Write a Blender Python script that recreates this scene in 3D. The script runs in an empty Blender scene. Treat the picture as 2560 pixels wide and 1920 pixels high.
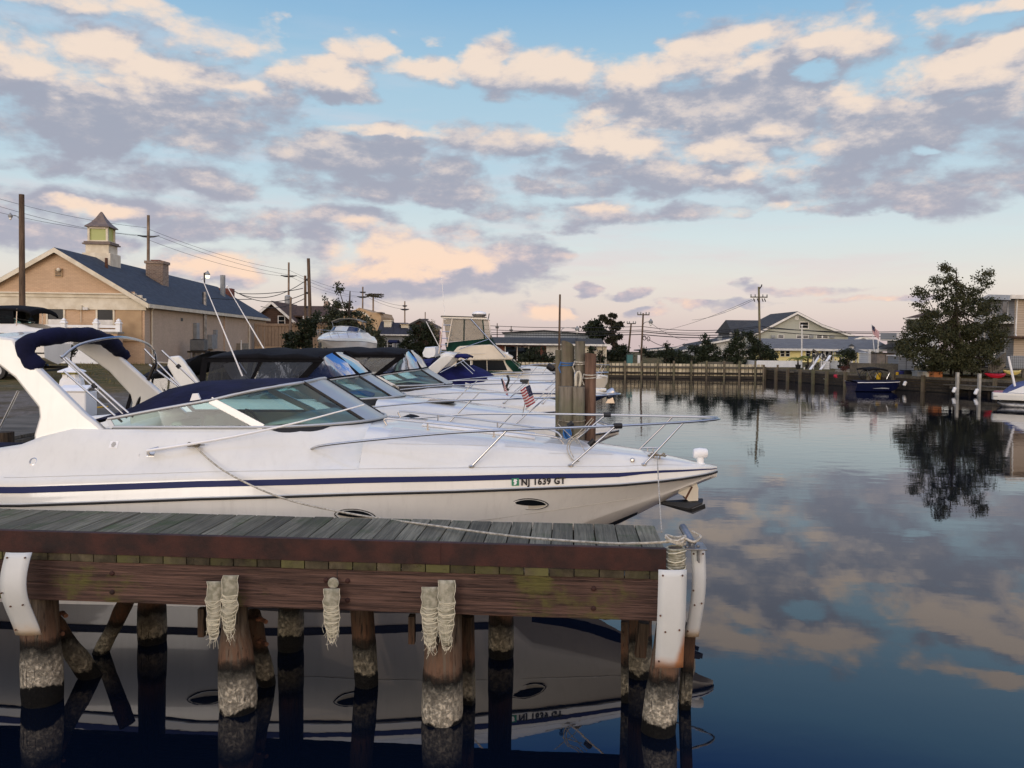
import bpy, bmesh, math, random
from mathutils import Vector, Matrix, noise as mnoise
R = math.radians
random.seed(7)
S = bpy.context.scene
COL = S.collection
# ------------------------------------------------------------------ camera
FPX, PITCH, ROLL, EYE = 2009.0, 0.030, 0.010, 3.0
_shift = (math.tan(PITCH) - (960-850)/FPX) * FPX/2560
_F = Vector((0, math.cos(PITCH), -math.sin(PITCH))); _U0 = Vector((0, math.sin(PITCH), math.cos(PITCH))); _R0 = Vector((1, 0, 0))
_Rt = math.cos(ROLL)*_R0 + math.sin(ROLL)*_U0; _Up = -math.sin(ROLL)*_R0 + math.cos(ROLL)*_U0
cam = bpy.data.cameras.new('camera'); co = bpy.data.objects.new('camera', cam); COL.objects.link(co)
cam.sensor_width = 36.0; cam.lens = FPX/2560*36; cam.shift_y = _shift; cam.clip_start = 0.1; cam.clip_end = 20000
co.matrix_world = Matrix(((_Rt.x, _Up.x, -_F.x, 0), (_Rt.y, _Up.y, -_F.y, 0), (_Rt.z, _Up.z, -_F.z, EYE), (0, 0, 0, 1)))
S.camera = co
def ray(px, py):
    u = (px-1280)/FPX; v = (960-py)/FPX + _shift*2560/FPX
    return _F + _Rt*u + _Up*v
def P(px, py, Y):            # point on the sight line of a photo pixel at distance Y in front of the eye
    d = ray(px, py); return Vector((0, 0, EYE)) + d*(Y/d.y)
def G(px, py, z):            # point where that sight line meets the height z
    d = ray(px, py); return Vector((0, 0, EYE)) + d*((z-EYE)/d.z)
# ------------------------------------------------------------------ render
S.render.engine = 'CYCLES'
S.cycles.use_denoising = True
S.cycles.max_bounces = 8; S.cycles.transparent_max_bounces = 16
S.cycles.caustics_reflective = False; S.cycles.caustics_refractive = False
S.view_settings.view_transform = 'Standard'; S.view_settings.look = 'None'
S.view_settings.exposure = 0.10; S.view_settings.gamma = 1.0
# ------------------------------------------------------------------ light
SUN_EL, SUN_AZ = R(9), R(205)           # behind the camera, low, slightly left
sl = bpy.data.lights.new('sun', 'SUN'); sl.energy = 0.75; sl.angle = R(25); sl.color = (1.0, 0.95, 0.89)
so = bpy.data.objects.new('sun', sl); COL.objects.link(so)
sd = Vector((math.sin(SUN_AZ)*math.cos(SUN_EL), math.cos(SUN_AZ)*math.cos(SUN_EL), math.sin(SUN_EL)))
so.rotation_euler = sd.to_track_quat('Z', 'Y').to_euler()
# ------------------------------------------------------------------ sky
def lin(r, g, b):
    f = lambda c: c/12.92 if c <= 0.04045 else ((c+0.055)/1.055)**2.4
    return (f(r/255), f(g/255), f(b/255), 1.0)
W = bpy.data.worlds.new('World'); S.world = W; W.use_nodes = True
NT = W.node_tree; NT.nodes.clear()
W.cycles.sampling_method = 'MANUAL'; W.cycles.sample_map_resolution = 1024
def nd(nt, t, **k):
    n = nt.nodes.new(t)
    for a, b in k.items(): setattr(n, a, b)
    return n
def mth(nt, op, a, b=None, c=None, clamp=False):
    n = nd(nt, 'ShaderNodeMath', operation=op, use_clamp=clamp)
    for i, v in enumerate((a, b, c)):
        if v is None: continue
        if isinstance(v, (int, float)): n.inputs[i].default_value = v
        else: nt.links.new(v, n.inputs[i])
    return n.outputs[0]
def vmt(nt, op, a, b=None, c=None, out=0):
    n = nd(nt, 'ShaderNodeVectorMath', operation=op)
    for i, v in enumerate((a, b, c)):
        if v is None: continue
        if isinstance(v, (tuple, list)): n.inputs[i].default_value = v
        else: nt.links.new(v, n.inputs[i])
    return n.outputs[out]
def smooth(nt, v, a, b, lo=0.0, hi=1.0):
    n = nd(nt, 'ShaderNodeMapRange', interpolation_type='SMOOTHSTEP')
    nt.links.new(v, n.inputs[0])
    for i, x in enumerate((a, b, lo, hi)): n.inputs[1+i].default_value = x
    return n.outputs[0]
def mixc(nt, f, a, b, mode='MIX'):
    n = nd(nt, 'ShaderNodeMix', data_type='RGBA', blend_type=mode)
    for i, v in ((0, f), (6, a), (7, b)):
        if isinstance(v, (int, float)): n.inputs[i].default_value = v
        elif isinstance(v, tuple): n.inputs[i].default_value = v if len(v) == 4 else (*v, 1)
        else: nt.links.new(v, n.inputs[i])
    return n.outputs[2]
def ramp(nt, f, stops, interp='LINEAR'):
    n = nd(nt, 'ShaderNodeValToRGB'); cr = n.color_ramp; cr.interpolation = interp
    while len(cr.elements) < len(stops): cr.elements.new(0.5)
    for e, (p, c) in zip(cr.elements, stops): e.position = p; e.color = c if len(c) == 4 else (*c, 1)
    nt.links.new(f, n.inputs[0]); return n.outputs[0]
def noi(nt, vec, scale, detail=4, rough=0.5, lac=2.0, dist=0.0, col=False):
    n = nd(nt, 'ShaderNodeTexNoise'); nt.links.new(vec, n.inputs['Vector'])
    n.inputs['Scale'].default_value = scale; n.inputs['Detail'].default_value = detail
    n.inputs['Roughness'].default_value = rough; n.inputs['Lacunarity'].default_value = lac; n.inputs['Distortion'].default_value = dist
    return n.outputs['Color' if col else 'Fac']
def azel(px, py):
    d = ray(px, py).normalized(); return math.degrees(math.atan2(d.x, d.y)), math.degrees(math.asin(d.z))
def sky():
    nt = NT
    geo = nd(nt, 'ShaderNodeNewGeometry')
    sx = nd(nt, 'ShaderNodeSeparateXYZ'); nt.links.new(geo.outputs['Incoming'], sx.inputs[0])
    x, y, z = (mth(nt, 'MULTIPLY', sx.outputs[i], -1.0) for i in range(3))
    az = mth(nt, 'MULTIPLY', mth(nt, 'ARCTAN2', x, y), 57.29578)
    el = mth(nt, 'MULTIPLY', mth(nt, 'ARCSINE', z), 57.29578)
    cb = nd(nt, 'ShaderNodeCombineXYZ'); nt.links.new(az, cb.inputs[0]); nt.links.new(el, cb.inputs[1])
    uv = cb.outputs[0]
    dirv = nd(nt, 'ShaderNodeCombineXYZ')
    for i, v in enumerate((x, y, z)): nt.links.new(v, dirv.inputs[i])
    dirs = vmt(nt, 'MULTIPLY', dirv.outputs[0], (1, 1, 2.1))
    # clear sky: Nishita dusk under a gradient by elevation
    e01 = mth(nt, 'DIVIDE', el, 90.0, clamp=True)
    clear = ramp(nt, e01, [(0, lin(208, 188, 188)), (0.022, lin(225, 209, 202)), (0.045, lin(228, 222, 214)), (0.078, lin(212, 224, 226)),
                           (0.13, lin(186, 211, 225)), (0.20, lin(164, 199, 221)), (0.265, lin(126, 175, 215)), (0.31, lin(58, 108, 190)), (0.42, lin(70, 122, 196)), (1.0, lin(96, 140, 200))])
    st = nd(nt, 'ShaderNodeTexSky', sky_type='NISHITA', sun_disc=False, sun_elevation=SUN_EL, sun_rotation=SUN_AZ)
    nish = vmt(nt, 'SCALE', st.outputs[0]); nt.nodes[-1].inputs['Scale'].default_value = 0.07
    clear = mixc(nt, 0.08, clear, nish)
    # cloud masses by direction (az, el degrees); given as photo pixels, so they stand where the photo shows them
    def field(uvs, blobs, scale=1.0):
        acc = None
        for b in blobs:
            px, py, rx, ry = b[:4]; amp = b[4] if len(b) > 4 else 1.0
            a, e = azel(px, py); sx_, sy_ = rx*0.0265*scale, ry*0.0265*scale
            v = vmt(nt, 'MULTIPLY_ADD', uvs, (1/sx_, 1/sy_, 0), (-a/sx_, -e/sy_, 0))
            d = vmt(nt, 'DOT_PRODUCT', v, v, out=1)
            f = mth(nt, 'MULTIPLY_ADD', d, -abs(amp), amp) if amp > 0 else mth(nt, 'MULTIPLY_ADD', d, abs(amp), amp)
            if acc is None: acc = f
            elif amp > 0:
                acc = mth(nt, 'SMOOTH_MAX', acc, f, 0.35)
            else:
                acc = mth(nt, 'SMOOTH_MIN', acc, mth(nt, 'MAXIMUM', f, amp), 0.2) if False else mth(nt, 'ADD', acc, mth(nt, 'MINIMUM', f, 0.0))
        return acc
    w1 = noi(nt, dirs, 7.0, 5, 0.6, col=True)
    uvw = vmt(nt, 'ADD', uv, vmt(nt, 'MULTIPLY', vmt(nt, 'SUBTRACT', w1, (0.5, 0.5, 0.5)), (7.0, 3.6, 0)))
    D = field(uvw, BLOBS); L = field(uvw, LIT)
    D2 = field(vmt(nt, 'ADD', uvw, (0.15, 1.1, 0)), BLOBS[:55])
    T = smooth(nt, mth(nt, 'SUBTRACT', mth(nt, 'MAXIMUM', D, -2.5), mth(nt, 'MAXIMUM', D2, -2.5)), -0.75, 1.0)
    def puff(p, det):
        a = noi(nt, p, 9.0, det, 0.60, dist=0.2)
        v = nd(nt, 'ShaderNodeTexVoronoi', feature='F1'); v.inputs['Scale'].default_value = 15.0; v.inputs['Detail'].default_value = 0.6; v.inputs['Roughness'].default_value = 0.5
        nt.links.new(vmt(nt, 'ADD', p, vmt(nt, 'MULTIPLY', vmt(nt, 'SUBTRACT', w1, (0.5, 0.5, 0.5)), (.14, .14, .14))), v.inputs['Vector'])
        return mth(nt, 'ADD', mth(nt, 'MULTIPLY', a, 0.80), mth(nt, 'MULTIPLY_ADD', v.outputs['Distance'], -0.30, 0.24))
    n1 = puff(dirs, 8)
    up = vmt(nt, 'ADD', dirs, (0.006, 0.0, 0.040))
    n2 = puff(up, 5)
    # the rest of the sky (outside the photo) carries looser clouds
    vis = smooth(nt, mth(nt, 'ABSOLUTE', az), 36, 55)
    hi = smooth(nt, el, 34, 46)
    gen = mth(nt, 'MULTIPLY_ADD', noi(nt, dirs, 2.6, 3, 0.5), 4.0, -1.55)
    gen = mth(nt, 'ADD', gen, mth(nt, 'MULTIPLY', mth(nt, 'SUBTRACT', 1.0, mth(nt, 'MAXIMUM', vis, hi)), -3.0))
    D = mth(nt, 'MAXIMUM', mth(nt, 'MAXIMUM', D, -1.6), gen)
    n0 = noi(nt, dirs, 4.2, 3, 0.55)
    raw = mth(nt, 'ADD', mth(nt, 'MULTIPLY', D, 0.85), mth(nt, 'MULTIPLY_ADD', n1, 4.6, -1.90))
    alpha = smooth(nt, raw, -0.34, 0.74)
    shade = mth(nt, 'SUBTRACT', n1, n2)
    thick = smooth(nt, raw, 0.1, 1.9)
    Lm = smooth(nt, L, -1.3, 1.0)
    lit = mth(nt, 'MULTIPLY', Lm, mth(nt, 'MULTIPLY_ADD', T, 0.42, 0.30))
    lit = mth(nt, 'ADD', lit, mth(nt, 'MULTIPLY_ADD', T, 0.34, 0.04))
    lit = mth(nt, 'ADD', lit, mth(nt, 'MULTIPLY', shade, mth(nt, 'MULTIPLY_ADD', Lm, 1.8, 1.0)))
    lit = mth(nt, 'ADD', lit, mth(nt, 'MULTIPLY_ADD', n0, 0.7, -0.37))
    lit = mth(nt, 'ADD', lit, mth(nt, 'MULTIPLY_ADD', noi(nt, dirs, 24.0, 6, 0.65), 1.5, -0.78))
    lit = mth(nt, 'ADD', lit, smooth(nt, L, 0.35, 1.35, 0.0, 0.24))
    lit = smooth(nt, lit, -0.10, 1.12)
    lo = smooth(nt, el, 2.0, 13.0)
    dark = mixc(nt, lo, lin(168, 167, 182), lin(157, 160, 175))
    mid = mixc(nt, lo, lin(208, 191, 193), lin(200, 192, 193))
    bright = mixc(nt, lo, lin(250, 215, 188), lin(239, 218, 200))
    cc = mixc(nt, smooth(nt, lit, 0.0, 0.5), dark, mid)
    cc = mixc(nt, smooth(nt, lit, 0.28, 1.04), cc, bright)
    # thin high veil drawn out along the horizon
    veil = noi(nt, vmt(nt, 'MULTIPLY', dirs, (1, 1, 3.2)), 5.0, 6, 0.6)
    vm = mth(nt, 'MULTIPLY', smooth(nt, veil, 0.44, 0.72), mth(nt, 'MULTIPLY', smooth(nt, el, 1, 5), smooth(nt, mth(nt, 'ADD', el, mth(nt, 'MULTIPLY', az, 0.25)), 22, 6)))
    clear = mixc(nt, mth(nt, 'MULTIPLY', vm, 0.6), clear, mixc(nt, lo, lin(226, 205, 203), lin(205, 205, 214)))
    a2 = mth(nt, 'MULTIPLY', alpha, smooth(nt, el, -1.0, 3.0, 0.35, 0.92))
    skyc = mixc(nt, a2, clear, cc)
    # brighter afterglow behind the camera, and the open sky overhead
    back = mth(nt, 'MULTIPLY', smooth(nt, y, 0.15, -0.8), smooth(nt, el, 75, 5))
    glow = mixc(nt, smooth(nt, el, 3, 40), lin(255, 214, 172), lin(225, 220, 218))
    skyc = mixc(nt, mth(nt, 'MULTIPLY', back, 0.75), skyc, glow)
    gain = mth(nt, 'ADD', mth(nt, 'MULTIPLY_ADD', back, 1.3, 1.0), mth(nt, 'MULTIPLY', smooth(nt, el, 32, 60), 1.1))
    out = vmt(nt, 'SCALE', skyc); nt.links.new(gain, nt.nodes[-1].inputs['Scale'])
    ground = mixc(nt, smooth(nt, el, -5.0, -3.0), lin(70, 72, 78), out)
    bg = nd(nt, 'ShaderNodeBackground'); nt.links.new(ground, bg.inputs[0]); bg.inputs[1].default_value = 1.0
    ow = nd(nt, 'ShaderNodeOutputWorld'); nt.links.new(bg.outputs[0], ow.inputs[0])
BLOBS = [(230, 220, 400, 120), (60, 300, 300, 90), (300, 38, 170, 34, .8), (630, 50, 55, 34, .8), (560, 105, 130, 45), (820, 195, 150, 52), (620, 290, 140, 85),
         (930, 115, 95, 48), (1075, 165, 120, 38), (1235, 150, 60, 55, .9), (1020, 72, 26, 15, .7), (1100, 88, 32, 18, .7), (650, 372, 300, 52), (930, 430, 330, 75),
         (440, 425, 190, 60), (1080, 475, 330, 52), (960, 338, 140, 26, .9), (1200, 355, 210, 52), (150, 345, 220, 50), (90, 425, 150, 26, .8), (320, 520, 300, 40, .8),
         (620, 565, 320, 40, .8), (980, 655, 300, 105, 1.2), (1250, 665, 130, 70), (480, 665, 170, 45), (800, 545, 250, 35, .8), (120, 590, 200, 40, .8), (1340, 465, 200, 32, .9),
         (1400, 190, 190, 72), (1640, 190, 260, 75), (1900, 165, 210, 110), (2090, 130, 140, 85), (2400, 205, 280, 80), (2530, 180, 100, 85),
         (1960, 300, 520, 95), (2330, 330, 340, 150), (1700, 270, 280, 70), (1560, 345, 190, 48), (1890, 375, 200, 50), (1780, 430, 450, 52), (2200, 480, 340, 52),
         (1430, 545, 210, 42), (1840, 520, 170, 32), (2150, 528, 200, 24), (2540, 430, 130, 80), (1130, 610, 130, 30, .7),
         (1560, 735, 58, 14, .9), (1465, 722, 24, 17, .9), (1860, 724, 44, 13, .9), (2010, 730, 170, 13, .8), (1820, 762, 130, 10, .7), (1625, 780, 60, 12, .8), (2230, 752, 150, 8, .7),
         (2420, 30, 110, 22, .7), (2530, 18, 90, 24, .7), (2330, 90, 40, 20, .6), (1360, 780, 90, 30, .6), (2062, 182, 62, 30, -1.6), (2335, 352, 40, 15, -1.2)]
LIT = [(230, 165, 380, 50, .9), (330, 38, 200, 36), (640, 55, 90, 40), (570, 110, 150, 38), (820, 175, 150, 36), (930, 115, 100, 45), (1075, 165, 130, 36),
       (1235, 140, 70, 60), (1040, 80, 90, 24), (960, 335, 120, 18, .8), (900, 625, 110, 60, .7), (1060, 655, 120, 50, 1.5), (1190, 650, 70, 40), (230, 510, 80, 16, .8),
       (1400, 165, 180, 48, 1.1), (1640, 165, 260, 52, 1.1), (1850, 145, 130, 50), (2080, 95, 130, 48, .9), (2380, 200, 270, 56, 1.35), (2530, 165, 90, 66, 1.5),
       (1555, 335, 190, 46, 1.6), (1890, 370, 200, 50, 1.7), (2385, 380, 60, 18), (1960, 520, 90, 18, .6), (1380, 780, 110, 30, .9), (480, 655, 150, 30, .6), (2480, 30, 160, 30, .7),
       (1450, 510, 150, 16, .5)]
sky()
# ------------------------------------------------------------------ materials
MATS = {}
def mat(name, col, rough=0.6, metal=0.0, spec=0.5, col2=None, nscale=3.0, nstretch=(1, 1, 1), ndetail=5, npow=(0.35, 0.65), bump=0.0, bscale=None, bdist=0.02, coat=0.0, obj=True):
    """Principled surface whose colour wanders between two tones, with optional grain bump."""
    if name in MATS: return MATS[name]
    m = bpy.data.materials.new(name); m.use_nodes = True; nt = m.node_tree; b = nt.nodes['Principled BSDF']
    c = lin(*col)
    b.inputs['Roughness'].default_value = rough; b.inputs['Metallic'].default_value = metal
    b.inputs['Specular IOR Level'].default_value = spec; b.inputs['Coat Weight'].default_value = coat
    tc = nd(nt, 'ShaderNodeTexCoord'); v = vmt(nt, 'MULTIPLY', tc.outputs['Object'], nstretch)
    if col2 is not None:
        f = smooth(nt, noi(nt, v, nscale, ndetail, 0.6), *npow)
        nt.links.new(mixc(nt, f, c, lin(*col2)), b.inputs['Base Color'])
    else:
        f = noi(nt, v, nscale, ndetail, 0.6)
        k = mth(nt, 'MULTIPLY_ADD', f, 0.24, 0.88)
        s = vmt(nt, 'SCALE', nd(nt, 'ShaderNodeRGB').outputs[0]); nt.nodes[-2].outputs[0].default_value = c
        nt.links.new(k, nt.nodes[-1].inputs['Scale']); nt.links.new(s, b.inputs['Base Color'])
    if bump:
        bn = nd(nt, 'ShaderNodeBump'); bn.inputs['Strength'].default_value = bump; bn.inputs['Distance'].default_value = bdist
        nt.links.new(noi(nt, v, bscale or nscale*4, 5, 0.6), bn.inputs['Height']); nt.links.new(bn.outputs[0], b.inputs['Normal'])
    MATS[name] = m; m['nt'] = 1
    return m
def bsdf(m): return m.node_tree.nodes['Principled BSDF']
def glass(name, tint, rough=0.02, fac=1.0, wav=0.0, body=None, bw=0.0):
    """Clear or tinted sheet: light passes straight through the tint, and the sky glances off it."""
    if name in MATS: return MATS[name]
    m = bpy.data.materials.new(name); m.use_nodes = True; nt = m.node_tree; nt.nodes.clear()
    o = nd(nt, 'ShaderNodeOutputMaterial'); t = nd(nt, 'ShaderNodeBsdfTransparent'); t.inputs[0].default_value = lin(*tint)
    g = nd(nt, 'ShaderNodeBsdfGlossy'); g.inputs['Roughness'].default_value = rough
    fr = nd(nt, 'ShaderNodeFresnel'); fr.inputs[0].default_value = 1.5
    if wav:
        tc = nd(nt, 'ShaderNodeTexCoord'); bn = nd(nt, 'ShaderNodeBump'); bn.inputs['Strength'].default_value = wav; bn.inputs['Distance'].default_value = 0.05
        nt.links.new(noi(nt, vmt(nt, 'MULTIPLY', tc.outputs['Object'], (3.0, 1.0, 1.2)), 2.2, 2, 0.5, dist=1.0), bn.inputs['Height'])
        nt.links.new(bn.outputs[0], g.inputs['Normal']); nt.links.new(bn.outputs[0], fr.inputs['Normal'])
    base = t.outputs[0]
    if body:
        d = nd(nt, 'ShaderNodeBsdfDiffuse'); d.inputs[0].default_value = lin(*body)
        mb = nd(nt, 'ShaderNodeMixShader'); mb.inputs[0].default_value = bw; nt.links.new(base, mb.inputs[1]); nt.links.new(d.outputs[0], mb.inputs[2]); base = mb.outputs[0]
    mx = nd(nt, 'ShaderNodeMixShader'); nt.links.new(mth(nt, 'MULTIPLY', fr.outputs[0], fac, clamp=True), mx.inputs[0])
    nt.links.new(base, mx.inputs[1]); nt.links.new(g.outputs[0], mx.inputs[2]); nt.links.new(mx.outputs[0], o.inputs[0])
    MATS[name] = m; return m
def emis(name, col, s=1.0):
    if name in MATS: return MATS[name]
    m = bpy.data.materials.new(name); m.use_nodes = True; b = bsdf(m)
    b.inputs['Base Color'].default_value = lin(*col); b.inputs['Emission Color'].default_value = lin(*col); b.inputs['Emission Strength'].default_value = s
    MATS[name] = m; return m
# ------------------------------------------------------------------ mesh collecting
class MB:
    def __init__(self): self.bm = bmesh.new()
    def v(self, p): return self.bm.verts.new(p)
    def face(self, pts):
        vs = [self.v(p) for p in pts]
        try: return self.bm.faces.new(vs)
        except ValueError: return None
    def box(self, c, s, rz=0.0, ax=None):
        """box centred at c, full sizes s, turned rz about z (or given axes)"""
        M = ax if ax is not None else Matrix.Rotation(rz, 3, 'Z')
        c = Vector(c); vs = [self.v(c + M @ Vector((((i & 1)-.5)*s[0], ((i >> 1 & 1)-.5)*s[1], ((i >> 2 & 1)-.5)*s[2]))) for i in range(8)]
        for f in ((0, 2, 3, 1), (4, 5, 7, 6), (0, 1, 5, 4), (2, 6, 7, 3), (0, 4, 6, 2), (1, 3, 7, 5)): self.bm.faces.new([vs[i] for i in f])
        return self
    def box2(self, a, b): 
        a, b = Vector(a), Vector(b); return self.box((a+b)/2, [abs(x) for x in (b-a)])
    def bar(self, p, q, w, h, up=(0, 0, 1)):
        """rectangular bar from p to q, w wide and h along up"""
        p, q = Vector(p), Vector(q); d = (q-p); L = d.length; d.normalize(); u = Vector(up); s = d.cross(u)
        if s.length < 1e-5: s = d.cross(Vector((1, 0, 0)))
        s.normalize(); u = s.cross(d); M = Matrix((d, s, u)).transposed()
        return self.box((p+q)/2, (L, w, h), ax=M)
    def tube(self, pts, r, n=8, cap=True, closed=False):
        pts = [Vector(p) for p in pts]; N = len(pts); rr = r if isinstance(r, (list, tuple)) else [r]*N
        rings = []; prev = None
        for i, p in enumerate(pts):
            if closed: t = (pts[(i+1) % N]-pts[i-1])
            else: t = pts[min(i+1, N-1)]-pts[max(i-1, 0)]
            if t.length < 1e-9: t = Vector((0, 0, 1))
            t.normalize()
            if prev is None:
                a = Vector((0, 0, 1)) if abs(t.z) < 0.9 else Vector((1, 0, 0)); u = a.cross(t).normalized()
            else:
                u = prev - t*prev.dot(t)
                u = u.normalized() if u.length > 1e-6 else t.orthogonal().normalized()
            prev = u; w = t.cross(u)
            rings.append([self.v(p + (u*math.cos(2*math.pi*k/n)+w*math.sin(2*math.pi*k/n))*rr[i]) for k in range(n)])
        m = N if closed else N-1
        for i in range(m):
            a, b = rings[i], rings[(i+1) % N]
            for k in range(n): self.bm.faces.new((a[k], a[(k+1) % n], b[(k+1) % n], b[k]))
        if cap and not closed:
            self.bm.faces.new(rings[0][::-1]); self.bm.faces.new(rings[-1])
        return self
    def lathe(self, prof, c=(0, 0, 0), n=16, ax=None):
        """profile of (radius, height) turned about the local z axis"""
        c = Vector(c); M = ax if ax is not None else Matrix.Identity(3); rings = []
        for r, z in prof: rings.append([self.v(c + M @ Vector((r*math.cos(2*math.pi*k/n), r*math.sin(2*math.pi*k/n), z))) for k in range(n)])
        for a, b in zip(rings, rings[1:]):
            for k in range(n): self.bm.faces.new((a[k], a[(k+1) % n], b[(k+1) % n], b[k]))
        self.bm.faces.new(rings[0][::-1]); self.bm.faces.new(rings[-1]); return self
    def loft(self, rings, closed=False, cap=False, flip=False):
        """quads between successive rows of equally many points"""
        vv = [[self.v(p) for p in r] for r in rings]; n = len(vv[0])
        for a, b in zip(vv, vv[1:]):
            for k in range(n if closed else n-1):
                q = (a[k], b[k], b[(k+1) % n], a[(k+1) % n]) if flip else (a[k], a[(k+1) % n], b[(k+1) % n], b[k])
                self.bm.faces.new(q)
        if cap: self.bm.faces.new(vv[0][::-1]); self.bm.faces.new(vv[-1])
        return self
    def prism(self, pts, off):
        """flat outline given thickness by a sweep along off"""
        off = Vector(off); a = [self.v(p) for p in pts]; b = [self.v(Vector(p)+off) for p in pts]; n = len(a)
        self.bm.faces.new(a[::-1]); self.bm.faces.new(b)
        for k in range(n): self.bm.faces.new((a[k], a[(k+1) % n], b[(k+1) % n], b[k]))
        return self
    def sheet(self, pts, t):
        """planar polygon as a thin slab of thickness t behind its face"""
        pts = [Vector(p) for p in pts]; nrm = (pts[1]-pts[0]).cross(pts[2]-pts[0]).normalized()
        return self.prism(pts, -nrm*t)
    def ball(self, c, r, n=10, sz=(1, 1, 1)):
        c = Vector(c); m = max(4, n//2)
        prof = [(math.sin(math.pi*i/m)*r, -math.cos(math.pi*i/m)*r) for i in range(1, m)]
        M = Matrix.Diagonal(Vector(sz)); return self.lathe([(r*0.02, -r)]+prof+[(r*0.02, r)], c, n, ax=M)
    def build(self, name, m, parent=None, smooth=False, bevel=0.0, solid=0.0, local=False, sub=0, auto=None):
        bm = self.bm; bmesh.ops.recalc_face_normals(bm, faces=bm.faces[:])
        if parent is not None and not local: bm.transform(WM[parent.name].inverted())
        me = bpy.data.meshes.new(name); bm.to_mesh(me); bm.free(); me.materials.append(MATS[m] if isinstance(m, str) else m)
        o = bpy.data.objects.new(name, me); COL.objects.link(o)
        if parent is not None:
            o.parent = parent; WM[o.name] = WM[parent.name].copy()
        else: WM[o.name] = Matrix.Identity(4)
        if smooth:
            me.polygons.foreach_set('use_smooth', [True]*len(me.polygons))
            try: me.set_sharp_from_angle(angle=R(auto or 40))
            except Exception: pass
        if solid: md = o.modifiers.new('thickness', 'SOLIDIFY'); md.thickness = solid; md.offset = 0
        if bevel: md = o.modifiers.new('bevel', 'BEVEL'); md.width = bevel; md.segments = 2; md.limit_method = 'ANGLE'; md.angle_limit = R(35)
        if sub: md = o.modifiers.new('subdivision', 'SUBSURF'); md.levels = sub; md.render_levels = sub
        return o
WM = {}
def tag(o, label=None, cat=None, group=None, kind=None):
    for k, v in (('label', label), ('category', cat), ('group', group), ('kind', kind)):
        if v: o[k] = v
    return o
def empty(name, loc, rz=0.0, label=None, cat=None, group=None):
    o = bpy.data.objects.new(name, None); COL.objects.link(o); o.location = loc; o.rotation_euler = (0, 0, rz); o.empty_display_size = 0.3
    WM[o.name] = Matrix.Translation(Vector(loc)) @ Matrix.Rotation(rz, 4, 'Z')
    return tag(o, label, cat, group)
def solo(mb, name, m, base, label, cat, group=None, **k):
    """a thing that is one mesh, its origin set at its base"""
    bm = mb.bm; bm.transform(Matrix.Translation(-Vector(base)))
    o = mb.build(name, m, None, **k); o.location = base; WM[o.name] = Matrix.Translation(Vector(base))
    return tag(o, label, cat, group)
def copy_tree(o, parent=None):
    c = o.copy(); COL.objects.link(c)
    if parent is not None: c.parent = parent
    for ch in list(o.children): copy_tree(ch, c)
    return c
def lerp(a, b, t): return a+(b-a)*t
def interp(tab, x):
    """piecewise smooth lookup in [(x, y...), ...] sorted by x"""
    if x <= tab[0][0]: return tab[0][1:] if len(tab[0]) > 2 else tab[0][1]
    for a, b in zip(tab, tab[1:]):
        if x <= b[0]:
            t = (x-a[0])/(b[0]-a[0])
            r = [lerp(p, q, t) for p, q in zip(a[1:], b[1:])]
            return r if len(r) > 1 else r[0]
    return tab[-1][1:] if len(tab[-1]) > 2 else tab[-1][1]
def crv(pts, n=6):
    """Catmull-Rom through points"""
    pts = [Vector(p) for p in pts]; out = []
    for i in range(len(pts)-1):
        p0 = pts[max(i-1, 0)]; p1 = pts[i]; p2 = pts[i+1]; p3 = pts[min(i+2, len(pts)-1)]
        for k in range(n):
            t = k/n; out.append(0.5*((2*p1)+(p2-p0)*t+(2*p0-5*p1+4*p2-p3)*t*t+(3*p1-p0-3*p2+p3)*t*t*t))
    return out+[pts[-1]]
def sagline(a, b, sag, n=16):
    a, b = Vector(a), Vector(b); return [a.lerp(b, i/n)-Vector((0, 0, sag*4*(i/n)*(1-i/n))) for i in range(n+1)]
def text_mesh(body, size, loc, ax, name, m, parent, depth=0.002, align='CENTER', sx=1.0, bold=0.0):
    """lettering as a mesh lying in the plane spanned by ax columns (right, up, out)"""
    cu = bpy.data.curves.new(name, 'FONT'); cu.body = body; cu.size = size; cu.extrude = depth/2; cu.align_x = align; cu.align_y = 'CENTER'; cu.space_character = 1.12; cu.offset = bold
    cu.resolution_u = 3
    ob = bpy.data.objects.new(name+'_tmp', cu); COL.objects.link(ob); dg = bpy.context.evaluated_depsgraph_get(); dg.update()
    me = bpy.data.meshes.new_from_object(ob.evaluated_get(dg)); bpy.data.objects.remove(ob); bpy.data.curves.remove(cu)
    mb = MB(); mb.bm.from_mesh(me); bpy.data.meshes.remove(me)
    M = Matrix.Translation(Vector(loc)) @ ax.to_4x4() @ Matrix.Diagonal((sx, 1, 1, 1)); mb.bm.transform(M)
    return mb.build(name, m, parent, local=True)
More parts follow.
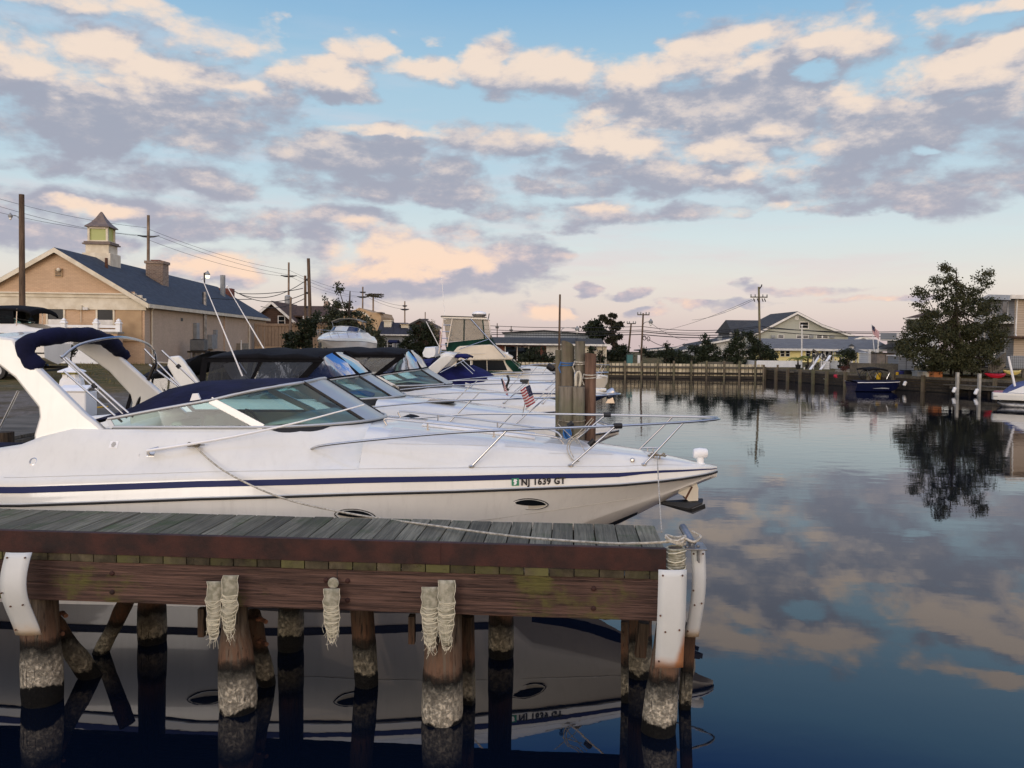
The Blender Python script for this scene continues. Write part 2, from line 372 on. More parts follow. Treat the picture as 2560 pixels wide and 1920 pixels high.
# ------------------------------------------------------------------ shared surfaces
mat('white gelcoat', (219, 218, 210), 0.28, spec=0.5, nscale=1.5, coat=0.6)
def weathered(m, amt=.035):
    nt = m.node_tree; b = bsdf(m); src = b.inputs['Base Color'].links[0].from_socket; geo = nd(nt, 'ShaderNodeNewGeometry')
    st = smooth(nt, noi(nt, vmt(nt, 'MULTIPLY', geo.outputs['Position'], (9, 9, .5)), 1.4, 5, .65), .48, .75); pt = noi(nt, geo.outputs['Position'], 2.2, 6, .65)
    k = mth(nt, 'SUBTRACT', 1.0, mth(nt, 'ADD', mth(nt, 'MULTIPLY', st, amt), mth(nt, 'MULTIPLY', pt, amt*.8)))
    s = vmt(nt, 'SCALE', src); nt.links.new(k, nt.nodes[-1].inputs['Scale']); nt.links.new(mixc(nt, mth(nt, 'MULTIPLY', st, amt*.7), s, lin(150, 136, 110)), b.inputs['Base Color'])
    b.inputs['Roughness'].default_value = .2; nt.links.new(mth(nt, 'MULTIPLY_ADD', pt, .16, .10), b.inputs['Roughness'])
weathered(MATS['white gelcoat'])
mat('cream gelcoat', (216, 208, 190), 0.28, spec=0.5, nscale=1.2, coat=0.3)
mat('warm hull gelcoat', (238, 236, 228), 0.25, nscale=1.2, coat=0.7)
weathered(MATS['warm hull gelcoat'], .05); weathered(MATS['cream gelcoat'])
mat('navy stripe', (36, 44, 86), 0.45, spec=0.15)
mat('navy gelcoat', (18, 24, 60), 0.15, coat=0.5)
mat('black rubber', (14, 14, 15), 0.6)
mat('black gloss', (8, 8, 9), 0.2)
mat('stainless steel', (196, 194, 190), 0.2, metal=1.0, nscale=8)
mat('aluminium frame', (190, 190, 186), 0.38, metal=0.6)
mat('navy canvas', (13, 15, 38), 0.9, spec=0.2, col2=(20, 23, 54), nscale=3, bump=0.35, bscale=14, bdist=0.03)
mat('black canvas', (9, 9, 12), 0.9, spec=0.2, col2=(17, 17, 21), nscale=3, bump=0.35, bscale=12, bdist=0.03)
mat('blue canvas', (17, 21, 64), 0.9, spec=0.2, col2=(25, 30, 84), nscale=3, bump=0.35, bscale=12, bdist=0.03)
mat('green canvas', (8, 36, 30), 0.9, spec=0.2, col2=(14, 52, 42), nscale=2, bump=0.3, bdist=0.03)
mat('white plastic', (232, 232, 230), 0.45)
mat('white vinyl', (228, 230, 230), 0.5)
mat('white paint', (222, 220, 214), 0.55, col2=(196, 194, 188), nscale=2)
mat('beige upholstery', (196, 200, 188), 0.6)
mat('rope', (196, 190, 176), 0.9, spec=0.1, col2=(150, 144, 130), nscale=30, bump=0.6, bscale=160, bdist=0.004)
mat('old rope', (150, 140, 120), 0.95, spec=0.1, col2=(105, 98, 84), nscale=20)
mat('blue rope', (52, 104, 160), 0.8)
mat('galvanised metal', (150, 152, 154), 0.4, metal=0.8, col2=(110, 112, 114), nscale=6)
mat('dark plastic', (28, 30, 32), 0.5)
mat('letter black', (14, 15, 18), 0.5)
mat('green sticker', (22, 122, 88), 0.4)
mat('yellow sticker', (196, 190, 60), 0.5)
mat('wire', (26, 26, 28), 0.7)
glass('teal glass', (208, 234, 232), 0.01, 1.1)
glass('smoked vinyl', (128, 134, 148), 0.06, 2.0, wav=0.12, body=(120, 124, 132), bw=0.15)
glass('blue vinyl', (96, 112, 156), 0.08, 0.9, wav=0.05, body=(70, 88, 140), bw=0.28)
glass('clear vinyl', (214, 214, 210), 0.06, 1.3, wav=0.12, body=(196, 196, 190), bw=0.22)
glass('frosted panel', (214, 218, 212), 0.15, 0.25, body=(206, 210, 204), bw=0.65)
glass('dark glass', (40, 48, 52), 0.02, 1.6, body=(20, 24, 28), bw=0.5)
mat('window dark', (22, 26, 30), 0.18, spec=0.15)
# ------------------------------------------------------------------ wood and stone surfaces
def wood(name, cA, cB, axis=0, moss=None, mossr=(0.58, 0.75), crack=0.5, fine=16, rough=0.85, isl=0.35, bump=0.5, big=0.7):
    if name in MATS: return MATS[name]
    m = bpy.data.materials.new(name); m.use_nodes = True; nt = m.node_tree; b = bsdf(m)
    tc = nd(nt, 'ShaderNodeTexCoord'); st = [fine]*3; st[axis] = 1.0
    geo = nd(nt, 'ShaderNodeNewGeometry')
    off = vmt(nt, 'SCALE', geo.outputs['Random Per Island']) ; nt.nodes[-1].inputs['Scale'].default_value = 37.0
    base = vmt(nt, 'ADD', tc.outputs['Object'], off)
    v = vmt(nt, 'MULTIPLY', base, tuple(st))
    f = noi(nt, v, 1.3, 6, 0.65, dist=0.6)
    col = mixc(nt, smooth(nt, f, 0.32, 0.68), lin(*cA), lin(*cB))
    bigf = smooth(nt, noi(nt, base, big, 4, 0.6), 0.35, 0.7)
    col = mixc(nt, mth(nt, 'MULTIPLY', bigf, 0.55), col, lin(*[c*0.45 for c in cA]))
    cr = smooth(nt, noi(nt, v, 3.1, 4, 0.7), 0.60, 0.72)
    col = mixc(nt, mth(nt, 'MULTIPLY', cr, crack), col, lin(*[c*0.3 for c in cA]))
    if moss:
        mf = smooth(nt, mth(nt, 'ADD', mth(nt, 'MULTIPLY', noi(nt, base, 1.6, 6, 0.65), 1.0), mth(nt, 'MULTIPLY', f, 0.15)), *mossr)
        col = mixc(nt, mf, col, lin(*moss))
    k = mth(nt, 'MULTIPLY_ADD', geo.outputs['Random Per Island'], isl, 1.0-isl/2)
    s = vmt(nt, 'SCALE', col); nt.links.new(k, nt.nodes[-1].inputs['Scale'])
    nt.links.new(s, b.inputs['Base Color']); b.inputs['Roughness'].default_value = rough; b.inputs['Specular IOR Level'].default_value = 0.25
    bn = nd(nt, 'ShaderNodeBump'); bn.inputs['Strength'].default_value = bump; bn.inputs['Distance'].default_value = 0.02
    nt.links.new(mth(nt, 'SUBTRACT', f, mth(nt, 'MULTIPLY', cr, 0.8)), bn.inputs['Height']); nt.links.new(bn.outputs[0], b.inputs['Normal'])
    MATS[name] = m; return m
def pilewood(name, top=(110, 98, 84), orange=(112, 86, 68), band=(206, 196, 174), zo=0.42, zb=0.09):
    """timber pile: weathered wood, a black tide line, a pale barnacle belt, black wet foot"""
    m = bpy.data.materials.new(name); m.use_nodes = True; nt = m.node_tree; b = bsdf(m)
    tc = nd(nt, 'ShaderNodeTexCoord'); geo = nd(nt, 'ShaderNodeNewGeometry')
    P3 = geo.outputs['Position']; sp = nd(nt, 'ShaderNodeSeparateXYZ'); nt.links.new(P3, sp.inputs[0])
    z = mth(nt, 'ADD', sp.outputs[2], mth(nt, 'MULTIPLY_ADD', noi(nt, P3, 9.0, 6, 0.7), 0.20, -0.10))
    oi = nd(nt, 'ShaderNodeObjectInfo'); z = mth(nt, 'ADD', z, mth(nt, 'MULTIPLY_ADD', oi.outputs['Random'], .14, -.07))
    z = mth(nt, 'ADD', z, mth(nt, 'MULTIPLY_ADD', noi(nt, P3, 2.2, 2, 0.5), .16, -.08))
    grain = noi(nt, vmt(nt, 'MULTIPLY', P3, (26, 26, 1.5)), 1.2, 5, 0.65)
    wd = mixc(nt, smooth(nt, grain, 0.3, 0.7), lin(*top), lin(*[c*0.45 for c in top]))
    wd = mixc(nt, mth(nt, 'MULTIPLY', smooth(nt, z, zo+0.40, zo+0.06), smooth(nt, grain, 0.35, 0.55)), wd, lin(*orange))
    spk = smooth(nt, noi(nt, P3, 30, 6, 0.75), 0.30, 0.58)
    bd = mixc(nt, spk, lin(*[c*0.66 for c in band]), lin(*band))
    bd = mixc(nt, smooth(nt, z, zo-0.22, zo-0.02), bd, lin(88, 86, 78))
    col = mixc(nt, smooth(nt, z, zo+0.01, zo-0.015), wd, bd)
    tide = mth(nt, 'MULTIPLY', smooth(nt, z, zo-0.06, zo+0.0), smooth(nt, z, zo+0.09, zo+0.02))
    col = mixc(nt, mth(nt, 'MULTIPLY', tide, 0.9), col, lin(24, 22, 18))
    col = mixc(nt, smooth(nt, z, zb+0.02, zb-0.01), col, lin(18, 17, 15))
    chk = smooth(nt, noi(nt, vmt(nt, 'MULTIPLY', P3, (40, 40, 2.2)), 1.6, 2, 0.5), 0.66, 0.70)
    col = mixc(nt, mth(nt, 'MULTIPLY', chk, 0.8), col, lin(18, 16, 14))
    nt.links.new(col, b.inputs['Base Color']); b.inputs['Roughness'].default_value = 0.85; b.inputs['Specular IOR Level'].default_value = 0.25
    bn = nd(nt, 'ShaderNodeBump'); bn.inputs['Strength'].default_value = 0.9; bn.inputs['Distance'].default_value = 0.025
    hh = mth(nt, 'ADD', mth(nt, 'MULTIPLY', spk, smooth(nt, z, zo+0.01, zo-0.015)), mth(nt, 'SUBTRACT', grain, chk))
    nt.links.new(hh, bn.inputs['Height']); nt.links.new(bn.outputs[0], b.inputs['Normal'])
    MATS[name] = m; return m
def courses(name, c1, c2, mortar, bw, bh, ms=0.012, rough=0.85, off=0.5, bump=0.3, axis='XZ', fade=0.3, bias=0.0):
    """brick, shingle, lap siding or concrete block in courses, in object space"""
    if name in MATS: return MATS[name]
    m = bpy.data.materials.new(name); m.use_nodes = True; nt = m.node_tree; b = bsdf(m)
    tc = nd(nt, 'ShaderNodeTexCoord'); sp = nd(nt, 'ShaderNodeSeparateXYZ'); nt.links.new(tc.outputs['Object'], sp.inputs[0])
    cb = nd(nt, 'ShaderNodeCombineXYZ')
    if axis == 'XZ': nt.links.new(mth(nt, 'ADD', sp.outputs[0], sp.outputs[1]), cb.inputs[0]); nt.links.new(sp.outputs[2], cb.inputs[1])
    else: nt.links.new(sp.outputs[0 if axis == 'XY' else 1], cb.inputs[0]); nt.links.new(sp.outputs[1 if axis == 'XY' else 0], cb.inputs[1])
    br = nd(nt, 'ShaderNodeTexBrick', offset=off); nt.links.new(cb.outputs[0], br.inputs['Vector'])
    for k, v in (('Color1', lin(*c1)), ('Color2', lin(*c2)), ('Mortar', lin(*mortar))): br.inputs[k].default_value = v
    for k, v in (('Scale', 1.0), ('Mortar Size', ms), ('Brick Width', bw), ('Row Height', bh), ('Mortar Smooth', 0.2), ('Bias', bias)): br.inputs[k].default_value = v
    n = noi(nt, tc.outputs['Object'], 0.9, 6, 0.65)
    kf = mth(nt, 'MULTIPLY_ADD', n, fade*2, 1-fade); s = vmt(nt, 'SCALE', br.outputs[0]); nt.links.new(kf, nt.nodes[-1].inputs['Scale'])
    nt.links.new(s, b.inputs['Base Color']); b.inputs['Roughness'].default_value = rough; b.inputs['Specular IOR Level'].default_value = 0.3
    bn = nd(nt, 'ShaderNodeBump'); bn.inputs['Strength'].default_value = bump; bn.inputs['Distance'].default_value = 0.02
    nt.links.new(mth(nt, 'SUBTRACT', n, br.outputs['Fac']), bn.inputs['Height']); nt.links.new(bn.outputs[0], b.inputs['Normal'])
    MATS[name] = m; return m
wood('deck plank wood', (127, 122, 104), (86, 83, 70), 1, moss=(70, 80, 52), mossr=(0.56, 0.80), fine=34, isl=0.5, crack=0.7)
def specks(m):
    nt = m.node_tree; b = bsdf(m); src = b.inputs['Base Color'].links[0].from_socket
    geo = nd(nt, 'ShaderNodeNewGeometry'); vo = nd(nt, 'ShaderNodeTexVoronoi'); vo.inputs['Scale'].default_value = 7.0; nt.links.new(geo.outputs['Position'], vo.inputs['Vector'])
    sc = nd(nt, 'ShaderNodeSeparateXYZ'); nt.links.new(vo.outputs['Color'], sc.inputs[0])
    f = mth(nt, 'MULTIPLY', smooth(nt, mth(nt, 'ADD', vo.outputs['Distance'], mth(nt, 'MULTIPLY', noi(nt, geo.outputs['Position'], 60, 2), .06)), 0.085, 0.06), mth(nt, 'GREATER_THAN', sc.outputs[0], 0.86))
    nt.links.new(mixc(nt, f, src, lin(200, 200, 194)), b.inputs['Base Color'])
specks(MATS['deck plank wood'])
wood('red beam wood', (108, 83, 72), (56, 43, 38), 0, moss=(88, 84, 46), mossr=(0.62, 0.76), fine=42, isl=0.1, crack=0.75, bump=.8)
wood('mossy end wood', (88, 80, 62), (54, 48, 36), 1, moss=(84, 82, 50), mossr=(0.52, 0.70), isl=0.7, big=6.0, fine=5)
wood('grey post wood', (128, 116, 98), (92, 82, 68), 2, moss=(104, 104, 78), mossr=(0.52, 0.74), fine=14)
wood('green post wood', (134, 126, 112), (94, 87, 76), 2, moss=(110, 110, 88), mossr=(0.52, 0.78), fine=14)
wood('red post wood', (124, 98, 82), (88, 68, 56), 2, fine=14)
wood('grey timber', (118, 112, 100), (84, 80, 72), 0, fine=10, isl=0.4)
wood('dark timber', (72, 66, 58), (46, 42, 38), 0, fine=10, isl=0.4)
wood('dark brace wood', (78, 70, 54), (48, 42, 34), 2, moss=(84, 84, 52), fine=14)
wood('pole wood', (112, 94, 78), (78, 64, 52), 2, fine=12, isl=0.1)
wood('pale pole wood', (150, 132, 114), (118, 102, 88), 2, fine=12, isl=0.1)
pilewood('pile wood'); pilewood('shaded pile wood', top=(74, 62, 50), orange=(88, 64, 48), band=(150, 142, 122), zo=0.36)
mat('rusty steel', (66, 34, 26), 0.75, metal=0.2, col2=(30, 17, 15), nscale=4, ndetail=8, npow=(.3, .7), bump=0.5, bscale=40, bdist=.006)
mat('rusty bolt', (104, 68, 46), 0.8, col2=(70, 44, 30), nscale=20)
# ------------------------------------------------------------------ water
def build_water():
    m = bpy.data.materials.new('canal water'); m.use_nodes = True; nt = m.node_tree; b = bsdf(m)
    b.inputs['Base Color'].default_value = (0.0020, 0.0048, 0.012, 1); b.inputs['Roughness'].default_value = 0.012; b.inputs['IOR'].default_value = 1.55
    geo = nd(nt, 'ShaderNodeNewGeometry'); P3 = geo.outputs['Position']
    sp = nd(nt, 'ShaderNodeSeparateXYZ'); nt.links.new(P3, sp.inputs[0])
    far = smooth(nt, sp.outputs[1], 9, 40)
    breeze = smooth(nt, noi(nt, P3, 0.045, 3, 0.55), 0.36, 0.66)
    swell = noi(nt, vmt(nt, 'MULTIPLY', P3, (0.5, 0.9, 1)), 0.75, 3, 0.45, dist=0.4)
    rip = noi(nt, vmt(nt, 'MULTIPLY', P3, (0.8, 1.6, 1)), 1.7, 4, 0.5, dist=0.3)
    amp = mth(nt, 'MULTIPLY_ADD', mth(nt, 'MULTIPLY', far, mth(nt, 'MULTIPLY_ADD', breeze, 0.8, 0.2)), 0.0095, 0.0004)
    h = mth(nt, 'ADD', mth(nt, 'MULTIPLY', swell, mth(nt, 'MULTIPLY_ADD', far, 0.0045, 0.0022)), mth(nt, 'MULTIPLY', rip, amp))
    bn = nd(nt, 'ShaderNodeBump'); bn.inputs['Strength'].default_value = 1.0; bn.inputs['Distance'].default_value = 1.0
    nt.links.new(h, bn.inputs['Height']); nt.links.new(bn.outputs[0], b.inputs['Normal'])
    MATS['canal water'] = m
    mb = MB(); mb.face([(-40, -80, 0), (110, -80, 0), (110, 80, 0), (-40, 80, 0)])
    tag(mb.build('water', 'canal water'), kind='structure')
build_water()
# ------------------------------------------------------------------ land round the canal
def ground_mat():
    m = bpy.data.materials.new('lot ground'); m.use_nodes = True; nt = m.node_tree; b = bsdf(m)
    geo = nd(nt, 'ShaderNodeNewGeometry'); P3 = geo.outputs['Position']; sp = nd(nt, 'ShaderNodeSeparateXYZ'); nt.links.new(P3, sp.inputs[0])
    g = noi(nt, P3, 9, 8, 0.75); g2 = noi(nt, P3, 0.5, 5, 0.6)
    gravel = mixc(nt, smooth(nt, g, 0.35, 0.7), lin(96, 90, 82), lin(132, 124, 114))
    gravel = mixc(nt, smooth(nt, g2, 0.5, 0.66), gravel, lin(86, 76, 58))
    gr = mixc(nt, smooth(nt, noi(nt, vmt(nt, 'MULTIPLY', P3, (1, 0.35, 1)), 2.2, 7, 0.72), 0.36, 0.62), lin(70, 74, 40), lin(116, 96, 66))
    gr = mixc(nt, smooth(nt, noi(nt, P3, 11, 4, 0.7), 0.45, 0.7), gr, lin(62, 60, 38))
    edge = mth(nt, 'ADD', sp.outputs[1], mth(nt, 'MULTIPLY_ADD', noi(nt, P3, 0.22, 5, 0.6), 16.0, -8.0))
    col = mixc(nt, smooth(nt, edge, 22.0, 25.5), gravel, gr)
    nt.links.new(col, b.inputs['Base Color']); b.inputs['Roughness'].default_value = 0.95; b.inputs['Specular IOR Level'].default_value = 0.1
    bn = nd(nt, 'ShaderNodeBump'); bn.inputs['Strength'].default_value = 0.7; bn.inputs['Distance'].default_value = 0.06
    nt.links.new(g, bn.inputs['Height']); nt.links.new(bn.outputs[0], b.inputs['Normal'])
    MATS['lot ground'] = m
ground_mat()
SHORE = [(-8.3, -60), (-8.3, 20), (-8.3, 40), (-8.3, 65.6), (2, 65.8), (20.6, 66.4), (23.0, 57.0), (25.6, 51.9), (28.0, 48.2), (31.6, 43.4), (36, 34), (44, -60)]
def build_ground():
    # rows outward from the water's edge: (point, inland direction, edge height, far height)
    out = [(-1, 0), (-1, 0), (-1, 0), (-.7, .7), (0, 1), (.5, .86), (.9, .4), (.85, .5), (.8, .6), (.85, .5), (.95, .25), (1, 0)]
    ze = [1.30, 1.30, 1.30, 1.10, 0.93, 0.93, 0.93, 0.93, 0.93, 0.95, 1.0, 1.0]
    mb = MB(); rings = []
    for d, dz in ((0, -2.5), (0, 0), (1.5, 0.03), (6, 0.08), (14, 0.22), (30, 0.42), (72, 0.5)):
        rings.append([(x+a*d, y+b*d, z+(dz if (dz < 0 or x < -5) else dz*0.6)) for (x, y), (a, b), z in zip(SHORE, out, ze)])
    mb.loft(rings)
    tag(mb.build('ground', 'lot ground', smooth=False), kind='structure')
build_ground()
# ------------------------------------------------------------------ the timber pier in front
def build_dock():
    A = G(1669, 1372, 1.44); B = G(0, 1325, 1.44)
    O = Vector((A.x, A.y, 0)); ex = (Vector((A.x, A.y, 0))-Vector((B.x, B.y, 0))).normalized(); rz = math.atan2(ex.y, ex.x)
    d = empty('wooden_pier', O, rz, 'weathered timber finger pier with rusty steel edge and barnacled piles', 'pier')
    Wd = 1.50; XL = -8.9
    rnd = random.Random(3)
    mb = MB(); x = 0.06
    while x > XL:                                               # planks laid across the pier
        w = 0.183+rnd.uniform(-.004, .004)
        mb.box((x-w/2, Wd/2+0.02+rnd.uniform(-.004, .004), 1.244+rnd.uniform(-.003, .003)), (w, Wd-.03+rnd.uniform(0, .03), 0.05)); x -= w+rnd.uniform(.006, .012)
    mb.build('deck', 'deck plank wood', d, local=True, bevel=0.006)
    mb = MB(); x = 0.06
    while x > XL:                                               # mossy butts of the planks under the steel edge
        w = 0.19; mb.box((x-w/2, 0.008+rnd.uniform(-.003, .003), 1.238+rnd.uniform(-.003, .003)), (w-.007, 0.03, 0.062)); x -= w
    mb.build('plank_butts', 'mossy end wood', d, local=True, bevel=0.004)
    mb = MB(); mb.box2((XL, -0.016, 1.270), (-0.01, -0.004, 1.44)); mb.box2((XL, -0.004, 1.428), (-0.01, 0.04, 1.44))
    mb.box2((-1.93, -0.021, 1.276), (-1.72, -0.016, 1.435))
    mb.build('edge_channel', 'rusty steel', d, local=True, bevel=0.004)
    mb = MB(); mb.box2((XL, 0.0, 0.885), (-0.06, 0.085, 1.205)); mb.build('beam', 'red beam wood', d, local=True, bevel=0.008)
    mb = MB(); mb.box2((XL, Wd-0.12, 0.90), (0.0, Wd-0.04, 1.217)); mb.build('beam', 'red beam wood', d, local=True)
    for xx in (-.55, -2.45, -2.62, -4.35, -5.9):
        for zz in (.97, 1.12): mb = MB(); mb.lathe([(.020, -.002), (.020, .006), (.012, .012), (.003, .013)], (xx, -.002, zz), 8, ax=Matrix.Rotation(R(90), 3, 'X')); mb.build('bolt', 'rusty steel', d, local=True)
    mb = MB(); mb.box2((-2.535, -.002, .885), (-2.530, .02, 1.205)); mb.build('butt_joint', 'black rubber', d, local=True)
    for xx in (-0.5, -1.75, -3.5, -5.2, -7.0):
        mb = MB(); mb.box2((xx, 0.09, 0.98), (xx+0.09, Wd-0.13, 1.217)); mb.build('joist', 'dark brace wood', d, local=True)
    M = WM[d.name].inverted()
    def pile(pxb, pyb, pxt, zt, r, r2, m='pile wood', seed=0, neck=None):
        b0 = M @ G(pxb, pyb, 0.0); Yb = G(pxb, pyb, 0.0).y; b0.y += r*0.9
        t0 = M @ P(pxt, 1500, Yb); t0 = Vector((t0.x, b0.y, zt))
        rn = random.Random(seed); mb = MB(); n = 20; prof = []
        ph = [rn.uniform(-.05, .05) for _ in range(n)]
        rings = []
        for i in range(26):
            t = i/25; z = lerp(-0.9, zt, t); tt = z/zt
            c = Vector((lerp(b0.x, t0.x, tt), b0.y, z)); rr = lerp(r, r2, max(0, tt))
            if neck and neck[0] < z < neck[1]: rr *= 1-neck[2]*math.sin(math.pi*(z-neck[0])/(neck[1]-neck[0]))
            if 0.05 < z < 0.4: rr *= 1.05
            rings.append([(c.x+rr*(1+ph[k]*.5+.03*mnoise.noise(Vector((k*.6, z*4, seed))))*math.cos(6.2832*k/n), c.y+rr*(1+ph[k]*.5+.03*mnoise.noise(Vector((k*.6, z*4, seed))))*math.sin(6.2832*k/n), z) for k in range(n)])
        mb.loft(rings, closed=True, cap=True)
        return mb.build('piling', m, d, local=True, smooth=True, auto=60)
    pile(80, 1770, 66, 1.16, 0.150, 0.135, seed=1); pile(578, 1791, 566, 0.96, 0.145, 0.12, seed=2, neck=(0.5, 0.95, .18)); pile(1098, 1818, 1104, 0.96, 0.158, 0.14, seed=3)
    pile(1650, 1846, 1693, 1.43, 0.135, 0.062, seed=4)
    for a in ((365, 1615, 362, 1.15, .13, .12), (716, 1632, 720, 1.15, .12, .11), (910, 1722, 892, 0.96, .10, .10), (1600, 1700, 1604, 1.15, .11, .10), (1250, 1650, 1250, 1.15, .12, .11)):
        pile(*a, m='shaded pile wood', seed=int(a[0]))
    # diagonal braces and loose posts under the deck
    def brace(p, q, r, flat=None):
        mb = MB(); p = M @ p; q = M @ q
        if flat: mb.bar(p, q, flat[0], flat[1])
        else: mb.tube([p.lerp(q, i/8)+Vector((0, 0, .008*math.sin(i*2.1))) for i in range(9)], [r*(1+.07*math.sin(i*1.7)) for i in range(9)], 12)
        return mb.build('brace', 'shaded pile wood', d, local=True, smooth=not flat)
    b1 = brace(P(118, 1545, 6.75), P(270, 1745, 7.1), 0.085)
    b2 = brace(P(318, 1500, 7.3), P(205, 1725, 7.7), 0.07)
    b3 = brace(P(628, 1535, 6.65), P(682, 1770, 6.95), 0.075)
    brace(P(1166, 1540, 6.5), P(1170, 1790, 6.55), 0, (0.11, 0.07)); brace(P(1562, 1552, 6.45), P(1562, 1760, 6.6), 0, (0.06, 0.05))
    brace(P(1725, 1560, 6.5), P(1706, 1850, 6.5), 0, (0.085, 0.085)); brace(P(1610, 1556, 6.3), P(1600, 1640, 6.3), 0, (.08, .08))
    brace(P(505, 1520, 6.5), P(505, 1590, 6.5), 0, (.06, .05)); brace(P(1030, 1538, 6.4), P(1030, 1606, 6.4), 0, (.085, .05))
    for px, py, D in ((655, 1550, 6.52), (657, 1606, 6.6), (150, 1580, 6.62), (158, 1535, 6.6)):
        mb = MB(); c = M @ P(px, py, D); mb.tube([c+Vector((-.03, 0.03, 0)), c+Vector((.05, -.04, 0))], .018, 8); mb.lathe([(.03, 0), (.03, .02)], c+Vector((-.03, .02, -.01)), 8)
        mb.build('bolt', 'rusty bolt', d, local=True)
    # white plastic chafe sheets nailed to the piles
    def chafe(px0, px1, py0, py1, D, bend, dx, name, rust=True, lean=0):
        m = MATS.get(name)
        if m is None:
            m = bpy.data.materials.new(name); m.use_nodes = True; nt = m.node_tree; b = bsdf(m); geo = nd(nt, 'ShaderNodeNewGeometry')
            lo = M @ P((px0+px1)/2, py1, D); z0 = P(px0, py1, D).z
            sp = nd(nt, 'ShaderNodeSeparateXYZ'); tc = nd(nt, 'ShaderNodeTexCoord'); nt.links.new(tc.outputs['Object'], sp.inputs[0])
            zz = mth(nt, 'ADD', sp.outputs[2], mth(nt, 'MULTIPLY', noi(nt, geo.outputs['Position'], 6, 5, .6), .16))
            xr = (M @ P(px1, py1, D)).x
            zz = mth(nt, 'SUBTRACT', zz, mth(nt, 'MULTIPLY', smooth(nt, sp.outputs[0], xr-.10, xr), 0.24 if rust else 0.0))
            f = smooth(nt, zz, z0+0.20, z0+0.02); n = noi(nt, geo.outputs['Position'], 3, 6, .65)
            col = mixc(nt, n, lin(214, 216, 212), lin(186, 188, 184)); col = mixc(nt, mth(nt, 'MULTIPLY', f, .9), col, lin(188, 150, 92) if not rust else lin(166, 104, 48))
            nt.links.new(col, b.inputs['Base Color']); b.inputs['Roughness'].default_value = .5; MATS[name] = m
        mb = MB(); rings = []; n = 14
        for i in range(n+1):
            t = i/n; py = lerp(py0, py1, t); s = dx*math.sin(t*math.pi*1.1)+lean*t
            c0 = M @ P(px0+s, py, D); c1 = M @ P(px1+s, py, D); off = -bend*math.sin(t*math.pi*1.4)
            c0.y += off; c1.y += off; mid = (c0+c1)/2; mid.y -= .012
            rings.append([c0, (c0*.5+mid*.5)+Vector((0, -.004, 0)), mid, (c1*.5+mid*.5)+Vector((0, -.004, 0)), c1])
        mb.loft(rings); o = mb.build('chafe_sheet', m, d, local=True, smooth=True, solid=0.014)
        for tx, ty in ((.15, .05), (.85, .05), (.12, .93), (.8, .6), (.1, .45), (.3, .62)):
            c = M @ P(lerp(px0, px1, tx)+dx*math.sin(ty*math.pi*1.1)+lean*ty, lerp(py0, py1, ty), D); c.y += -bend*math.sin(ty*math.pi*1.4)-.022
            nb = MB(); nb.lathe([(.007, -.004), (.007, .004)], c, 8, ax=Matrix.Rotation(R(90), 3, 'X')); nb.build('nail', 'rusty bolt', o, local=True)
    chafe(16, 80, 1381, 1592, 6.16, .05, -8, 'chafe sheet tan foot', rust=False, lean=11)
    chafe(1646, 1716, 1424, 1670, 5.83, .02, 0, 'chafe sheet rust streak', lean=-8)
    chafe(1727, 1761, 1371, 1594, 6.2, .03, 6, 'chafe sheet plain', rust=False, lean=-12)
    # frayed hose strips tacked over the beam
    mat('hose canvas', (168, 164, 146), 0.9, col2=(126, 124, 104), nscale=18, bump=0.5, bscale=60, bdist=0.01); mat('hose thread', (214, 208, 184), 0.9)
    def strip(px0, px1, py0, py1, D, seed):
        rn = random.Random(seed); mb = MB(); rings = []; n = 12; cs = []
        for i in range(n+1):
            t = i/n; k = 1.0 if t < .6 else 1-(t-.6)*1.1; sw = rn.uniform(-2, 2)
            a = M @ P(lerp((px0+px1)/2, px0, k)+sw, lerp(py0, py1, t), D); b = M @ P(lerp((px0+px1)/2, px1, k)+sw, lerp(py0, py1, t), D)
            off = -.010-.012*math.sin(t*3.0)-.02*max(0, t-.7); a.y += off; b.y += off; mid = (a+b)/2; mid.y -= .006; e = (rn.uniform(-.006, .006) if i > 3 else 0); a.x += e; b.x += e*rn.uniform(-1, 1)
            rings.append([a, mid, b]); cs.append((a, mid, b))
        mb.loft(rings); o = mb.build('hose_strip', 'hose canvas', d, local=True, smooth=True, solid=.008)
        tb = MB()
        for k in range(46):
            i = rn.randint(4, n); a, mid, b = cs[i]; a = a+Vector((0, 0, rn.uniform(-.012, .012))); s0 = rn.random(); dz = rn.uniform(.006, .035)
            tb.tube([a+Vector((0, -.008, 0)), a.lerp(b, .3)+Vector((0, -.012, -dz)), a.lerp(b, rn.uniform(.6, .8))+Vector((0, -.012, -dz*rn.uniform(.5, 1.3))), b+Vector((0, -.008, 0))], .0012, 4)
        for k in range(16):
            i = rn.randint(n-4, n); a, mid, b = cs[i]; p = a.lerp(b, rn.random())
            tb.tube([p+Vector((0, -.01, 0)), p+Vector((rn.uniform(-.02, .02), -.014, -.04)), p+Vector((rn.uniform(-.03, .03), -.014, -rn.uniform(.05, .10)))], .0012, 4)
        for s in (0, 2): tb.tube([c[s]+Vector((rn.uniform(-.004, .004), -.008, 0)) for c in cs], .0022, 4)
        tb.build('loose_thread', 'hose thread', o, local=True)
    for a in ((520, 557, 1452, 1590, 6.16, 1), (558, 597, 1437, 1580, 6.15, 2), (812, 851, 1470, 1592, 6.10, 3), (1056, 1097, 1466, 1612, 6.04, 4), (1097, 1138, 1449, 1612, 6.03, 5)): strip(*a)
    c = M @ P(834, 1457, 6.14); mb = MB(); mb.lathe([(.042, 0), (.042, .014), (.036, .018)], c, 20, ax=Matrix.Rotation(R(90), 3, 'X')); mb.build('disc', 'hose canvas', d, local=True)
    # hose wrapped pile head, corner cleat
    tb = MB()
    top = M @ P(1692, 1420, 6.0)
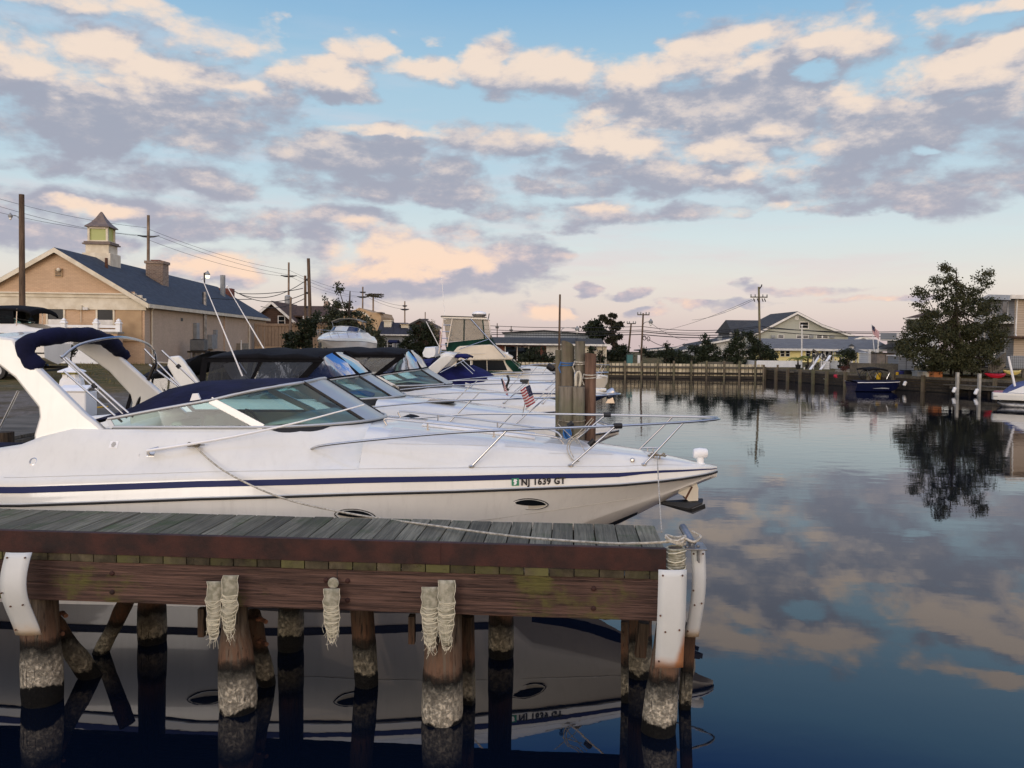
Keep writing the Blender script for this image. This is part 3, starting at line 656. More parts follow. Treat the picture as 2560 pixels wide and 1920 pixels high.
    for i in range(13):
        z = lerp(1.20, 1.425, i/12); tb.tube([(top.x+.066*math.cos(a*.6283)+.0*i, top.y+.075+.066*math.sin(a*.6283), z+.004*math.sin(a+i)) for a in range(10)], .0105, 6, closed=True)
    w = tb.build('hose_wrap', 'hose canvas', d, local=True, smooth=True)
    tb = MB(); rn = random.Random(9)
    for i in range(4):
        z = lerp(1.22, 1.41, i/3); tb.tube([(top.x+.08*math.cos(a*.6283+.1), top.y+.075+.08*math.sin(a*.6283+.1), z+.012*math.sin(a*1.3+i)) for a in range(10)], .004, 5, closed=True)
    tb.build('wrap_cord', 'hose thread', w, local=True)
    mb = MB(); p = M @ P(1712, 1362, 6.1); mb.box((p.x+.05, p.y+.10, 1.415), (.24, .22, .012)); mb.box((p.x+.11, p.y+.10, 1.36), (.012, .2, .10))
    for q in ((.02, .02), (.11, .06), (.10, .17)): mb.lathe([(.014, 0), (.014, .012), (.006, .018)], (p.x+q[0], p.y+q[1], 1.421), 6)
    cl = mb.build('corner_bracket', 'galvanised metal', d, local=True, bevel=.003)
    mb = MB(); a = Vector((p.x+.07, p.y+.09, 1.44)); mb.tube([a, a+Vector((-.02, .10, .035)), a+Vector((-.045, .22, .075))], [.03, .031, .030], 14); mb.tube([a+Vector((0, .02, 0)), a+Vector((0, .02, -.03))], .02, 10)
    mb.build('cleat_horn', 'galvanised metal', cl, local=True, smooth=True)
    return d, M
DOCK, DOCKM = build_dock()
# ------------------------------------------------------------------ express cruisers
# boat frame: x forward from the bow tip (all stations negative), y to port, z above the water
T_B = [(-9.2, 1.46), (-8, 1.55), (-6, 1.55), (-5, 1.47), (-4.2, 1.38), (-3.2, 1.20), (-2.3, 0.98), (-1.6, .77), (-1.0, .56), (-.6, .40), (-.3, .255), (-.12, .15), (0, .012)]
T_ZS = [(-9.2, 1.10), (-8, 1.13), (-7, 1.18), (-6, 1.235), (-4.2, 1.286), (-2.3, 1.30), (-1.3, 1.30), (-.6, 1.325), (0, 1.376)]
T_ZK = [(-9.2, -.42), (-5, -.42), (-3.5, -.30), (-2.5, .0), (-1.85, .33), (-1.19, .70), (-.94, .83), (-.49, 1.07), (-.2, 1.22), (0, 1.30)]
T_RISE = [(-9.2, .28), (-6, .26), (-4.2, .245), (-2.3, .225), (-.7, .17), (-.2, .10), (0, .05)]
T_CR = [(-4.3, 1.985), (-4.2, 1.975), (-3, 1.86), (-2, 1.745), (-1, 1.62), (-.5, 1.53), (-.15, 1.455), (0, 1.43)]
def hull_sec(x, n=10):
    b, zs, zk = interp(T_B, x), interp(T_ZS, x), interp(T_ZK, x)
    zk = min(zk, zs-.02); zc = lerp(zk, zs, .42) if x > -2.5 else lerp(-.02, .22, max(0, (x+6)/3.5)) ; zc = max(zc, zk+.01)
    bc = b*(0.60 if x > -1.5 else lerp(.60, .90, min(1, (-1.5-x)/3.5)))
    pts = [(0, zk), (bc*.5, lerp(zk, zc, .45)), (bc, zc), (bc+.02*b, zc+.02)]
    for i in range(1, n+1):
        t = i/n; pts.append((lerp(bc+.02*b, b, t**1.15), lerp(zc+.02, zs, t)))
    return pts
def hull_y(x, z):
    s = hull_sec(x)
    for (y0, z0), (y1, z1) in zip(s, s[1:]):
        if z0 <= z <= z1 and z1 > z0: return lerp(y0, y1, (z-z0)/(z1-z0))
    return s[-1][0]
def deck_sec(x, xw=-4.27):
    b, zs, rise = interp(T_B, x), interp(T_ZS, x), interp(T_RISE, x)
    zr = zs+rise; k = min(1.0, b/.4)
    p = [(b, zs), (b-.012*k, zs+rise*.25), (b-.028*k, zs+rise*.75), (b-.045*k, zs+rise*.93), (b-.075*k, zr+.004)]
    if x > xw:
        zt = interp(T_CR, x); y0 = b-.075*k; h = zt-zr
        p += [(y0*.95, zr+h*.14), (y0*.88, zr+h*.42), (y0*.80, zr+h*.70), (y0*.70, zr+h*.86), (y0*.5, zr+h*.955), (y0*.25, zr+h*.99), (0, zt)]
    else:
        top = interp([(-9.2, 1.62), (-8.3, 1.70), (-7.95, 1.84), (-7.6, 1.93), (-7, 1.93), (-4.27, 1.97)], x)
        y1 = interp([(-9.2, 1.22), (-7, 1.13), (-5.4, 1.09), (-4.7, .90), (-4.27, .5)], x)
        y0 = b-.075*k; h = top-zr
        p += [(lerp(y0, y1, .2), zr+h*.16), (lerp(y0, y1, .5), zr+h*.52), (lerp(y0, y1, .8), zr+h*.86), (y1, top), (y1-.06, top+.005), (y1-.09, top-.03), (0.0, top-.03) if x > -4.8 else (y1-.10, .75)]
        if x > -4.8: p[-2] = (y1*.5, top-.03)
    return p
def deck_z(x, y, xw=-4.27):
    s = deck_sec(x, xw); y = abs(y)
    for (y0, z0), (y1, z1) in zip(s[4:], s[5:]):
        if y1 <= y <= y0: return lerp(z0, z1, (y0-y)/max(1e-6, y0-y1))
    return s[-1][1]
STN = [-9.2, -8.6, -8.2, -7.95, -7.6, -7.2, -6.6, -6, -5.4, -5, -4.6, -4.29, -4.26, -4.0, -3.6, -3.2, -2.7, -2.3, -1.9, -1.6, -1.3, -1.0, -.75, -.5, -.3, -.18, -.09, -.03, 0]
# windscreen: pairs of (base, top) round the starboard half, aft to centre
WS = [((-7.15, -1.10, 1.945), (-7.23, -1.06, 2.04)), ((-6.3, -1.095, 1.955), (-6.65, -1.045, 2.155)), ((-5.42, -1.075, 1.965), (-6.05, -1.02, 2.27)), ((-5.0, -.99, 1.975), (-5.72, -.95, 2.35)),
      ((-4.66, -.80, 1.985), (-5.40, -.78, 2.415)), ((-4.36, -.50, 1.995), (-5.12, -.50, 2.46)), ((-4.22, 0, 2.0), (-5.05, 0, 2.48))]
def cruiser(loc, heading, label, group, hull_m='warm hull gelcoat', deck_m='white gelcoat', stripe='navy stripe', ws_h=1.0, ws_dx=0.0, ws_dz=0.0, glass_m='teal glass', scl=1.0, ws=True):
    r = empty('motor_cruiser', loc, heading, label, 'boat', group)
    if scl != 1.0: r.scale = (scl,)*3; WM[r.name] = WM[r.name] @ Matrix.Diagonal((scl, scl, scl, 1))
    mir = lambda p: (p[0], -p[1], p[2])
    full = lambda sec, x: [(x, y, z) for y, z in sec][::-1][:0] or ([(x, -y, z) for y, z in sec[::-1]]+[(x, y, z) for y, z in sec[1:]])
    mb = MB(); mb.loft([full(hull_sec(x), x) for x in STN]); s = full(hull_sec(STN[0]), STN[0]); mb.face(s)
    mb.build('hull', hull_m, r, local=True, smooth=True, auto=32)
    mb = MB(); mb.loft([[(x, -y, z) for y, z in deck_sec(x)]+[(x, y, z) for y, z in deck_sec(x)[::-1][1:]] for x in STN])
    mb.build('deck', deck_m, r, local=True, smooth=True, auto=38)
    def strip(f, m, name, x0=-9.2, off=.004):
        """a band lying on the topsides; f(x) gives two heights and the side outline"""
        for sg in (-1, 1):
            mb = MB(); xs = [x for x in STN if x >= x0]
            mb.loft([[(x, sg*(y+off), z) for y, z in f(x)] for x in xs]); mb.build(name, m, r, local=True, smooth=True)
    def stripe_f(x):
        b, zs, rise = interp(T_B, x), interp(T_ZS, x), interp(T_RISE, x); k = min(1, b/.4); u = lerp(.45, .80, min(1, -x/6+.25)) 
        at = lambda t: (b-.012*k-.016*k*(t-.25)/.5, zs+rise*t)
        return [at(.46 if x < -1 else .55), at(.72)]
    if stripe: strip(stripe_f, stripe, 'stripe', off=.005)
    # rubbing strake: a light bead over a dark one
    for nm, m, dz, rr, dy in (('rub_rail', 'black rubber', -.012, .011, .004), ('rub_rail_insert', 'aluminium frame', .008, .010, .006)):
        mb = MB(); pts = [(x, -interp(T_B, x)-dy, interp(T_ZS, x)+dz) for x in STN]+[(x, interp(T_B, x)+dy, interp(T_ZS, x)+dz) for x in STN[::-1]]
        mb.tube(pts, rr, 6); mb.build(nm, m, r, local=True, smooth=True)
    zb = lambda x: interp([(-9.2, .20), (-5, .24), (-3, .30), (-2.2, .36), (-1.5, .58), (-1.05, .77)], x)
    strip(lambda x: [(hull_y(x, z), z) for z in (zb(x), zb(x)+.03, zb(x)+.065)], 'black gloss', 'boot_stripe', off=.005) if False else None
    for sg in (-1, 1):
        mb = MB(); xs = [x for x in STN if x <= -1.0]+[-1.02]
        mb.loft([[(x, sg*(hull_y(x, max(z, interp(T_ZK, x)+.005))+.005), max(z, interp(T_ZK, x)+.005)) for z in (zb(x), zb(x)+.04, zb(x)+.085)] for x in sorted(xs)]); mb.build('boot_stripe', 'black rubber', r, local=True, smooth=True)
        mb = MB(); kx = [x for x in STN if -5.5 < x < -.9]; kz = lambda x: interp([(-6, .70), (-3.9, .86), (-2.6, .95), (-1.0, 1.10)], x)
        mb.tube([(x, sg*(hull_y(x, kz(x))+.001), kz(x)) for x in kx], .004, 5); mb.build('styling_line', 'aluminium frame', r, local=True)
    # windscreen
    W2 = [(Vector(b)+Vector((ws_dx, 0, ws_dz)), Vector(b)+(Vector(t)-Vector(b))*ws_h+Vector((ws_dx, 0, ws_dz))) for b, t in WS]
    if not ws: return r, W2, None
    wfull = W2+[(Vector(mir(b)), Vector(mir(t))) for b, t in W2[::-1][1:]]
    def dense(a, b, n=5): return [wfull[a]] if a == b else [w for w in wfull[a:b+1]]
    for a, b in ((0, 2), (2, 5), (5, 7), (7, 10), (10, 12)):
        bs = crv([w[0] for w in wfull[a:b+1]], 5); ts = crv([w[1] for w in wfull[a:b+1]], 5)
        mb = MB(); mb.loft([[p, q] for p, q in zip(bs, ts)]); mb.build('windscreen_pane', 'frosted panel' if a == 5 else glass_m, r, local=True, smooth=True)
    bs = crv([w[0] for w in wfull], 5); ts = crv([w[1] for w in wfull], 5)
    mb = MB(); mb.tube(ts, .020, 8); fr = mb.build('windscreen_frame', 'aluminium frame', r, local=True, smooth=True)
    mb = MB(); mb.tube([b+Vector((0, 0, .008)) for b in bs], .018, 6); mb.build('base_rail', 'aluminium frame', fr, local=True, smooth=True)
    mb = MB(); mb.loft([[b+Vector((0, 0, -.005)), b+Vector((0.03, -.030 if b.y < 0 else .030, -.065-.14*min(1, abs(ws_dx))))] for b in bs]); mb.build('seal', 'black rubber', fr, local=True, solid=.01)
    for i in (2, 5, 7, 10):
        b, t = wfull[i]; mb = MB(); wd = .085 if i in (2, 10) else .04
        mb.bar(b, t, .02, wd, up=(1, 0, 0)); mb.build('mullion', 'white gelcoat' if i in (2, 10) else 'black rubber', fr, local=True, bevel=.004)
    for b, t in (W2[0], (Vector(mir(W2[0][0])), Vector(mir(W2[0][1])))): mb = MB(); mb.bar(b, t, .02, .05, up=(1, 0, 0)); mb.build('end_post', 'aluminium frame', fr, local=True)
    # helm inside
    mb = MB(); mb.loft([[(ws_dx-4.5, y*.55, 1.93), (ws_dx-5.1, y, 2.02), (ws_dx-5.45, y, 1.98), (ws_dx-5.5, y, 1.2)] for y in (-.95, -.5, 0, .5, .95)])
    ds = mb.build('dashboard', 'beige upholstery', r, local=True, smooth=True, solid=.02)
    mb = MB(); c = Vector((ws_dx-5.75, -.45, 1.95)); ax = Matrix.Rotation(R(60), 3, 'Y')
    mb.tube([c+ax @ Vector((.19*math.cos(k*.3927), .19*math.sin(k*.3927), 0)) for k in range(16)], .014, 6, closed=True)
    for k in (0, 5, 11): mb.tube([c, c+ax @ Vector((.19*math.cos(k*.3927), .19*math.sin(k*.3927), 0))], .01, 5)
    mb.build('steering_wheel', 'dark plastic', r, local=True, smooth=True)
    for y in (-.45, .5):
        mb = MB(); mb.box((ws_dx-6.3, y, 1.50), (.5, .6, .22)); mb.box((ws_dx-6.58, y, 1.74), (.16, .6, .50)); mb.box((ws_dx-6.3, y, 1.05), (.3, .4, .7)); mb.build('helm_seat', 'beige upholstery', r, local=True, bevel=.05)
    return r, W2, wfull
def bow_rail(r, clamps=False):
    near = [(-4.84, -1.15, 1.74), (-4.6, -1.18, 1.80), (-3.42, -1.17, 1.93), (-2.62, -1.03, 1.97), (-1.35, -.70, 2.0), (-.55, -.40, 2.02), (-.12, -.19, 2.035)]
    pts = near+[(0.02, 0, 2.04)]+[(x, -y, z) for x, y, z in near[::-1]]
    mb = MB(); mb.tube(crv(pts, 5), .0145, 8); o = mb.build('bow_rail', 'stainless steel', r, local=True, smooth=True)
    for sg in (-1, 1):
        for (tx, ty, tz), bx in (((-2.62, -1.03, 1.97), -3.02), ((-1.35, -.70, 2.0), -1.88), ((-.5, -.38, 2.02), -.98)):
            yb = interp(T_B, bx)-.10; mb = MB(); b = Vector((bx, -yb*sg*-1*-1, deck_z(bx, yb))); t = Vector((tx, ty*sg*1, tz)); b.y = math.copysign(yb, t.y)
            mb.tube([b, t], .0125, 8); mb.lathe([(.034, -.004), (.034, .008), (.016, .02)], b, 10); mb.build('stanchion', 'stainless steel', o, local=True, smooth=True)
    return o
def porthole(r, x, z, w, h, side=-1):
    e = .05; p = Vector((x, side*hull_y(x, z), z)); tx = (Vector((x+e, side*hull_y(x+e, z), z))-Vector((x-e, side*hull_y(x-e, z), z))).normalized()
    tz = (Vector((x, side*hull_y(x, z+e), z+e))-Vector((x, side*hull_y(x, z-e), z-e))).normalized(); n = tx.cross(tz)*(1 if side < 0 else -1); tilt = Matrix.Rotation(R(-6), 3, n); tx = tilt @ tx; tz = tilt @ tz
    eye = lambda s, o, z0=0, zk=1: [p+n*o+tx*(w/2*s*math.cos(a))+tz*(h/2*s*zk*math.copysign(abs(math.sin(a))**1.25, math.sin(a))+z0) for a in [k*math.pi/20 for k in range(40)]]
    mb = MB(); mb.tube(eye(1, .004), .006, 6, closed=True); po = mb.build('porthole', 'black gloss', r, local=True, smooth=True)
    mb = MB(); mb.loft([eye(.99, .003), eye(.93, .012), eye(.86, .010)], closed=True); mb.build('trim_ring', 'white gelcoat', po, local=True, smooth=True)
    mb = MB(); mb.face(eye(.94, .006, 0)); mb.build('recess', 'cream gelcoat', po, local=True)
    up = []
    for k in range(21):
        a = k*math.pi/20; up.append(p+n*.011+tx*(w/2*.86*math.cos(a))+tz*(h/2*.80*abs(math.sin(a))**1.25+.004))
    for k in range(21):
        t = k/20; up.append(p+n*.011+tx*(w/2*.86*(-1+2*t))+tz*(-h*.16*math.sin(math.pi*t)*(1-.5*t)))
    mb = MB(); mb.face(up[:-1]); mb.build('pane', 'window dark', po, local=True)
def plane_on_hull(x, z, side=-1, band=True):
    """axes (right, up, out) of the starboard topsides at x"""
    e = .25; f = (lambda q: interp(T_B, q)-.012) if band else (lambda q: hull_y(q, z))
    a = Vector((x-e, side*f(x-e), interp(T_ZS, x-e)-interp(T_ZS, x)+z)); b = Vector((x+e, side*f(x+e), interp(T_ZS, x+e)-interp(T_ZS, x)+z))
    rt = (b-a).normalized(); up = Vector((0, .10, 1)); out = rt.cross(up).normalized(); up = out.cross(rt)
    return Vector((x, side*f(x), z)), Matrix((rt, up, out)).transposed()
def letter(r, body, x, z, size, name='registration_number', m='letter black', sx=1.0, bold=.0):
    p, ax = plane_on_hull(x, z); return text_mesh(body, size, p+ax @ Vector((0, 0, .008)), ax, name, m, r, sx=sx, bold=bold)
BOATS = 'motor boats moored side by side along the bulkhead'
def near_boat():
    r, W2, wf = cruiser((2.60, 10.1, 0), math.atan2(-.03, 1), 'white express cruiser with navy stripe and radar arch, moored closest behind the timber pier', BOATS)
    mir = lambda p: Vector((p[0], -p[1], p[2]))
    bow_rail(r)
    for x, z in ((-2.35, 1.10), (-4.29, 1.03), (-5.88, .98)): porthole(r, x, z, .45, .148)
    for x, z in ((-2.35, 1.10), (-4.29, 1.03)): porthole(r, x, z, .45, .148, 1)
    letter(r, 'NJ 1639 GT', -2.20, interp(T_ZS, -2.2)+.070, .102, sx=.95, bold=.004)
    p, ax = plane_on_hull(-2.52, interp(T_ZS, -2.52)+.078); mb = MB(); mb.box(p+ax @ Vector((0, 0, .006)), (.085, .085, .003), ax=ax); st = mb.build('registration_sticker', 'green sticker', r, local=True)
    shape = [(-.2, .40), (.15, .36), (.28, .15), (.12, .08), (.22, -.1), (.10, -.34), (-.16, -.42), (-.26, -.28), (-.10, -.12), (-.28, .05), (-.22, .22)]
    mb = MB(); mb.face([p+ax @ Vector((a*.085, b*.085, .0085)) for a, b in shape]); mb.build('state_outline', 'white plastic', st, local=True)
    # foredeck grab rails
    for sg in (-1, 1):
        pts = [(-4.1, sg*.50, deck_z(-4.1, .5)), (-4.12, sg*.50, deck_z(-4.1, .5)+.075), (-3.9, sg*.52, deck_z(-3.9, .52)+.085), (-3.2, sg*.50, deck_z(-3.2, .5)+.085), (-2.4, sg*.42, deck_z(-2.4, .42)+.08), (-2.05, sg*.36, deck_z(-2.05, .36)+.07), (-1.95, sg*.34, deck_z(-1.95, .34))]
        mb = MB(); mb.tube(crv(pts, 4), .0125, 8); g = mb.build('grab_rail', 'stainless steel', r, local=True, smooth=True)
        for x, y in ((-3.6, .51), (-2.8, .46)):
            mb = MB(); mb.tube([(x, sg*y, deck_z(x, y)), (x, sg*y, deck_z(x, y)+.085)], .011, 6); mb.lathe([(.028, 0), (.028, .006)], (x, sg*y, deck_z(x, y)), 8); mb.build('rail_post', 'stainless steel', g, local=True)
    # sun pad ridge and hatch on the foredeck
    mb = MB(); mb.loft([[(x, y, deck_z(x, y)+.012) for y in (-.30, -.1, .1, .30)] for x in (-3.7, -3.2, -2.7, -2.3)]); mb.build('deck_hatch', 'white plastic', r, local=True, smooth=True, solid=.02)
    mat('nonskid', (200, 201, 198), .75, nscale=40, bump=.4, bscale=220, bdist=.003)
    for sg in (-1, 1):
        for xa, xb in ((-4.0, -2.75), (-2.65, -1.35)):
            mb = MB(); mb.loft([[(x, sg*y, deck_z(x, y)+.003) for y in [lerp(.62, interp(T_B, x)-.30, k/6) if interp(T_B, x)-.30 > .64 else lerp(.40, interp(T_B, x)-.22, k/6) for k in range(7)]] for x in [lerp(xa, xb, k/10) for k in range(11)]]); mb.build('nonskid_panel', 'nonskid', r, local=True, smooth=True)
        mb = MB(); mb.tube([(x, sg*(deck_sec(x)[4][0]-.012), deck_z(x, deck_sec(x)[4][0]-.012)+.0005) for x in STN if -8.6 < x < -.3], .003, 5); mb.build('deck_seam', 'aluminium frame', r, local=True)
    # bow cleat, fairleads, lights, searchlight
    def cleat(x, y, sg, name='cleat', rz=0):
        z = deck_z(x, y); mb = MB(); c = Vector((x, sg*y, z)); a = Matrix.Rotation(rz, 3, 'Z')
        mb.tube([c+a @ Vector((-.12, 0, .045)), c+a @ Vector((-.06, 0, .05)), c+a @ Vector((.06, 0, .05)), c+a @ Vector((.12, 0, .045))], [.007, .012, .012, .007], 8)
        for q in (-.035, .035): mb.tube([c+a @ Vector((q, 0, -.004)), c+a @ Vector((q, 0, .05))], .010, 8)
        mb.build(name, 'stainless steel', r, local=True, smooth=True); return c
    cleat(-.80, .30, -1); cleat(-.80, .30, 1)
    z = deck_z(-.20, .0); mb = MB(); mb.lathe([(.055, -.01), (.06, .0), (.045, .012), (.045, .085), (.055, .09)], (-.21, 0, z), 14); ss = mb.build('searchlight', 'white plastic', r, local=True, smooth=True)
    mb = MB(); mb.tube([(-.30, 0, z+.125), (-.285, 0, z+.125), (-.22, 0, z+.13), (-.14, 0, z+.13), (-.125, 0, z+.13)], [.048, .062, .068, .060, .048], 16); mb.build('lamp_head', 'white plastic', ss, local=True, smooth=True)
    z = deck_z(-1.12, .50); mb = MB(); mb.lathe([(.028, -.004), (.028, .012), (.022, .03), (.006, .036)], (-1.12, -.46, deck_z(-1.12, .46)), 12); mb.build('deck_fitting', 'stainless steel', r, local=True, smooth=True)
    # anchor and its roller under the bow
    an = MB()
    for sg in (-1, 1): an.prism([(-.50, sg*.05, 1.20), (-.28, sg*.05, 1.27), (-.24, sg*.045, 1.16), (-.24, sg*.045, 1.0), (-.34, sg*.045, .97), (-.42, sg*.045, 1.06), (-.54, sg*.05, 1.11)], (0, sg*.012, 0))
    an.tube([(-.30, -.055, 1.12), (-.30, .055, 1.12)], .03, 10)
    an = an.build('anchor_roller', 'cream gelcoat', r, local=True); an['label'] = 'cream anchor bracket with rust stains'
    a = MB(); a.bar((-.56, 0, 1.16), (-.28, 0, .99), .03, .04); a.bar((-.32, 0, 1.18), (-.40, 0, 1.02), .12, .025)
    a.build('anchor_shank', 'rusty bolt', an, local=True)
    a = MB()
    for sg in (-1, 1):
        for q in ([(-0.820, 0, 0.975), (-0.370, sg*.13, 0.920), (-0.200, sg*.12, 0.990), (-0.170, sg*.02, 1.020), (-0.420, 0, 0.990)],): a.prism(q, (0, 0, -.02))
        a.prism([(-0.820, 0, 0.970), (-0.340, sg*.13, 0.910), (-0.170, sg*.12, 0.980), (-0.160, sg*.11, 0.920), (-0.320, sg*.12, 0.850), (-0.520, sg*.06, 0.900)], (0, sg*.012, 0))
    a.build('anchor', 'dark plastic', r, local=True)
    # vent, filler cap, spring cleat on the side, antenna laid down over the windscreen
    def on_side(px, py):
        """point of the starboard deck side seen at a photo pixel"""
        M = WM[r.name].inverted(); o = M @ Vector((0, 0, EYE)); dv = (M.to_3x3() @ ray(px, py)); best = None
        t = 8.0
        while t < 12:
            q = o+dv*(t/1.0)
            if -9 < q.x < 0 and interp(T_ZS, q.x) < q.z < 2.05:
                ys = deck_sec(q.x)
                for (y0, z0), (y1, z1) in zip(ys, ys[1:9]):
                    if min(z0, z1) <= q.z <= max(z0, z1) and -q.y <= lerp(y0, y1, (q.z-z0)/((z1-z0) or 1e-6)): return q
            t += .01
        return o+dv*9
    def side_ax(q):
        n = Vector((0, -.85, .5)).normalized(); rt = Vector((1, 0, 0)); up = n.cross(rt); return Matrix((rt, up, n)).transposed()
    q = on_side(285, 1112); ax = side_ax(q); mb = MB(); mb.box(q+ax @ Vector((0, 0, .004)), (.10, .085, .008), ax=ax); v = mb.build('vent', 'white plastic', r, local=True, bevel=.01)
    mb = MB()
    for k in range(5): mb.box(q+ax @ Vector((0, -.028+.014*k, .010)), (.055-.012*abs(k-2), .004, .006), ax=ax)
    mb.build('vent_slats', 'dark plastic', v, local=True)
    q = on_side(84, 1154); ax = side_ax(q); mb = MB(); mb.lathe([(.048, -.004), (.048, .006), (.036, .009), (.034, .004)], q, 20, ax=ax); mb.build('filler_cap', 'stainless steel', r, local=True, smooth=True)
    q = on_side(490, 1114); mb = MB(); mb.tube([q+Vector((-.11, -.05, .012)), q+Vector((-.05, -.055, .014)), q+Vector((.06, -.055, .016)), q+Vector((.12, -.05, .016))], [.006, .011, .011, .006], 8)
    for e in (-.03, .035): mb.tube([q+Vector((e, 0, -.004)), q+Vector((e, -.055, .014))], .009, 6)
    mb.build('cleat', 'stainless steel', r, local=True, smooth=True); near_boat.cleat = WM[r.name] @ (q+Vector((0, -.06, .015)))
    q = on_side(378, 1134); ax = side_ax(q); M = WM[r.name].inverted()
    mb = MB(); mb.box(q+ax @ Vector((0, 0, .006)), (.09, .075, .010), ax=ax); mb.tube([q+Vector((-.02, -.03, 0)), q+Vector((0, -.07, .045)), q+Vector((.12, -.07, .075))], .018, 8)
    ab = mb.build('antenna_mount', 'stainless steel', r, local=True, bevel=.003)
    e0 = q+Vector((.0, -.07, .045)); e1 = M @ P(912, 1011, 9.05)
    mb = MB(); mb.tube([e0.lerp(e1, t/10)-Vector((0, 0, .05*math.sin(math.pi*t/10)))+Vector((0, -.03, 0)) for t in range(11)], [.018-.0011*t for t in range(11)], 8); mb.build('antenna', 'white plastic', ab, local=True, smooth=True)
    mb = MB(); mb.tube(crv([q+Vector((-.13, -.02, .0)), q+Vector((-.12, -.04, -.07)), q+Vector((-.03, -.04, -.10)), q+Vector((.04, -.03, -.04))], 5), .004, 5); mb.build('antenna_lead', 'white plastic', ab, local=True)
    # navy cockpit cover stretched aft from the windscreen
    cr = [(-7.55, 1.03, 1.99, 2.02), (-7.23, 1.07, 2.045, 2.16), (-6.9, 1.06, 2.11, 2.36), (-6.55, 1.055, 2.175, 2.44), (-6.05, 1.03, 2.285, 2.455), (-5.72, .96, 2.365, 2.47), (-5.40, .79, 2.43, 2.48), (-5.12, .51, 2.475, 2.49)]
    mb = MB(); rings = []
    for x, y, ze, zc in cr:
        rings.append([(x, y*t, lerp(zc, ze, abs(t)**1.6)+.008*math.sin(7*t+x*3)) for t in (-1, -.97, -.8, -.6, -.4, -.2, 0, .2, .4, .6, .8, .97, 1)])
    rings = [[(p[0]-.02, p[1], p[2]-.05) for p in rings[0]]]+rings
    mb.loft(rings); mb.build('cockpit_cover', 'navy canvas', r, local=True, smooth=True, auto=70, solid=.006)
    mb = MB(); mb.prism([(-6.28, -1.045, 2.26), (-6.16, -1.045, 2.28), (-6.19, -1.045, 2.35), (-6.25, -1.045, 2.345)], (0, .03, 0)); mb.build('horn_bracket', 'white plastic', r, local=True)
    # radar arch
    side = [(-8.95, 2.96), (-8.66, 3.0), (-8.36, 2.96), (-8.27, 2.82), (-7.48, 2.10), (-7.34, 2.0), (-7.22, 1.90), (-7.22, 1.72), (-8.05, 1.72), (-8.06, 1.86), (-8.01, 2.06), (-8.03, 2.17), (-8.32, 2.50), (-8.68, 2.76)]
    a = MB()
    yl = lambda z: 1.085-.10*(z-1.9)
    for sg in (-1, 1):
        o = [Vector((x, sg*(yl(z)+.05), z)) for x, z in side]; i = [Vector((x, sg*(yl(z)-.06), z)) for x, z in side]
        va = [a.v(p) for p in o]; vb = [a.v(p) for p in i]; a.bm.faces.new(va); a.bm.faces.new(vb[::-1]); n = len(va)
        for k in range(n): a.bm.faces.new((va[k], va[(k+1) % n], vb[(k+1) % n], vb[k]))
    a.loft([[(x, y, 2.94+.06*(1-(y/1.05)**2)+dz) for x, dz in ((-8.9, -.02), (-8.66, .05), (-8.37, .0), (-8.44, -.06), (-8.8, -.08))] for y in (-1.03, -.9, -.6, -.3, 0, .3, .6, .9, 1.03)], closed=True, cap=True)
    a.build('radar_arch', 'white gelcoat', r, local=True, bevel=.03, smooth=True)
    # bimini stowed on its frame
    base = crv([(-8.10, -.95, 2.60), (-8.20, -1.02, 2.76), (-8.24, -.96, 2.90), (-8.16, -.70, 2.98), (-8.10, -.2, 3.01), (-8.12, .35, 2.98), (-8.16, .8, 2.88), (-8.19, 1.05, 2.75), (-8.16, 1.12, 2.66)], 5)
    b = MB(); rr = [(.098+.010*math.sin(i*.9)+.006*math.sin(i*2.3))*(.7 if i in (0, len(base)-1) else 1) for i in range(len(base))]
    b.tube(base, rr, 14); bi = b.build('bimini_roll', 'navy canvas', r, local=True, smooth=True, auto=80)
    b = MB(); b.tube(crv([(-7.84, -.95, 2.74), (-7.76, -.68, 2.90), (-7.62, -.1, 2.985), (-7.6, .5, 2.93), (-7.66, .95, 2.80), (-7.68, 1.06, 2.62), (-7.70, 1.08, 2.5)], 6), .016, 8)
    fr = b.build('bimini_frame', 'stainless steel', r, local=True, smooth=True)
    for p, q in (((-7.86, -.93, 2.76), (-7.05, -.98, 2.05)), ((-7.80, -.93, 2.74), (-6.98, -.98, 2.06)), ((-7.84, -.90, 2.58), (-7.12, -.96, 2.0)), ((-7.85, 1.06, 2.82), (-7.18, 1.09, 2.12)), ((-7.62, 1.10, 2.80), (-7.12, 1.10, 2.34)), ((-7.80, 1.10, 2.60), (-7.05, 1.10, 2.05))):
        mb = MB(); mb.tube([p, q], .0135, 8); mb.build('frame_pole', 'stainless steel', fr, local=True, smooth=True)
    for p in ((-7.45, -.95, 2.42), (-7.38, 1.10, 2.58)):
        mb = MB(); mb.tube([Vector(p)+Vector((-.015, 0, .015)), Vector(p)+Vector((.02, 0, -.02))], .030, 10); mb.build('clamp', 'black rubber', fr, local=True)
    mb = MB(); mb.tube([(-7.70, 1.07, 2.62), (-7.98, 1.0, 1.9)], .026, 8); mb.build('gas_strut', 'black gloss', r, local=True, smooth=True)
    mb = MB(); mb.box((-8.6, -.85, 1.45), (.9, .5, .5)); mb.box((-8.55, .2, 1.35), (.9, 2.0, .5)); mb.build('cockpit_seat', 'navy canvas', r, local=True, bevel=.06)
    mb = MB(); mb.tube(crv([(-8.55, -1.15, 1.72), (-8.3, -1.16, 2.2), (-8.22, -1.16, 2.36)], 4), .014, 8); mb.build('grab_pole', 'stainless steel', r, local=True, smooth=True)
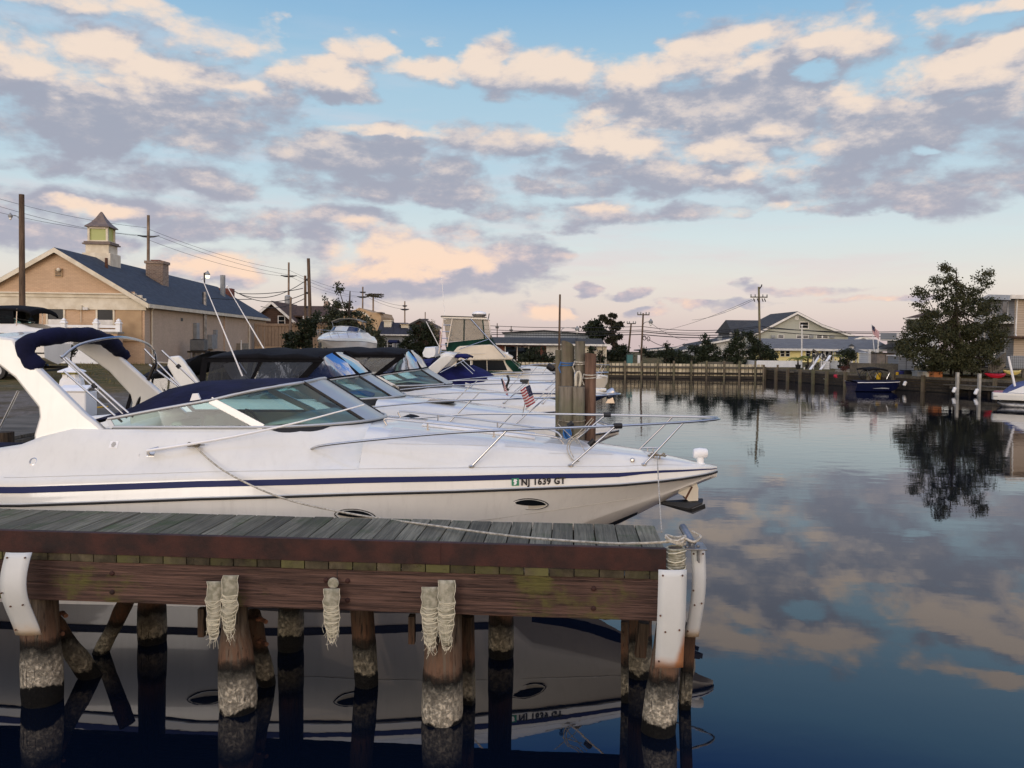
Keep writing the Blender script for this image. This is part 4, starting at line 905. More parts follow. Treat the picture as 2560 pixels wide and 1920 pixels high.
    # black clamps and a coil of cord on the bow rail
    for p, q in (((-1.37, -.705, 2.0), (-1.28, -.68, 2.0)), ((-1.66, -.72, 1.77), (-1.60, -.72, 1.83)), ((-1.37, .705, 2.0), (-1.28, .68, 2.0)), ((-1.85, .78, 1.83), (-1.79, .77, 1.88))):
        mb = MB(); mb.tube([p, q], .034, 8); mb.build('rail_clamp', 'black rubber', r, local=True)
    return r
NB = near_boat()
# ------------------------------------------------------------------ canvas enclosures, flags, and the rest of the fleet
def flag(r, top, u, v, w, h, seed=0, canton=True, own=True, name='flag'):
    """cloth hanging from top along v (down) with fly u; striped with a starred canton"""
    rn = random.Random(seed); nu, nv = 26, 26; top = Vector(top); u = Vector(u); v = Vector(v); nrm = u.cross(v).normalized()
    def pt(i, j):
        a, b = i/nu, j/nv; rp = .10*w*math.sin(a*7+b*2.5+seed)*(.3+a)+.05*w*math.sin(a*13+seed*2)
        return top+u*(w*a*(1-.12*b))+v*(h*b+.10*w*a*a)+nrm*rp
    mb = MB(); g = [[mb.v(pt(i, j)) for i in range(nu+1)] for j in range(nv+1)]
    for j in range(nv):
        for i in range(nu):
            f = mb.bm.faces.new((g[j][i], g[j][i+1], g[j+1][i+1], g[j+1][i])); c = canton and i < nu*.42 and j < nv*.54
            f.material_index = 2 if c else (0 if (j*13//nv) % 2 == 0 else 1)
    o = mb.build(name, mat('flag red', (158, 40, 52), .8), r, smooth=True, solid=.004)
    o.data.materials.append(mat('flag white', (214, 206, 204), .8)); o.data.materials.append(mat('flag blue', (28, 32, 66), .8))
    if canton:
        sb = MB()
        for k in range(13):
            a = k*2*math.pi/13; ci, cj = .21+.13*math.cos(a), .27+.17*math.sin(a); p = pt(ci*nu, cj*nv)
            for s in (-1, 1): sb.face([p+nrm*s*.006+(u*math.cos(q*2.0944)+v*math.sin(q*2.0944))*.022*w for q in range(3)])
        sb.build('star_ring', 'flag white', o)
    return o
def enclosure(r, wf, zt, x_f, x_a, cloth, front, side, edge=None, dz=0.0, aft=None):
    """fabric top on bows over the cockpit, clear front panes down to the windscreen, clear sides"""
    e = zt-.10
    sec = lambda x, k=1.0: [(x, y*k, lerp(zt, e, abs(y/1.12)**2.4)-(.05*((x-x_a)/(x_f-x_a) < .12))) for y in (-1.12, -1.05, -.8, -.4, 0, .4, .8, 1.05, 1.12)]
    n = 9; xs = [lerp(x_f, x_a, i/n) for i in range(n+1)]
    lift = lambda i: -.02*math.sin(i*2.1)-(.03 if i == n else 0)-(.05 if i == 0 else 0)
    mb = MB(); mb.loft([[(x, -1.15, e-.06)]+[(a, b, c+lift(i)) for a, b, c in sec(x)]+[(x, 1.15, e-.06)] for i, x in enumerate(xs)])
    top = mb.build('canvas_top', cloth, r, local=True, smooth=True, auto=60, solid=.012)
    F = [Vector(p)+Vector((0, 0, lift(0))) for p in sec(x_f)]; B = [w[1]+Vector((0, 0, .012)) for w in wf[2:11]]
    cut = [0, 3, 5, 8]
    for a, b in zip(cut, cut[1:]):
        k = max(3, (b-a)*4); mb = MB(); fs = crv(F[a:b+1], 4); bs = crv(B[a:b+1], 4)
        mb.loft([[q, p.lerp(q, .5)+Vector((.04, 0, .02)), p] for p, q in zip(fs, bs)]); mb.build('front_pane', front, r, local=True, smooth=True)
    for i in (0, 3, 5, 8):
        m2 = MB(); m2.bar(F[i], B[i], .018, .075, up=(1, 0, 0)); m2.build('seam_band', cloth, r, local=True)
    m2 = MB(); m2.tube([b+Vector((0, 0, .01)) for b in crv(B, 4)], .022, 6); m2.build('lower_hem', cloth, r, local=True, smooth=True)
    for sg in (-1, 1):
        f0 = Vector((x_f, sg*1.13, e-.04)); b0 = Vector(B[0 if sg < 0 else -1]); a0 = Vector((x_a, sg*1.13, e-.06))
        l0 = Vector((b0.x-.15, sg*1.09, 1.99+dz)); l1 = Vector((x_a-.12, sg*1.12, 1.96+dz)); ws_a = Vector((-7.0, sg*1.08, 2.05+dz))
        for p, q in ((.06, .50), (.53, .95)):
            t0, t1 = f0.lerp(a0, p), f0.lerp(a0, q); s0, s1 = b0.lerp(l1, p), b0.lerp(l1, q); s0.z = max(s0.z-.02, 1.98+dz); s1.z = 2.0+dz
            m2 = MB(); m2.loft([[t0.lerp(t1, k/6)+Vector((0, 0, -.03)), s0.lerp(s1, k/6)] for k in range(7)]); m2.build('side_pane', side, r, local=True, smooth=True)
        for p in (0.0, .515, 1.0):
            m2 = MB(); m2.bar(f0.lerp(a0, p), b0.lerp(l1, p), .016, .10 if p != .515 else .05, up=(1, 0, 0)); m2.build('seam_band', cloth, r, local=True)
        m2 = MB(); m2.bar(f0+Vector((0, 0, -.03)), a0+Vector((0, 0, -.03)), .02, .08); m2.build('side_hem', cloth, r, local=True)
        m2 = MB(); m2.tube([f0.lerp(a0, .28), b0.lerp(l1, .62)+Vector((0, -sg*.06, 0))], .013, 6); m2.build('canvas_bow', 'stainless steel', r, local=True)
        m2 = MB(); m2.tube([f0.lerp(a0, .75), b0.lerp(l1, .42)+Vector((0, -sg*.06, 0))], .013, 6); m2.build('canvas_bow', 'stainless steel', r, local=True)
    if aft:
        x1 = aft; m2 = MB(); zz = zt-.12
        m2.loft([[(x, -1.16, zq-.22)]+[(x, y, lerp(zq, zq-.16, abs(y/1.14)**2.4)) for y in (-1.14, -.8, -.4, 0, .4, .8, 1.14)]+[(x, 1.16, zq-.22)] for x, zq in ((x_a-.25, zz+.06), (lerp(x_a, x1, .5), zz-.06), (x1, zz-.24), (x1-.12, zz-.5))])
        m2.build('aft_canvas', cloth, r, local=True, smooth=True, solid=.012)
        for sg in (-1, 1):
            for p, q in ((.15, .42), (.46, .72), (.76, .98)):
                m2 = MB(); xa, xb = lerp(x_a-.2, x1, p), lerp(x_a-.2, x1, q); m2.loft([[(x, sg*1.15, zz-.30-.14*((x_a-x)/(x_a-x1))), (x-.04, sg*1.17, 1.80)] for x in (xa, (xa+xb)/2, xb)]); m2.build('aft_pane', side, r, local=True)
            m2 = MB(); m2.bar((x1-.05, sg*1.16, zz-.45), (x1-.2, sg*1.18, 1.7), .02, .06, up=(1, 0, 0)); m2.build('seam_band', cloth, r, local=True)
    return top
def arch_leg(r, pts, y, m='white gelcoat'):
    for sg in (-1, 1):
        mb = MB(); mb.prism([(x, sg*(y+.05), z) for x, z in pts], (0, -sg*.10, 0)); mb.build('arch_leg', m, r, local=True, bevel=.03)
def second_boat():
    b = P(1547, 1075, 14.6); r, W2, wf = cruiser((b.x, 14.6, 0), math.atan2(-.03, 1), 'white cruiser under a black canvas enclosure with a small flag on its bow rail', BOATS, ws_h=.80, ws_dx=.30, ws_dz=-.03, stripe=None, glass_m='teal glass')
    bow_rail(r); enclosure(r, wf, 2.80, -5.15, -7.15, 'black canvas', 'blue vinyl', 'smoked vinyl', dz=-.03, aft=-8.3)
    arch_leg(r, [(-7.75, 2.66), (-7.58, 2.68), (-7.50, 2.60), (-7.02, 1.95), (-7.45, 1.95), (-7.78, 2.50)], 1.17)
    porthole(r, -3.3, 1.52, .42, .15) if False else None
    # oval side light set in the cabin side
    x, y = -3.72, 1.10; z = deck_z(x, y); n = Vector((0, -.62, .78)); tx = Vector((1, 0, -.03)); ty = n.cross(tx)
    c = Vector((x, -y, z)); mb = MB(); mb.tube([c+tx*.24*math.cos(k*.2618)+ty*.085*math.sin(k*.2618) for k in range(24)], .014, 6, closed=True); po = mb.build('side_light', 'black rubber', r, local=True, smooth=True)
    mb = MB(); mb.face([c+n*.012+tx*.22*math.cos(k*.2618)+ty*.07*math.sin(k*.2618) for k in range(24)]); mb.build('pane', 'window dark', po, local=True)
    letter(r, 'NJ  1215 GG', -1.98, interp(T_ZS, -2)+.10, .10, sx=.85, bold=.002); p, ax = plane_on_hull(-2.42, interp(T_ZS, -2.42)+.10); mb = MB(); mb.box(p+ax @ Vector((0, 0, .006)), (.08, .08, .003), ax=ax); mb.build('registration_sticker', 'yellow sticker', r, local=True)
    # windlass and chain on the bow, deck hatch
    mb = MB(); z = deck_z(-.75, .05); mb.lathe([(.09, -.01), (.09, .05), (.05, .07), (.05, .1)], (-.75, -.05, z), 12); mb.tube([(-.68, -.05, z+.05), (-.4, -.02, z-.02), (-.1, 0, 1.45)], .014, 6); mb.build('windlass', 'galvanised metal', r, local=True)
    mb = MB(); mb.box((-3.2, -.35, deck_z(-3.2, .35)+.02), (.5, .5, .03)); mb.build('deck_hatch', 'window dark', r, local=True, bevel=.02)
    a = MB(); a.prism([(-.25, -.02, 1.02), (.02, -.02, 1.10), (.0, -.02, .70), (-.16, -.02, .58), (-.2, -.02, .8)], (0, .04, 0)); a.build('anchor', 'galvanised metal', r, local=True)
    # two long rods of the outriggers stowed upright and the rail flag
    for (x0, y0), (x1, y1), D in (((606, 940), (505, 696), 13.6), ((672, 893), (568, 716), 14.9)):
        mb = MB(); p0, p1 = P(x0, y0, D), P(x1, y1, D); mb.tube([p0.lerp(p1, t/6) for t in range(7)], [.014-.0014*t for t in range(7)], 6); o = mb.build('whip_antenna', 'white plastic', r, smooth=True)
        mb = MB(); mb.ball(p1, .022, 6); mb.build('antenna_tip', 'white plastic', o)
    t = P(1322, 953, 13.5); mb = MB(); mb.tube([P(1306, 1040, 13.5), t], .009, 6); fs = mb.build('flag_staff', 'stainless steel', r)
    mb = MB(); c = P(1314, 955, 13.6); mb.box(c+Vector((-.02, 0, .02)), (.15, .10, .05)); mb.box(c+Vector((.0, 0, -.02)), (.13, .10, .02)); mb.build('rail_light', 'dark plastic', r, bevel=.01)
    f = flag(r, P(1325, 962, 13.45), (-.85, -.2, -.35), (.30, .1, -.95), .20, .32, 2); f['label'] = 'small flag with a ring of stars'
    # striped beach roll and seats seen through the screen
    mb = MB()
    for k in range(3): mb.tube([(-4.9, -.6+.1*k, 2.0), (-4.55, -.62+.1*k, 2.03), (-4.4, -.62+.1*k, 1.98)], .045, 8)
    mb.build('fender_roll', 'blue rope', r, local=True, smooth=True)
    return r
SB = second_boat()
def third_boat():
    r, W2, wf = cruiser((1.72, 19.3, 0), math.atan2(-.03, 1), 'white cruiser with black canvas top and clear side curtains, third boat out from the pier', BOATS, ws_h=.72, ws_dx=1.05, ws_dz=-.05, stripe=None)
    bow_rail(r); enclosure(r, wf, 2.78, -4.15, -6.5, 'black canvas', 'blue vinyl', 'clear vinyl', dz=-.05)
    flag(r, P(1252, 945, 18.2), (.6, -.1, -.6), (.25, .1, -.95), .16, .34, 5)
    mb = MB(); mb.tube([P(1262, 975, 18.2), P(1256, 943, 18.2)], .01, 6); mb.build('flag_staff', 'stainless steel', r)
    mb = MB(); mb.tube(crv([P(1268, 938, 18.3), P(1272, 950, 18.3), P(1266, 968, 18.3), P(1272, 976, 18.3)], 4), .03, 6); mb.build('rail_fender', 'dark plastic', r, smooth=True)
    mb = MB(); c = P(985, 970, 18.2); mb.tube(crv([c+Vector((-.1, 0, 0)), c+Vector((0, 0, .06)), c+Vector((.1, 0, 0)), c+Vector((.0, .05, .04)), c+Vector((-.1, 0, .01))], 3), .02, 6); mb.build('line_coil', 'rope', r, smooth=True)
    mb = MB(); c = Vector((-3.25, -.52, 1.93)); mb.tube([c, c+Vector((-.3, .2, .16)), c+Vector((-.8, .4, .2))], .014, 6); mb.build('wiper', 'black rubber', r, local=True)
    return r
TB = third_boat()
def blue_boat():
    b = P(1518, 978, 24.6); r, W2, wf = cruiser((b.x, 24.6, 0), math.atan2(-.03, 1), 'navy hulled cruiser with royal blue cockpit cover and white arch', BOATS, hull_m='navy gelcoat', ws=False)
    bow_rail(r)
    q = lambda px, py, D=24.3: WM[r.name].inverted() @ P(px, py, D)
    cr = [(q(1076, 948).x, 1.05, 1.9, 2.0), (q(1120, 930).x, 1.1, 1.95, 2.16), (q(1180, 920).x, 1.1, 1.92, 2.22), (q(1212, 938).x, 1.0, 1.86, 2.06), (q(1248, 960).x, .8, 1.72, 1.80)]
    mb = MB(); mb.loft([[(x, y*t, lerp(zc, ze, abs(t)**1.8)) for t in (-1, -.7, -.35, 0, .35, .7, 1)]+[(x, y*1.08, 1.6)] if False else [(x, -y*1.06, 1.55)]+[(x, y*t, lerp(zc, ze, abs(t)**1.8)) for t in (-1, -.7, -.35, 0, .35, .7, 1)]+[(x, y*1.06, 1.55)] for x, y, ze, zc in cr])
    mb.build('cockpit_cover', 'blue canvas', r, local=True, smooth=True, auto=70, solid=.01)
    xs = lambda *a: [(q(px, py).x, q(px, py).z) for px, py in a]
    arch_leg(r, xs((1066, 938), (1096, 936), (1130, 905), (1142, 890), (1128, 886), (1110, 890), (1072, 922)), 1.15)
    mb = MB(); mb.loft([[(x, y, z+.06*(1-(y/1.15)**2)) for y in (-1.15, -.6, 0, .6, 1.15)] for x, z in xs((1108, 890), (1120, 887), (1142, 890))]); mb.build('arch_top', 'white gelcoat', r, local=True, solid=.10, smooth=True)
    mb = MB(); mb.loft([[(x, y, z+.05*(1-(y/1.1)**2)) for y in (-1.1, -.6, 0, .6, 1.1)] for x, z in xs((1126, 896), (1140, 891), (1160, 891), (1173, 896))]); mb.build('bimini', 'blue canvas', r, local=True, solid=.06, smooth=True)
    for a, c in (((1168, 897), (1100, 932)), ((1150, 905), (1182, 935)), ((1152, 897), (1186, 928))):
        mb = MB(); mb.tube([q(*a, 23.3), q(*c, 23.3)], .016, 6); mb.build('bimini_pole', 'stainless steel', r, local=True)
    mb = MB(); a0, a1 = q(1028, 905), q(1085, 900); mb.loft([[(lerp(a0.x, a1.x, t), y, lerp(a0.z, a1.z, t)-.14*abs(y)) for y in (-1.1, -.4, .4, 1.1)] for t in (0, .5, 1)]); mb.build('stern_cover', 'blue canvas', r, local=True, solid=.2)
    a = MB(); p = q(1526, 984, 24.5); a.tube([p+Vector((-.14, 0, -.07)), p+Vector((-.10, 0, -.05)), p+Vector((.10, 0, .06)), p+Vector((.13, 0, .075))], [.10, .14, .14, .11], 14); a.prism([(p.x+.0, -.02, p.z-.08), (p.x+.08, -.02, p.z-.1), (p.x+.14, -.02, p.z-.3), (p.x-.14, -.02, p.z-.3)], (0, .04, 0)); a.build('anchor_drum', 'stainless steel', r, local=True, smooth=True)
    p = q(1498, 975, 24.4); a = MB(); a.box((p.x, 0, p.z), (.45, .35, .10)); a.build('bow_pulpit', 'white gelcoat', r, local=True, bevel=.03)
    return r
BB = blue_boat()
def sport_fisher():
    D = 32.0; D0, D1 = D-1.45, D+1.45; o = P(1280, 950, D); r = empty('sport_fishing_boat', (o.x, D, 0), 0, 'tall sport fishing boat with flybridge, green canvas curtains and radar dome', 'boat', BOATS)
    Mi = WM[r.name].inverted(); q = lambda px, py, d=D0: Mi @ P(px, py, d)
    xb = q(1519, 941, D).x; L = 9.6
    zs = lambda t: lerp(1.05, 1.56, 1-min(1, t/8.5)) ; mb = MB(); rows = []
    for t in (0, .05, .2, .5, .9, 1.5, 2.3, 3.3, 4.6, 6.5, L):
        b = 1.5*min(1, (t/4.2))**.62; x = xb-t; zk = lerp(1.35, -.3, min(1, t/2.4)**.7); s = zs(t); half = [(0, zk), (b*.72, max(zk+.02, lerp(zk, .25, .8))), (b*.80, max(zk+.05, .35 if t > 1 else lerp(zk, s, .4))), (b*.9, lerp(max(zk, .35), s, .6)), (b, s)]
        rows.append([(x, -y, z) for y, z in half[::-1]]+[(x, y, z) for y, z in half[1:]])
    mb.loft(rows); mb.face(rows[-1]); mb.build('hull', 'cream gelcoat', r, local=True, smooth=True)
    mb = MB(); rows = []
    for t in (0, .2, .6, 1.2, 2.0, 3.0, 4.2, 6.0, L):
        b = max(.02, 1.5*min(1, (t/4.2))**.62); x = xb-t; s = zs(t); cz = interp([(0, 1.62), (2, 1.9), (3.2, 2.0), (6, 2.0), (6.2, 1.4), (12, 1.1)], t)
        rows.append([(x, -b-.02, s-.03), (x, -b, s+.05), (x, -b*.72, lerp(s, cz, .35)), (x, -b*.62, lerp(s, cz, .9)), (x, 0, cz), (x, b*.62, lerp(s, cz, .9)), (x, b*.72, lerp(s, cz, .35)), (x, b, s+.05), (x, b+.02, s-.03)])
    mb.loft(rows); mb.build('deck', 'white gelcoat', r, local=True, smooth=True, auto=50)
    def slab(name, pts, d0, d1, m, **k):
        a = [q(x, y, d0) for x, y in pts]; b = [Vector((p.x, Mi.translation.y+d1, p.z)) for p in a]; mb = MB(); va = [mb.v(p) for p in a]; vb = [mb.v(p) for p in b]; n = len(va)
        mb.bm.faces.new(va); mb.bm.faces.new(vb[::-1])
        for i in range(n): mb.bm.faces.new((va[i], va[(i+1) % n], vb[(i+1) % n], vb[i]))
        return mb.build(name, m, r, local=True, **k)
    slab('cabin', [(1118, 932), (1120, 899), (1276, 899), (1312, 930), (1300, 934)], D-1.15, D+1.15, 'cream gelcoat', bevel=.02)
    for a in ([(1140, 924), (1142, 901), (1177, 901), (1177, 925)], [(1182, 925), (1182, 901), (1216, 901), (1217, 927)], [(1219, 927), (1218, 901), (1258, 901), (1268, 926)]): slab('cabin_window', a, D-1.165, D-1.14, 'window dark')
    slab('windscreen_cover', [(1262, 900), (1277, 900), (1308, 929), (1284, 930), (1266, 910)], D-1.2, D+1.2, 'green canvas', bevel=.01)
    slab('side_band', [(1200, 927), (1284, 929), (1288, 933), (1200, 932)], D-1.17, D-1.14, 'green canvas')
    slab('windscreen', [(1279, 902), (1284, 901), (1304, 913), (1300, 917)], D-1.21, D+1.0, 'teal glass')
    slab('flybridge', [(1122, 892), (1143, 868), (1150, 865), (1225, 861), (1236, 864), (1256, 880), (1284, 894), (1280, 899), (1150, 901), (1124, 898)], D-1.3, D+1.3, 'cream gelcoat', bevel=.04)
    slab('bridge_groove', [(1140, 884.5), (1213, 882.8), (1213, 884), (1140, 886)], D-1.325, D-1.29, 'aluminium frame')
    slab('hardtop', [(1102, 793), (1104, 789.5), (1215, 793), (1221, 797), (1219, 799.5), (1106, 796)], D-1.25, D+1.25, 'white gelcoat', bevel=.02)
    slab('hardtop_edge', [(1101, 791.5), (1103, 789), (1216, 792.3), (1216, 794), (1103, 791.5)], D-1.28, D+1.28, 'dark plastic')
    for a in ([(1109, 799), (1160, 799), (1159, 852), (1117, 855)], [(1164, 799), (1205, 798), (1210, 847), (1162, 852)], [(1208, 799), (1219, 799), (1226, 846), (1213, 847)]): slab('curtain_window', a, D-1.18, D-1.165, 'clear vinyl')
    slab('front_curtain', [(1219, 799), (1220, 799), (1227, 846), (1226, 846)], D-1.1, D+1.1, 'clear vinyl')
    slab('curtain_window', [(1109, 799), (1205, 799), (1210, 847), (1117, 855)], D+1.0, D+1.02, 'clear vinyl')
    slab('curtain_skirt', [(1112, 857), (1160, 852), (1228, 845), (1238, 864), (1225, 864), (1148, 867), (1132, 884), (1118, 886)], D-1.2, D+1.2, 'green canvas', bevel=.03)
    for x in ((1160, 1158.5), (1206, 1211)): slab('curtain_seam', [(x[0]-1, 798), (x[0]+2, 798), (x[1]+2.5, 852), (x[1]-.5, 852)], D-1.195, D-1.17, 'green canvas')
    def rod(name, a, b, rad, m='stainless steel', d=D0, parent=None):
        mb = MB(); mb.tube([q(*a, d), q(*b, d)], rad, 6); return mb.build(name, m, parent or r, local=True, smooth=True)
    ld = rod('ladder', (1109, 797), (1097, 884), .022); rod('ladder_rail', (1131, 797), (1118, 867), .022, parent=ld)
    for k in range(5):
        t = .18+k*.19; rod('rung', (lerp(1109, 1097, t), lerp(797, 884, t)), (lerp(1131, 1116, t), lerp(797, 884, t)), .015, parent=ld)
    rod('outrigger', (1176, 797), (1263, 893), .028); rod('outrigger', (1065, 804), (1098, 868), .026); rod('outrigger_stay', (1148, 873), (1222, 848), .014)
    rod('whip_antenna', (1112, 793), (1104, 690), .012, 'white plastic', D); rod('whip_antenna', (1221, 797), (1223, 784), .02, 'dark plastic', D); rod('post', (1177, 900), (1178, 930), .03, 'white gelcoat', D-1.2)
    c = q(1198, 786, D); mb = MB(); mb.lathe([(.20, -.10), (.28, -.04), (.285, .03), (.24, .09), (.10, .12)], c, 16); ra = mb.build('radar_dome', 'white plastic', r, local=True, smooth=True)
    mb = MB(); mb.lathe([(.07, -.24), (.05, -.09), (.19, -.10)], c, 10); mb.lathe([(.285, -.045), (.288, .0)], c, 16); mb.build('radar_mount', 'dark plastic', ra, local=True)
    c = q(1264, 886, D-.9); mb = MB(); mb.tube([c+Vector((-.08, 0, 0)), c+Vector((.10, 0, .01))], [.06, .09], 10); mb.build('searchlight', 'white plastic', r, local=True)
    # bow rail with fenders hung in it
    rl = [(1296, 918), (1330, 909), (1392, 907), (1450, 908), (1522, 912)]; mb = MB(); mb.tube(crv([Vector((q(x, y, D).x, -(1.25 if x < 1400 else .9 if x < 1480 else .3), q(x, y, D).z)) for x, y in rl], 5), .016, 6); br = mb.build('bow_rail', 'stainless steel', r, local=True, smooth=True)
    for a, b in (((1345, 908), (1325, 932)), ((1368, 907), (1352, 934)), ((1504, 911), (1488, 940)), ((1430, 908), (1414, 938)), ((1512, 912), (1497, 941))):
        y = -(1.2 if a[0] < 1400 else .9 if a[0] < 1480 else .35); mb = MB(); p0, p1 = q(*a, D), q(*b, D); mb.tube([(p0.x, y, p0.z), (p1.x, y, p1.z)], .013, 6); mb.build('stanchion', 'stainless steel', br, local=True)
    for a, b in (((1368, 913), (1384, 924)), ((1384, 936), (1398, 918))):
        mb = MB(); mb.tube([q(*a, D-1.3), q(*a, D-1.3).lerp(q(*b, D-1.3), .12), q(*a, D-1.3).lerp(q(*b, D-1.3), .88), q(*b, D-1.3)], [.05, .13, .13, .05], 10); mb.build('rail_fender', 'black rubber', r, local=True, smooth=True)
    slab('deck_hatch', [(1305, 922), (1326, 922), (1327, 926), (1304, 926)], D-1.0, D-.9, 'dark plastic')
    slab('bow_plank', [(1487, 939), (1519, 939.5), (1519, 942.5), (1487, 942.5)], D-.3, D+.3, 'white gelcoat', bevel=.02)
    flag(r, q(1100, 826, D-.2) if False else P(1100, 826, D-.2), (.25, 0, -.5), (-.05, 0, -1), .35, .55, 8, canton=False)
    return r
SF = sport_fisher()
# ------------------------------------------------------------------ boats ashore
def stands(r, xs, ys, z0, z1, near):
    for x in xs:
        for y in ys:
            p = WM[r.name] @ Vector((x, y, 0)); mb = MB(); b = Vector((p.x, p.y, z0)); mb.tube([b, Vector((p.x, p.y, z1))], .04, 6)
            for k in range(3): mb.tube([b+Vector((.3*math.cos(k*2.09), .3*math.sin(k*2.09), 0)), Vector((p.x, p.y, z0+.4))], .02, 5)
            mb.box((p.x, p.y, z1+.02), (.3, .3, .05)); solo(mb, 'boat_stand', 'galvanised metal', b, 'steel stand propping the hull of the '+near, 'boat stand', 'stands under the boat ashore')
def shore_boat():
    sc = .66; z0 = 2.02; p = P(800, 862, 36.0); r, W2, wf = cruiser((p.x, 36.0, z0), math.atan2(-1, -.10), 'white cruiser standing ashore with its bow towards the water in front of the cedar', 'boats laid up ashore', scl=sc, stripe=None, ws_h=.8, glass_m='blue vinyl')
    bow_rail(r)
    mb = MB(); mb.loft([[(x, y, 2.98-.25*abs(y/1.15)**3) for y in (-1.2, -1.1, -.6, 0, .6, 1.1, 1.2)] for x in (-5.9, -6.5, -7.2)]); mb.build('bimini', mat('grey canvas', (110, 108, 100), .9), r, local=True, solid=.06, smooth=True)
    for sg in (-1, 1):
        mb = MB(); mb.tube([(-6.0, sg*1.18, 2.74), (-6.9, sg*1.2, 1.95)], .03, 6); mb.build('bimini_pole', 'stainless steel', r, local=True)
    a = MB(); a.prism([(-.1, -.06, 1.2), (.15, -.06, 1.1), (.12, -.06, .8), (-.2, -.06, .9)], (0, .12, 0)); a.build('anchor', 'dark plastic', r, local=True)
    letter(r, 'NJ 8274 FK', -2.4, interp(T_ZS, -2.4)+.08, .11)
    stands(r, (-2.8, -6.5), (-1.0, 1.0), 1.45, 1.72, 'white cruiser ashore')
    return r
shore_boat()
def trailer_boat():
    sc = .62; p = P(145, 880, 29.0); r, W2, wf = cruiser((p.x-9.2*sc, 29.0, 2.22), math.pi, 'white motorboat with black canvas canopy on a trailer beside the grass', 'boats laid up ashore', scl=sc, stripe='black gloss')
    r.location.x = p.x-9.2*sc; WM[r.name] = Matrix.Translation((p.x-9.2*sc, 29.0, 2.22)) @ Matrix.Rotation(math.pi, 4, 'Z') @ Matrix.Diagonal((sc, sc, sc, 1))
    mb = MB(); mb.loft([[(x, y, 2.86+dz-.22*abs(y/1.3)**3) for y in (-1.35, -1.2, -.6, 0, .6, 1.2, 1.35)] for x, dz in ((-8.45, -.32), (-8.35, -.10), (-8.0, .0), (-7, .08), (-5.4, .02), (-4.8, -.15))]); mb.build('canopy', 'black canvas', r, local=True, solid=.10, smooth=True)
    for x, y in ((-7.6, -1.25), (-7.6, 1.25), (-5.2, -1.2), (-5.2, 1.2)):
        mb = MB(); mb.tube([(x, y, 2.75), (x+.05, y, 1.7)], .028, 6); mb.build('canopy_post', 'stainless steel', r, local=True)
    for sg in (-1, 1):
        mb = MB(); mb.loft([[(x, sg*1.27, 2.66), (x, sg*1.2, 1.9)] for x in (-7.4, -6.4, -5.4)]); mb.build('canopy_curtain', 'dark glass', r, local=True)
        for k, (a, b, c, d_) in enumerate((((-9.0, .86), (-7.4, .98), (-7.2, 1.04), (-9.0, .98)), ((-9.0, .60), (-7.9, .66), (-7.6, .72), (-9.0, .72)))):
            mb = MB(); mb.face([(x, sg*(hull_y(x, z)+.008), z) for x, z in (a, b, c, d_)]); mb.build('hull_graphic', 'navy gelcoat', r, local=True)
    t = empty('boat_trailer', (p.x-2.6, 29.0, 1.42), 0, 'dark boat trailer with road wheels under the white motorboat', 'trailer'); zt = 1.42
    mb = MB()
    for y in (-.75, .75): mb.box2((p.x-6.0, 29+y-.05, 1.78), (p.x-.1, 29+y+.05, 1.88))
    for x in (-.3, -2.0, -4.2): mb.box2((p.x+x-.05, 28.25, 1.70), (p.x+x+.05, 29.75, 1.78))
    mb.build('trailer_frame', 'dark plastic', t)
    for x in (-1.55, -2.35):
        for y in (-.98, .98):
            ax = Matrix.Rotation(R(90), 3, 'X'); c = (p.x+x, 29+y, zt+.33); mb = MB(); mb.lathe([(.20, -.10), (.32, -.09), (.335, 0), (.32, .09), (.20, .10)], c, 20, ax=ax); w = mb.build('wheel', 'black rubber', t, smooth=True)
            mb = MB(); mb.lathe([(.20, -.104), (.17, -.06), (.05, -.09), (.05, .09), (.17, .06), (.20, .104)], c, 14, ax=ax); mb.build('rim', 'galvanised metal', w)
    for y in (-1.0, 1.0): mb = MB(); mb.tube([(p.x-.98+.0, 29+y, 1.80), (p.x-1.2, 29+y, 2.08), (p.x-1.95, 29+y, 2.14), (p.x-2.7, 29+y, 2.08), (p.x-2.95, 29+y, 1.8)], .10, 6); mb.build('mudguard', 'black gloss', t)
    mb = MB(); mb.box2((p.x-6, 28.6, 1.88), (p.x-1, 29.4, 2.05)); mb.build('bunk', 'dark timber', t)
trailer_boat()
def wrapped_boat():
    D = 42; r = P(1075, 900, D); mb = MB(); f = lambda px, py: Vector((P(px, py, D).x, D, P(px, py, D).z))
    out = [f(1059, 882), f(1066, 868), f(1094, 866), f(1096, 880), f(1092, 893), f(1075, 897), f(1062, 893)]
    rows = [[Vector((lerp(r.x, p.x, k), p.y+dy, lerp(2.4, p.z, k))) for p in out] for dy, k in ((-.9, .85), (-.6, 1.0), (.8, 1.02), (2.4, .9), (3.6, .5))]
    mb.loft(rows, closed=True, cap=True); e = empty('wrapped_boat', (r.x, D, 1.5), 0, 'small boat shrink wrapped in white plastic standing ashore', 'boat', 'boats laid up ashore')
    mb.build('shrink_wrap', 'white vinyl', e, smooth=True, auto=35)
    for x in (-.3, .3): mb = MB(); mb.box2((r.x+x-.08, D-.5, 1.45), (r.x+x+.08, D+2.2, 2.1)); mb.build('cradle', 'dark timber', e)
wrapped_boat()
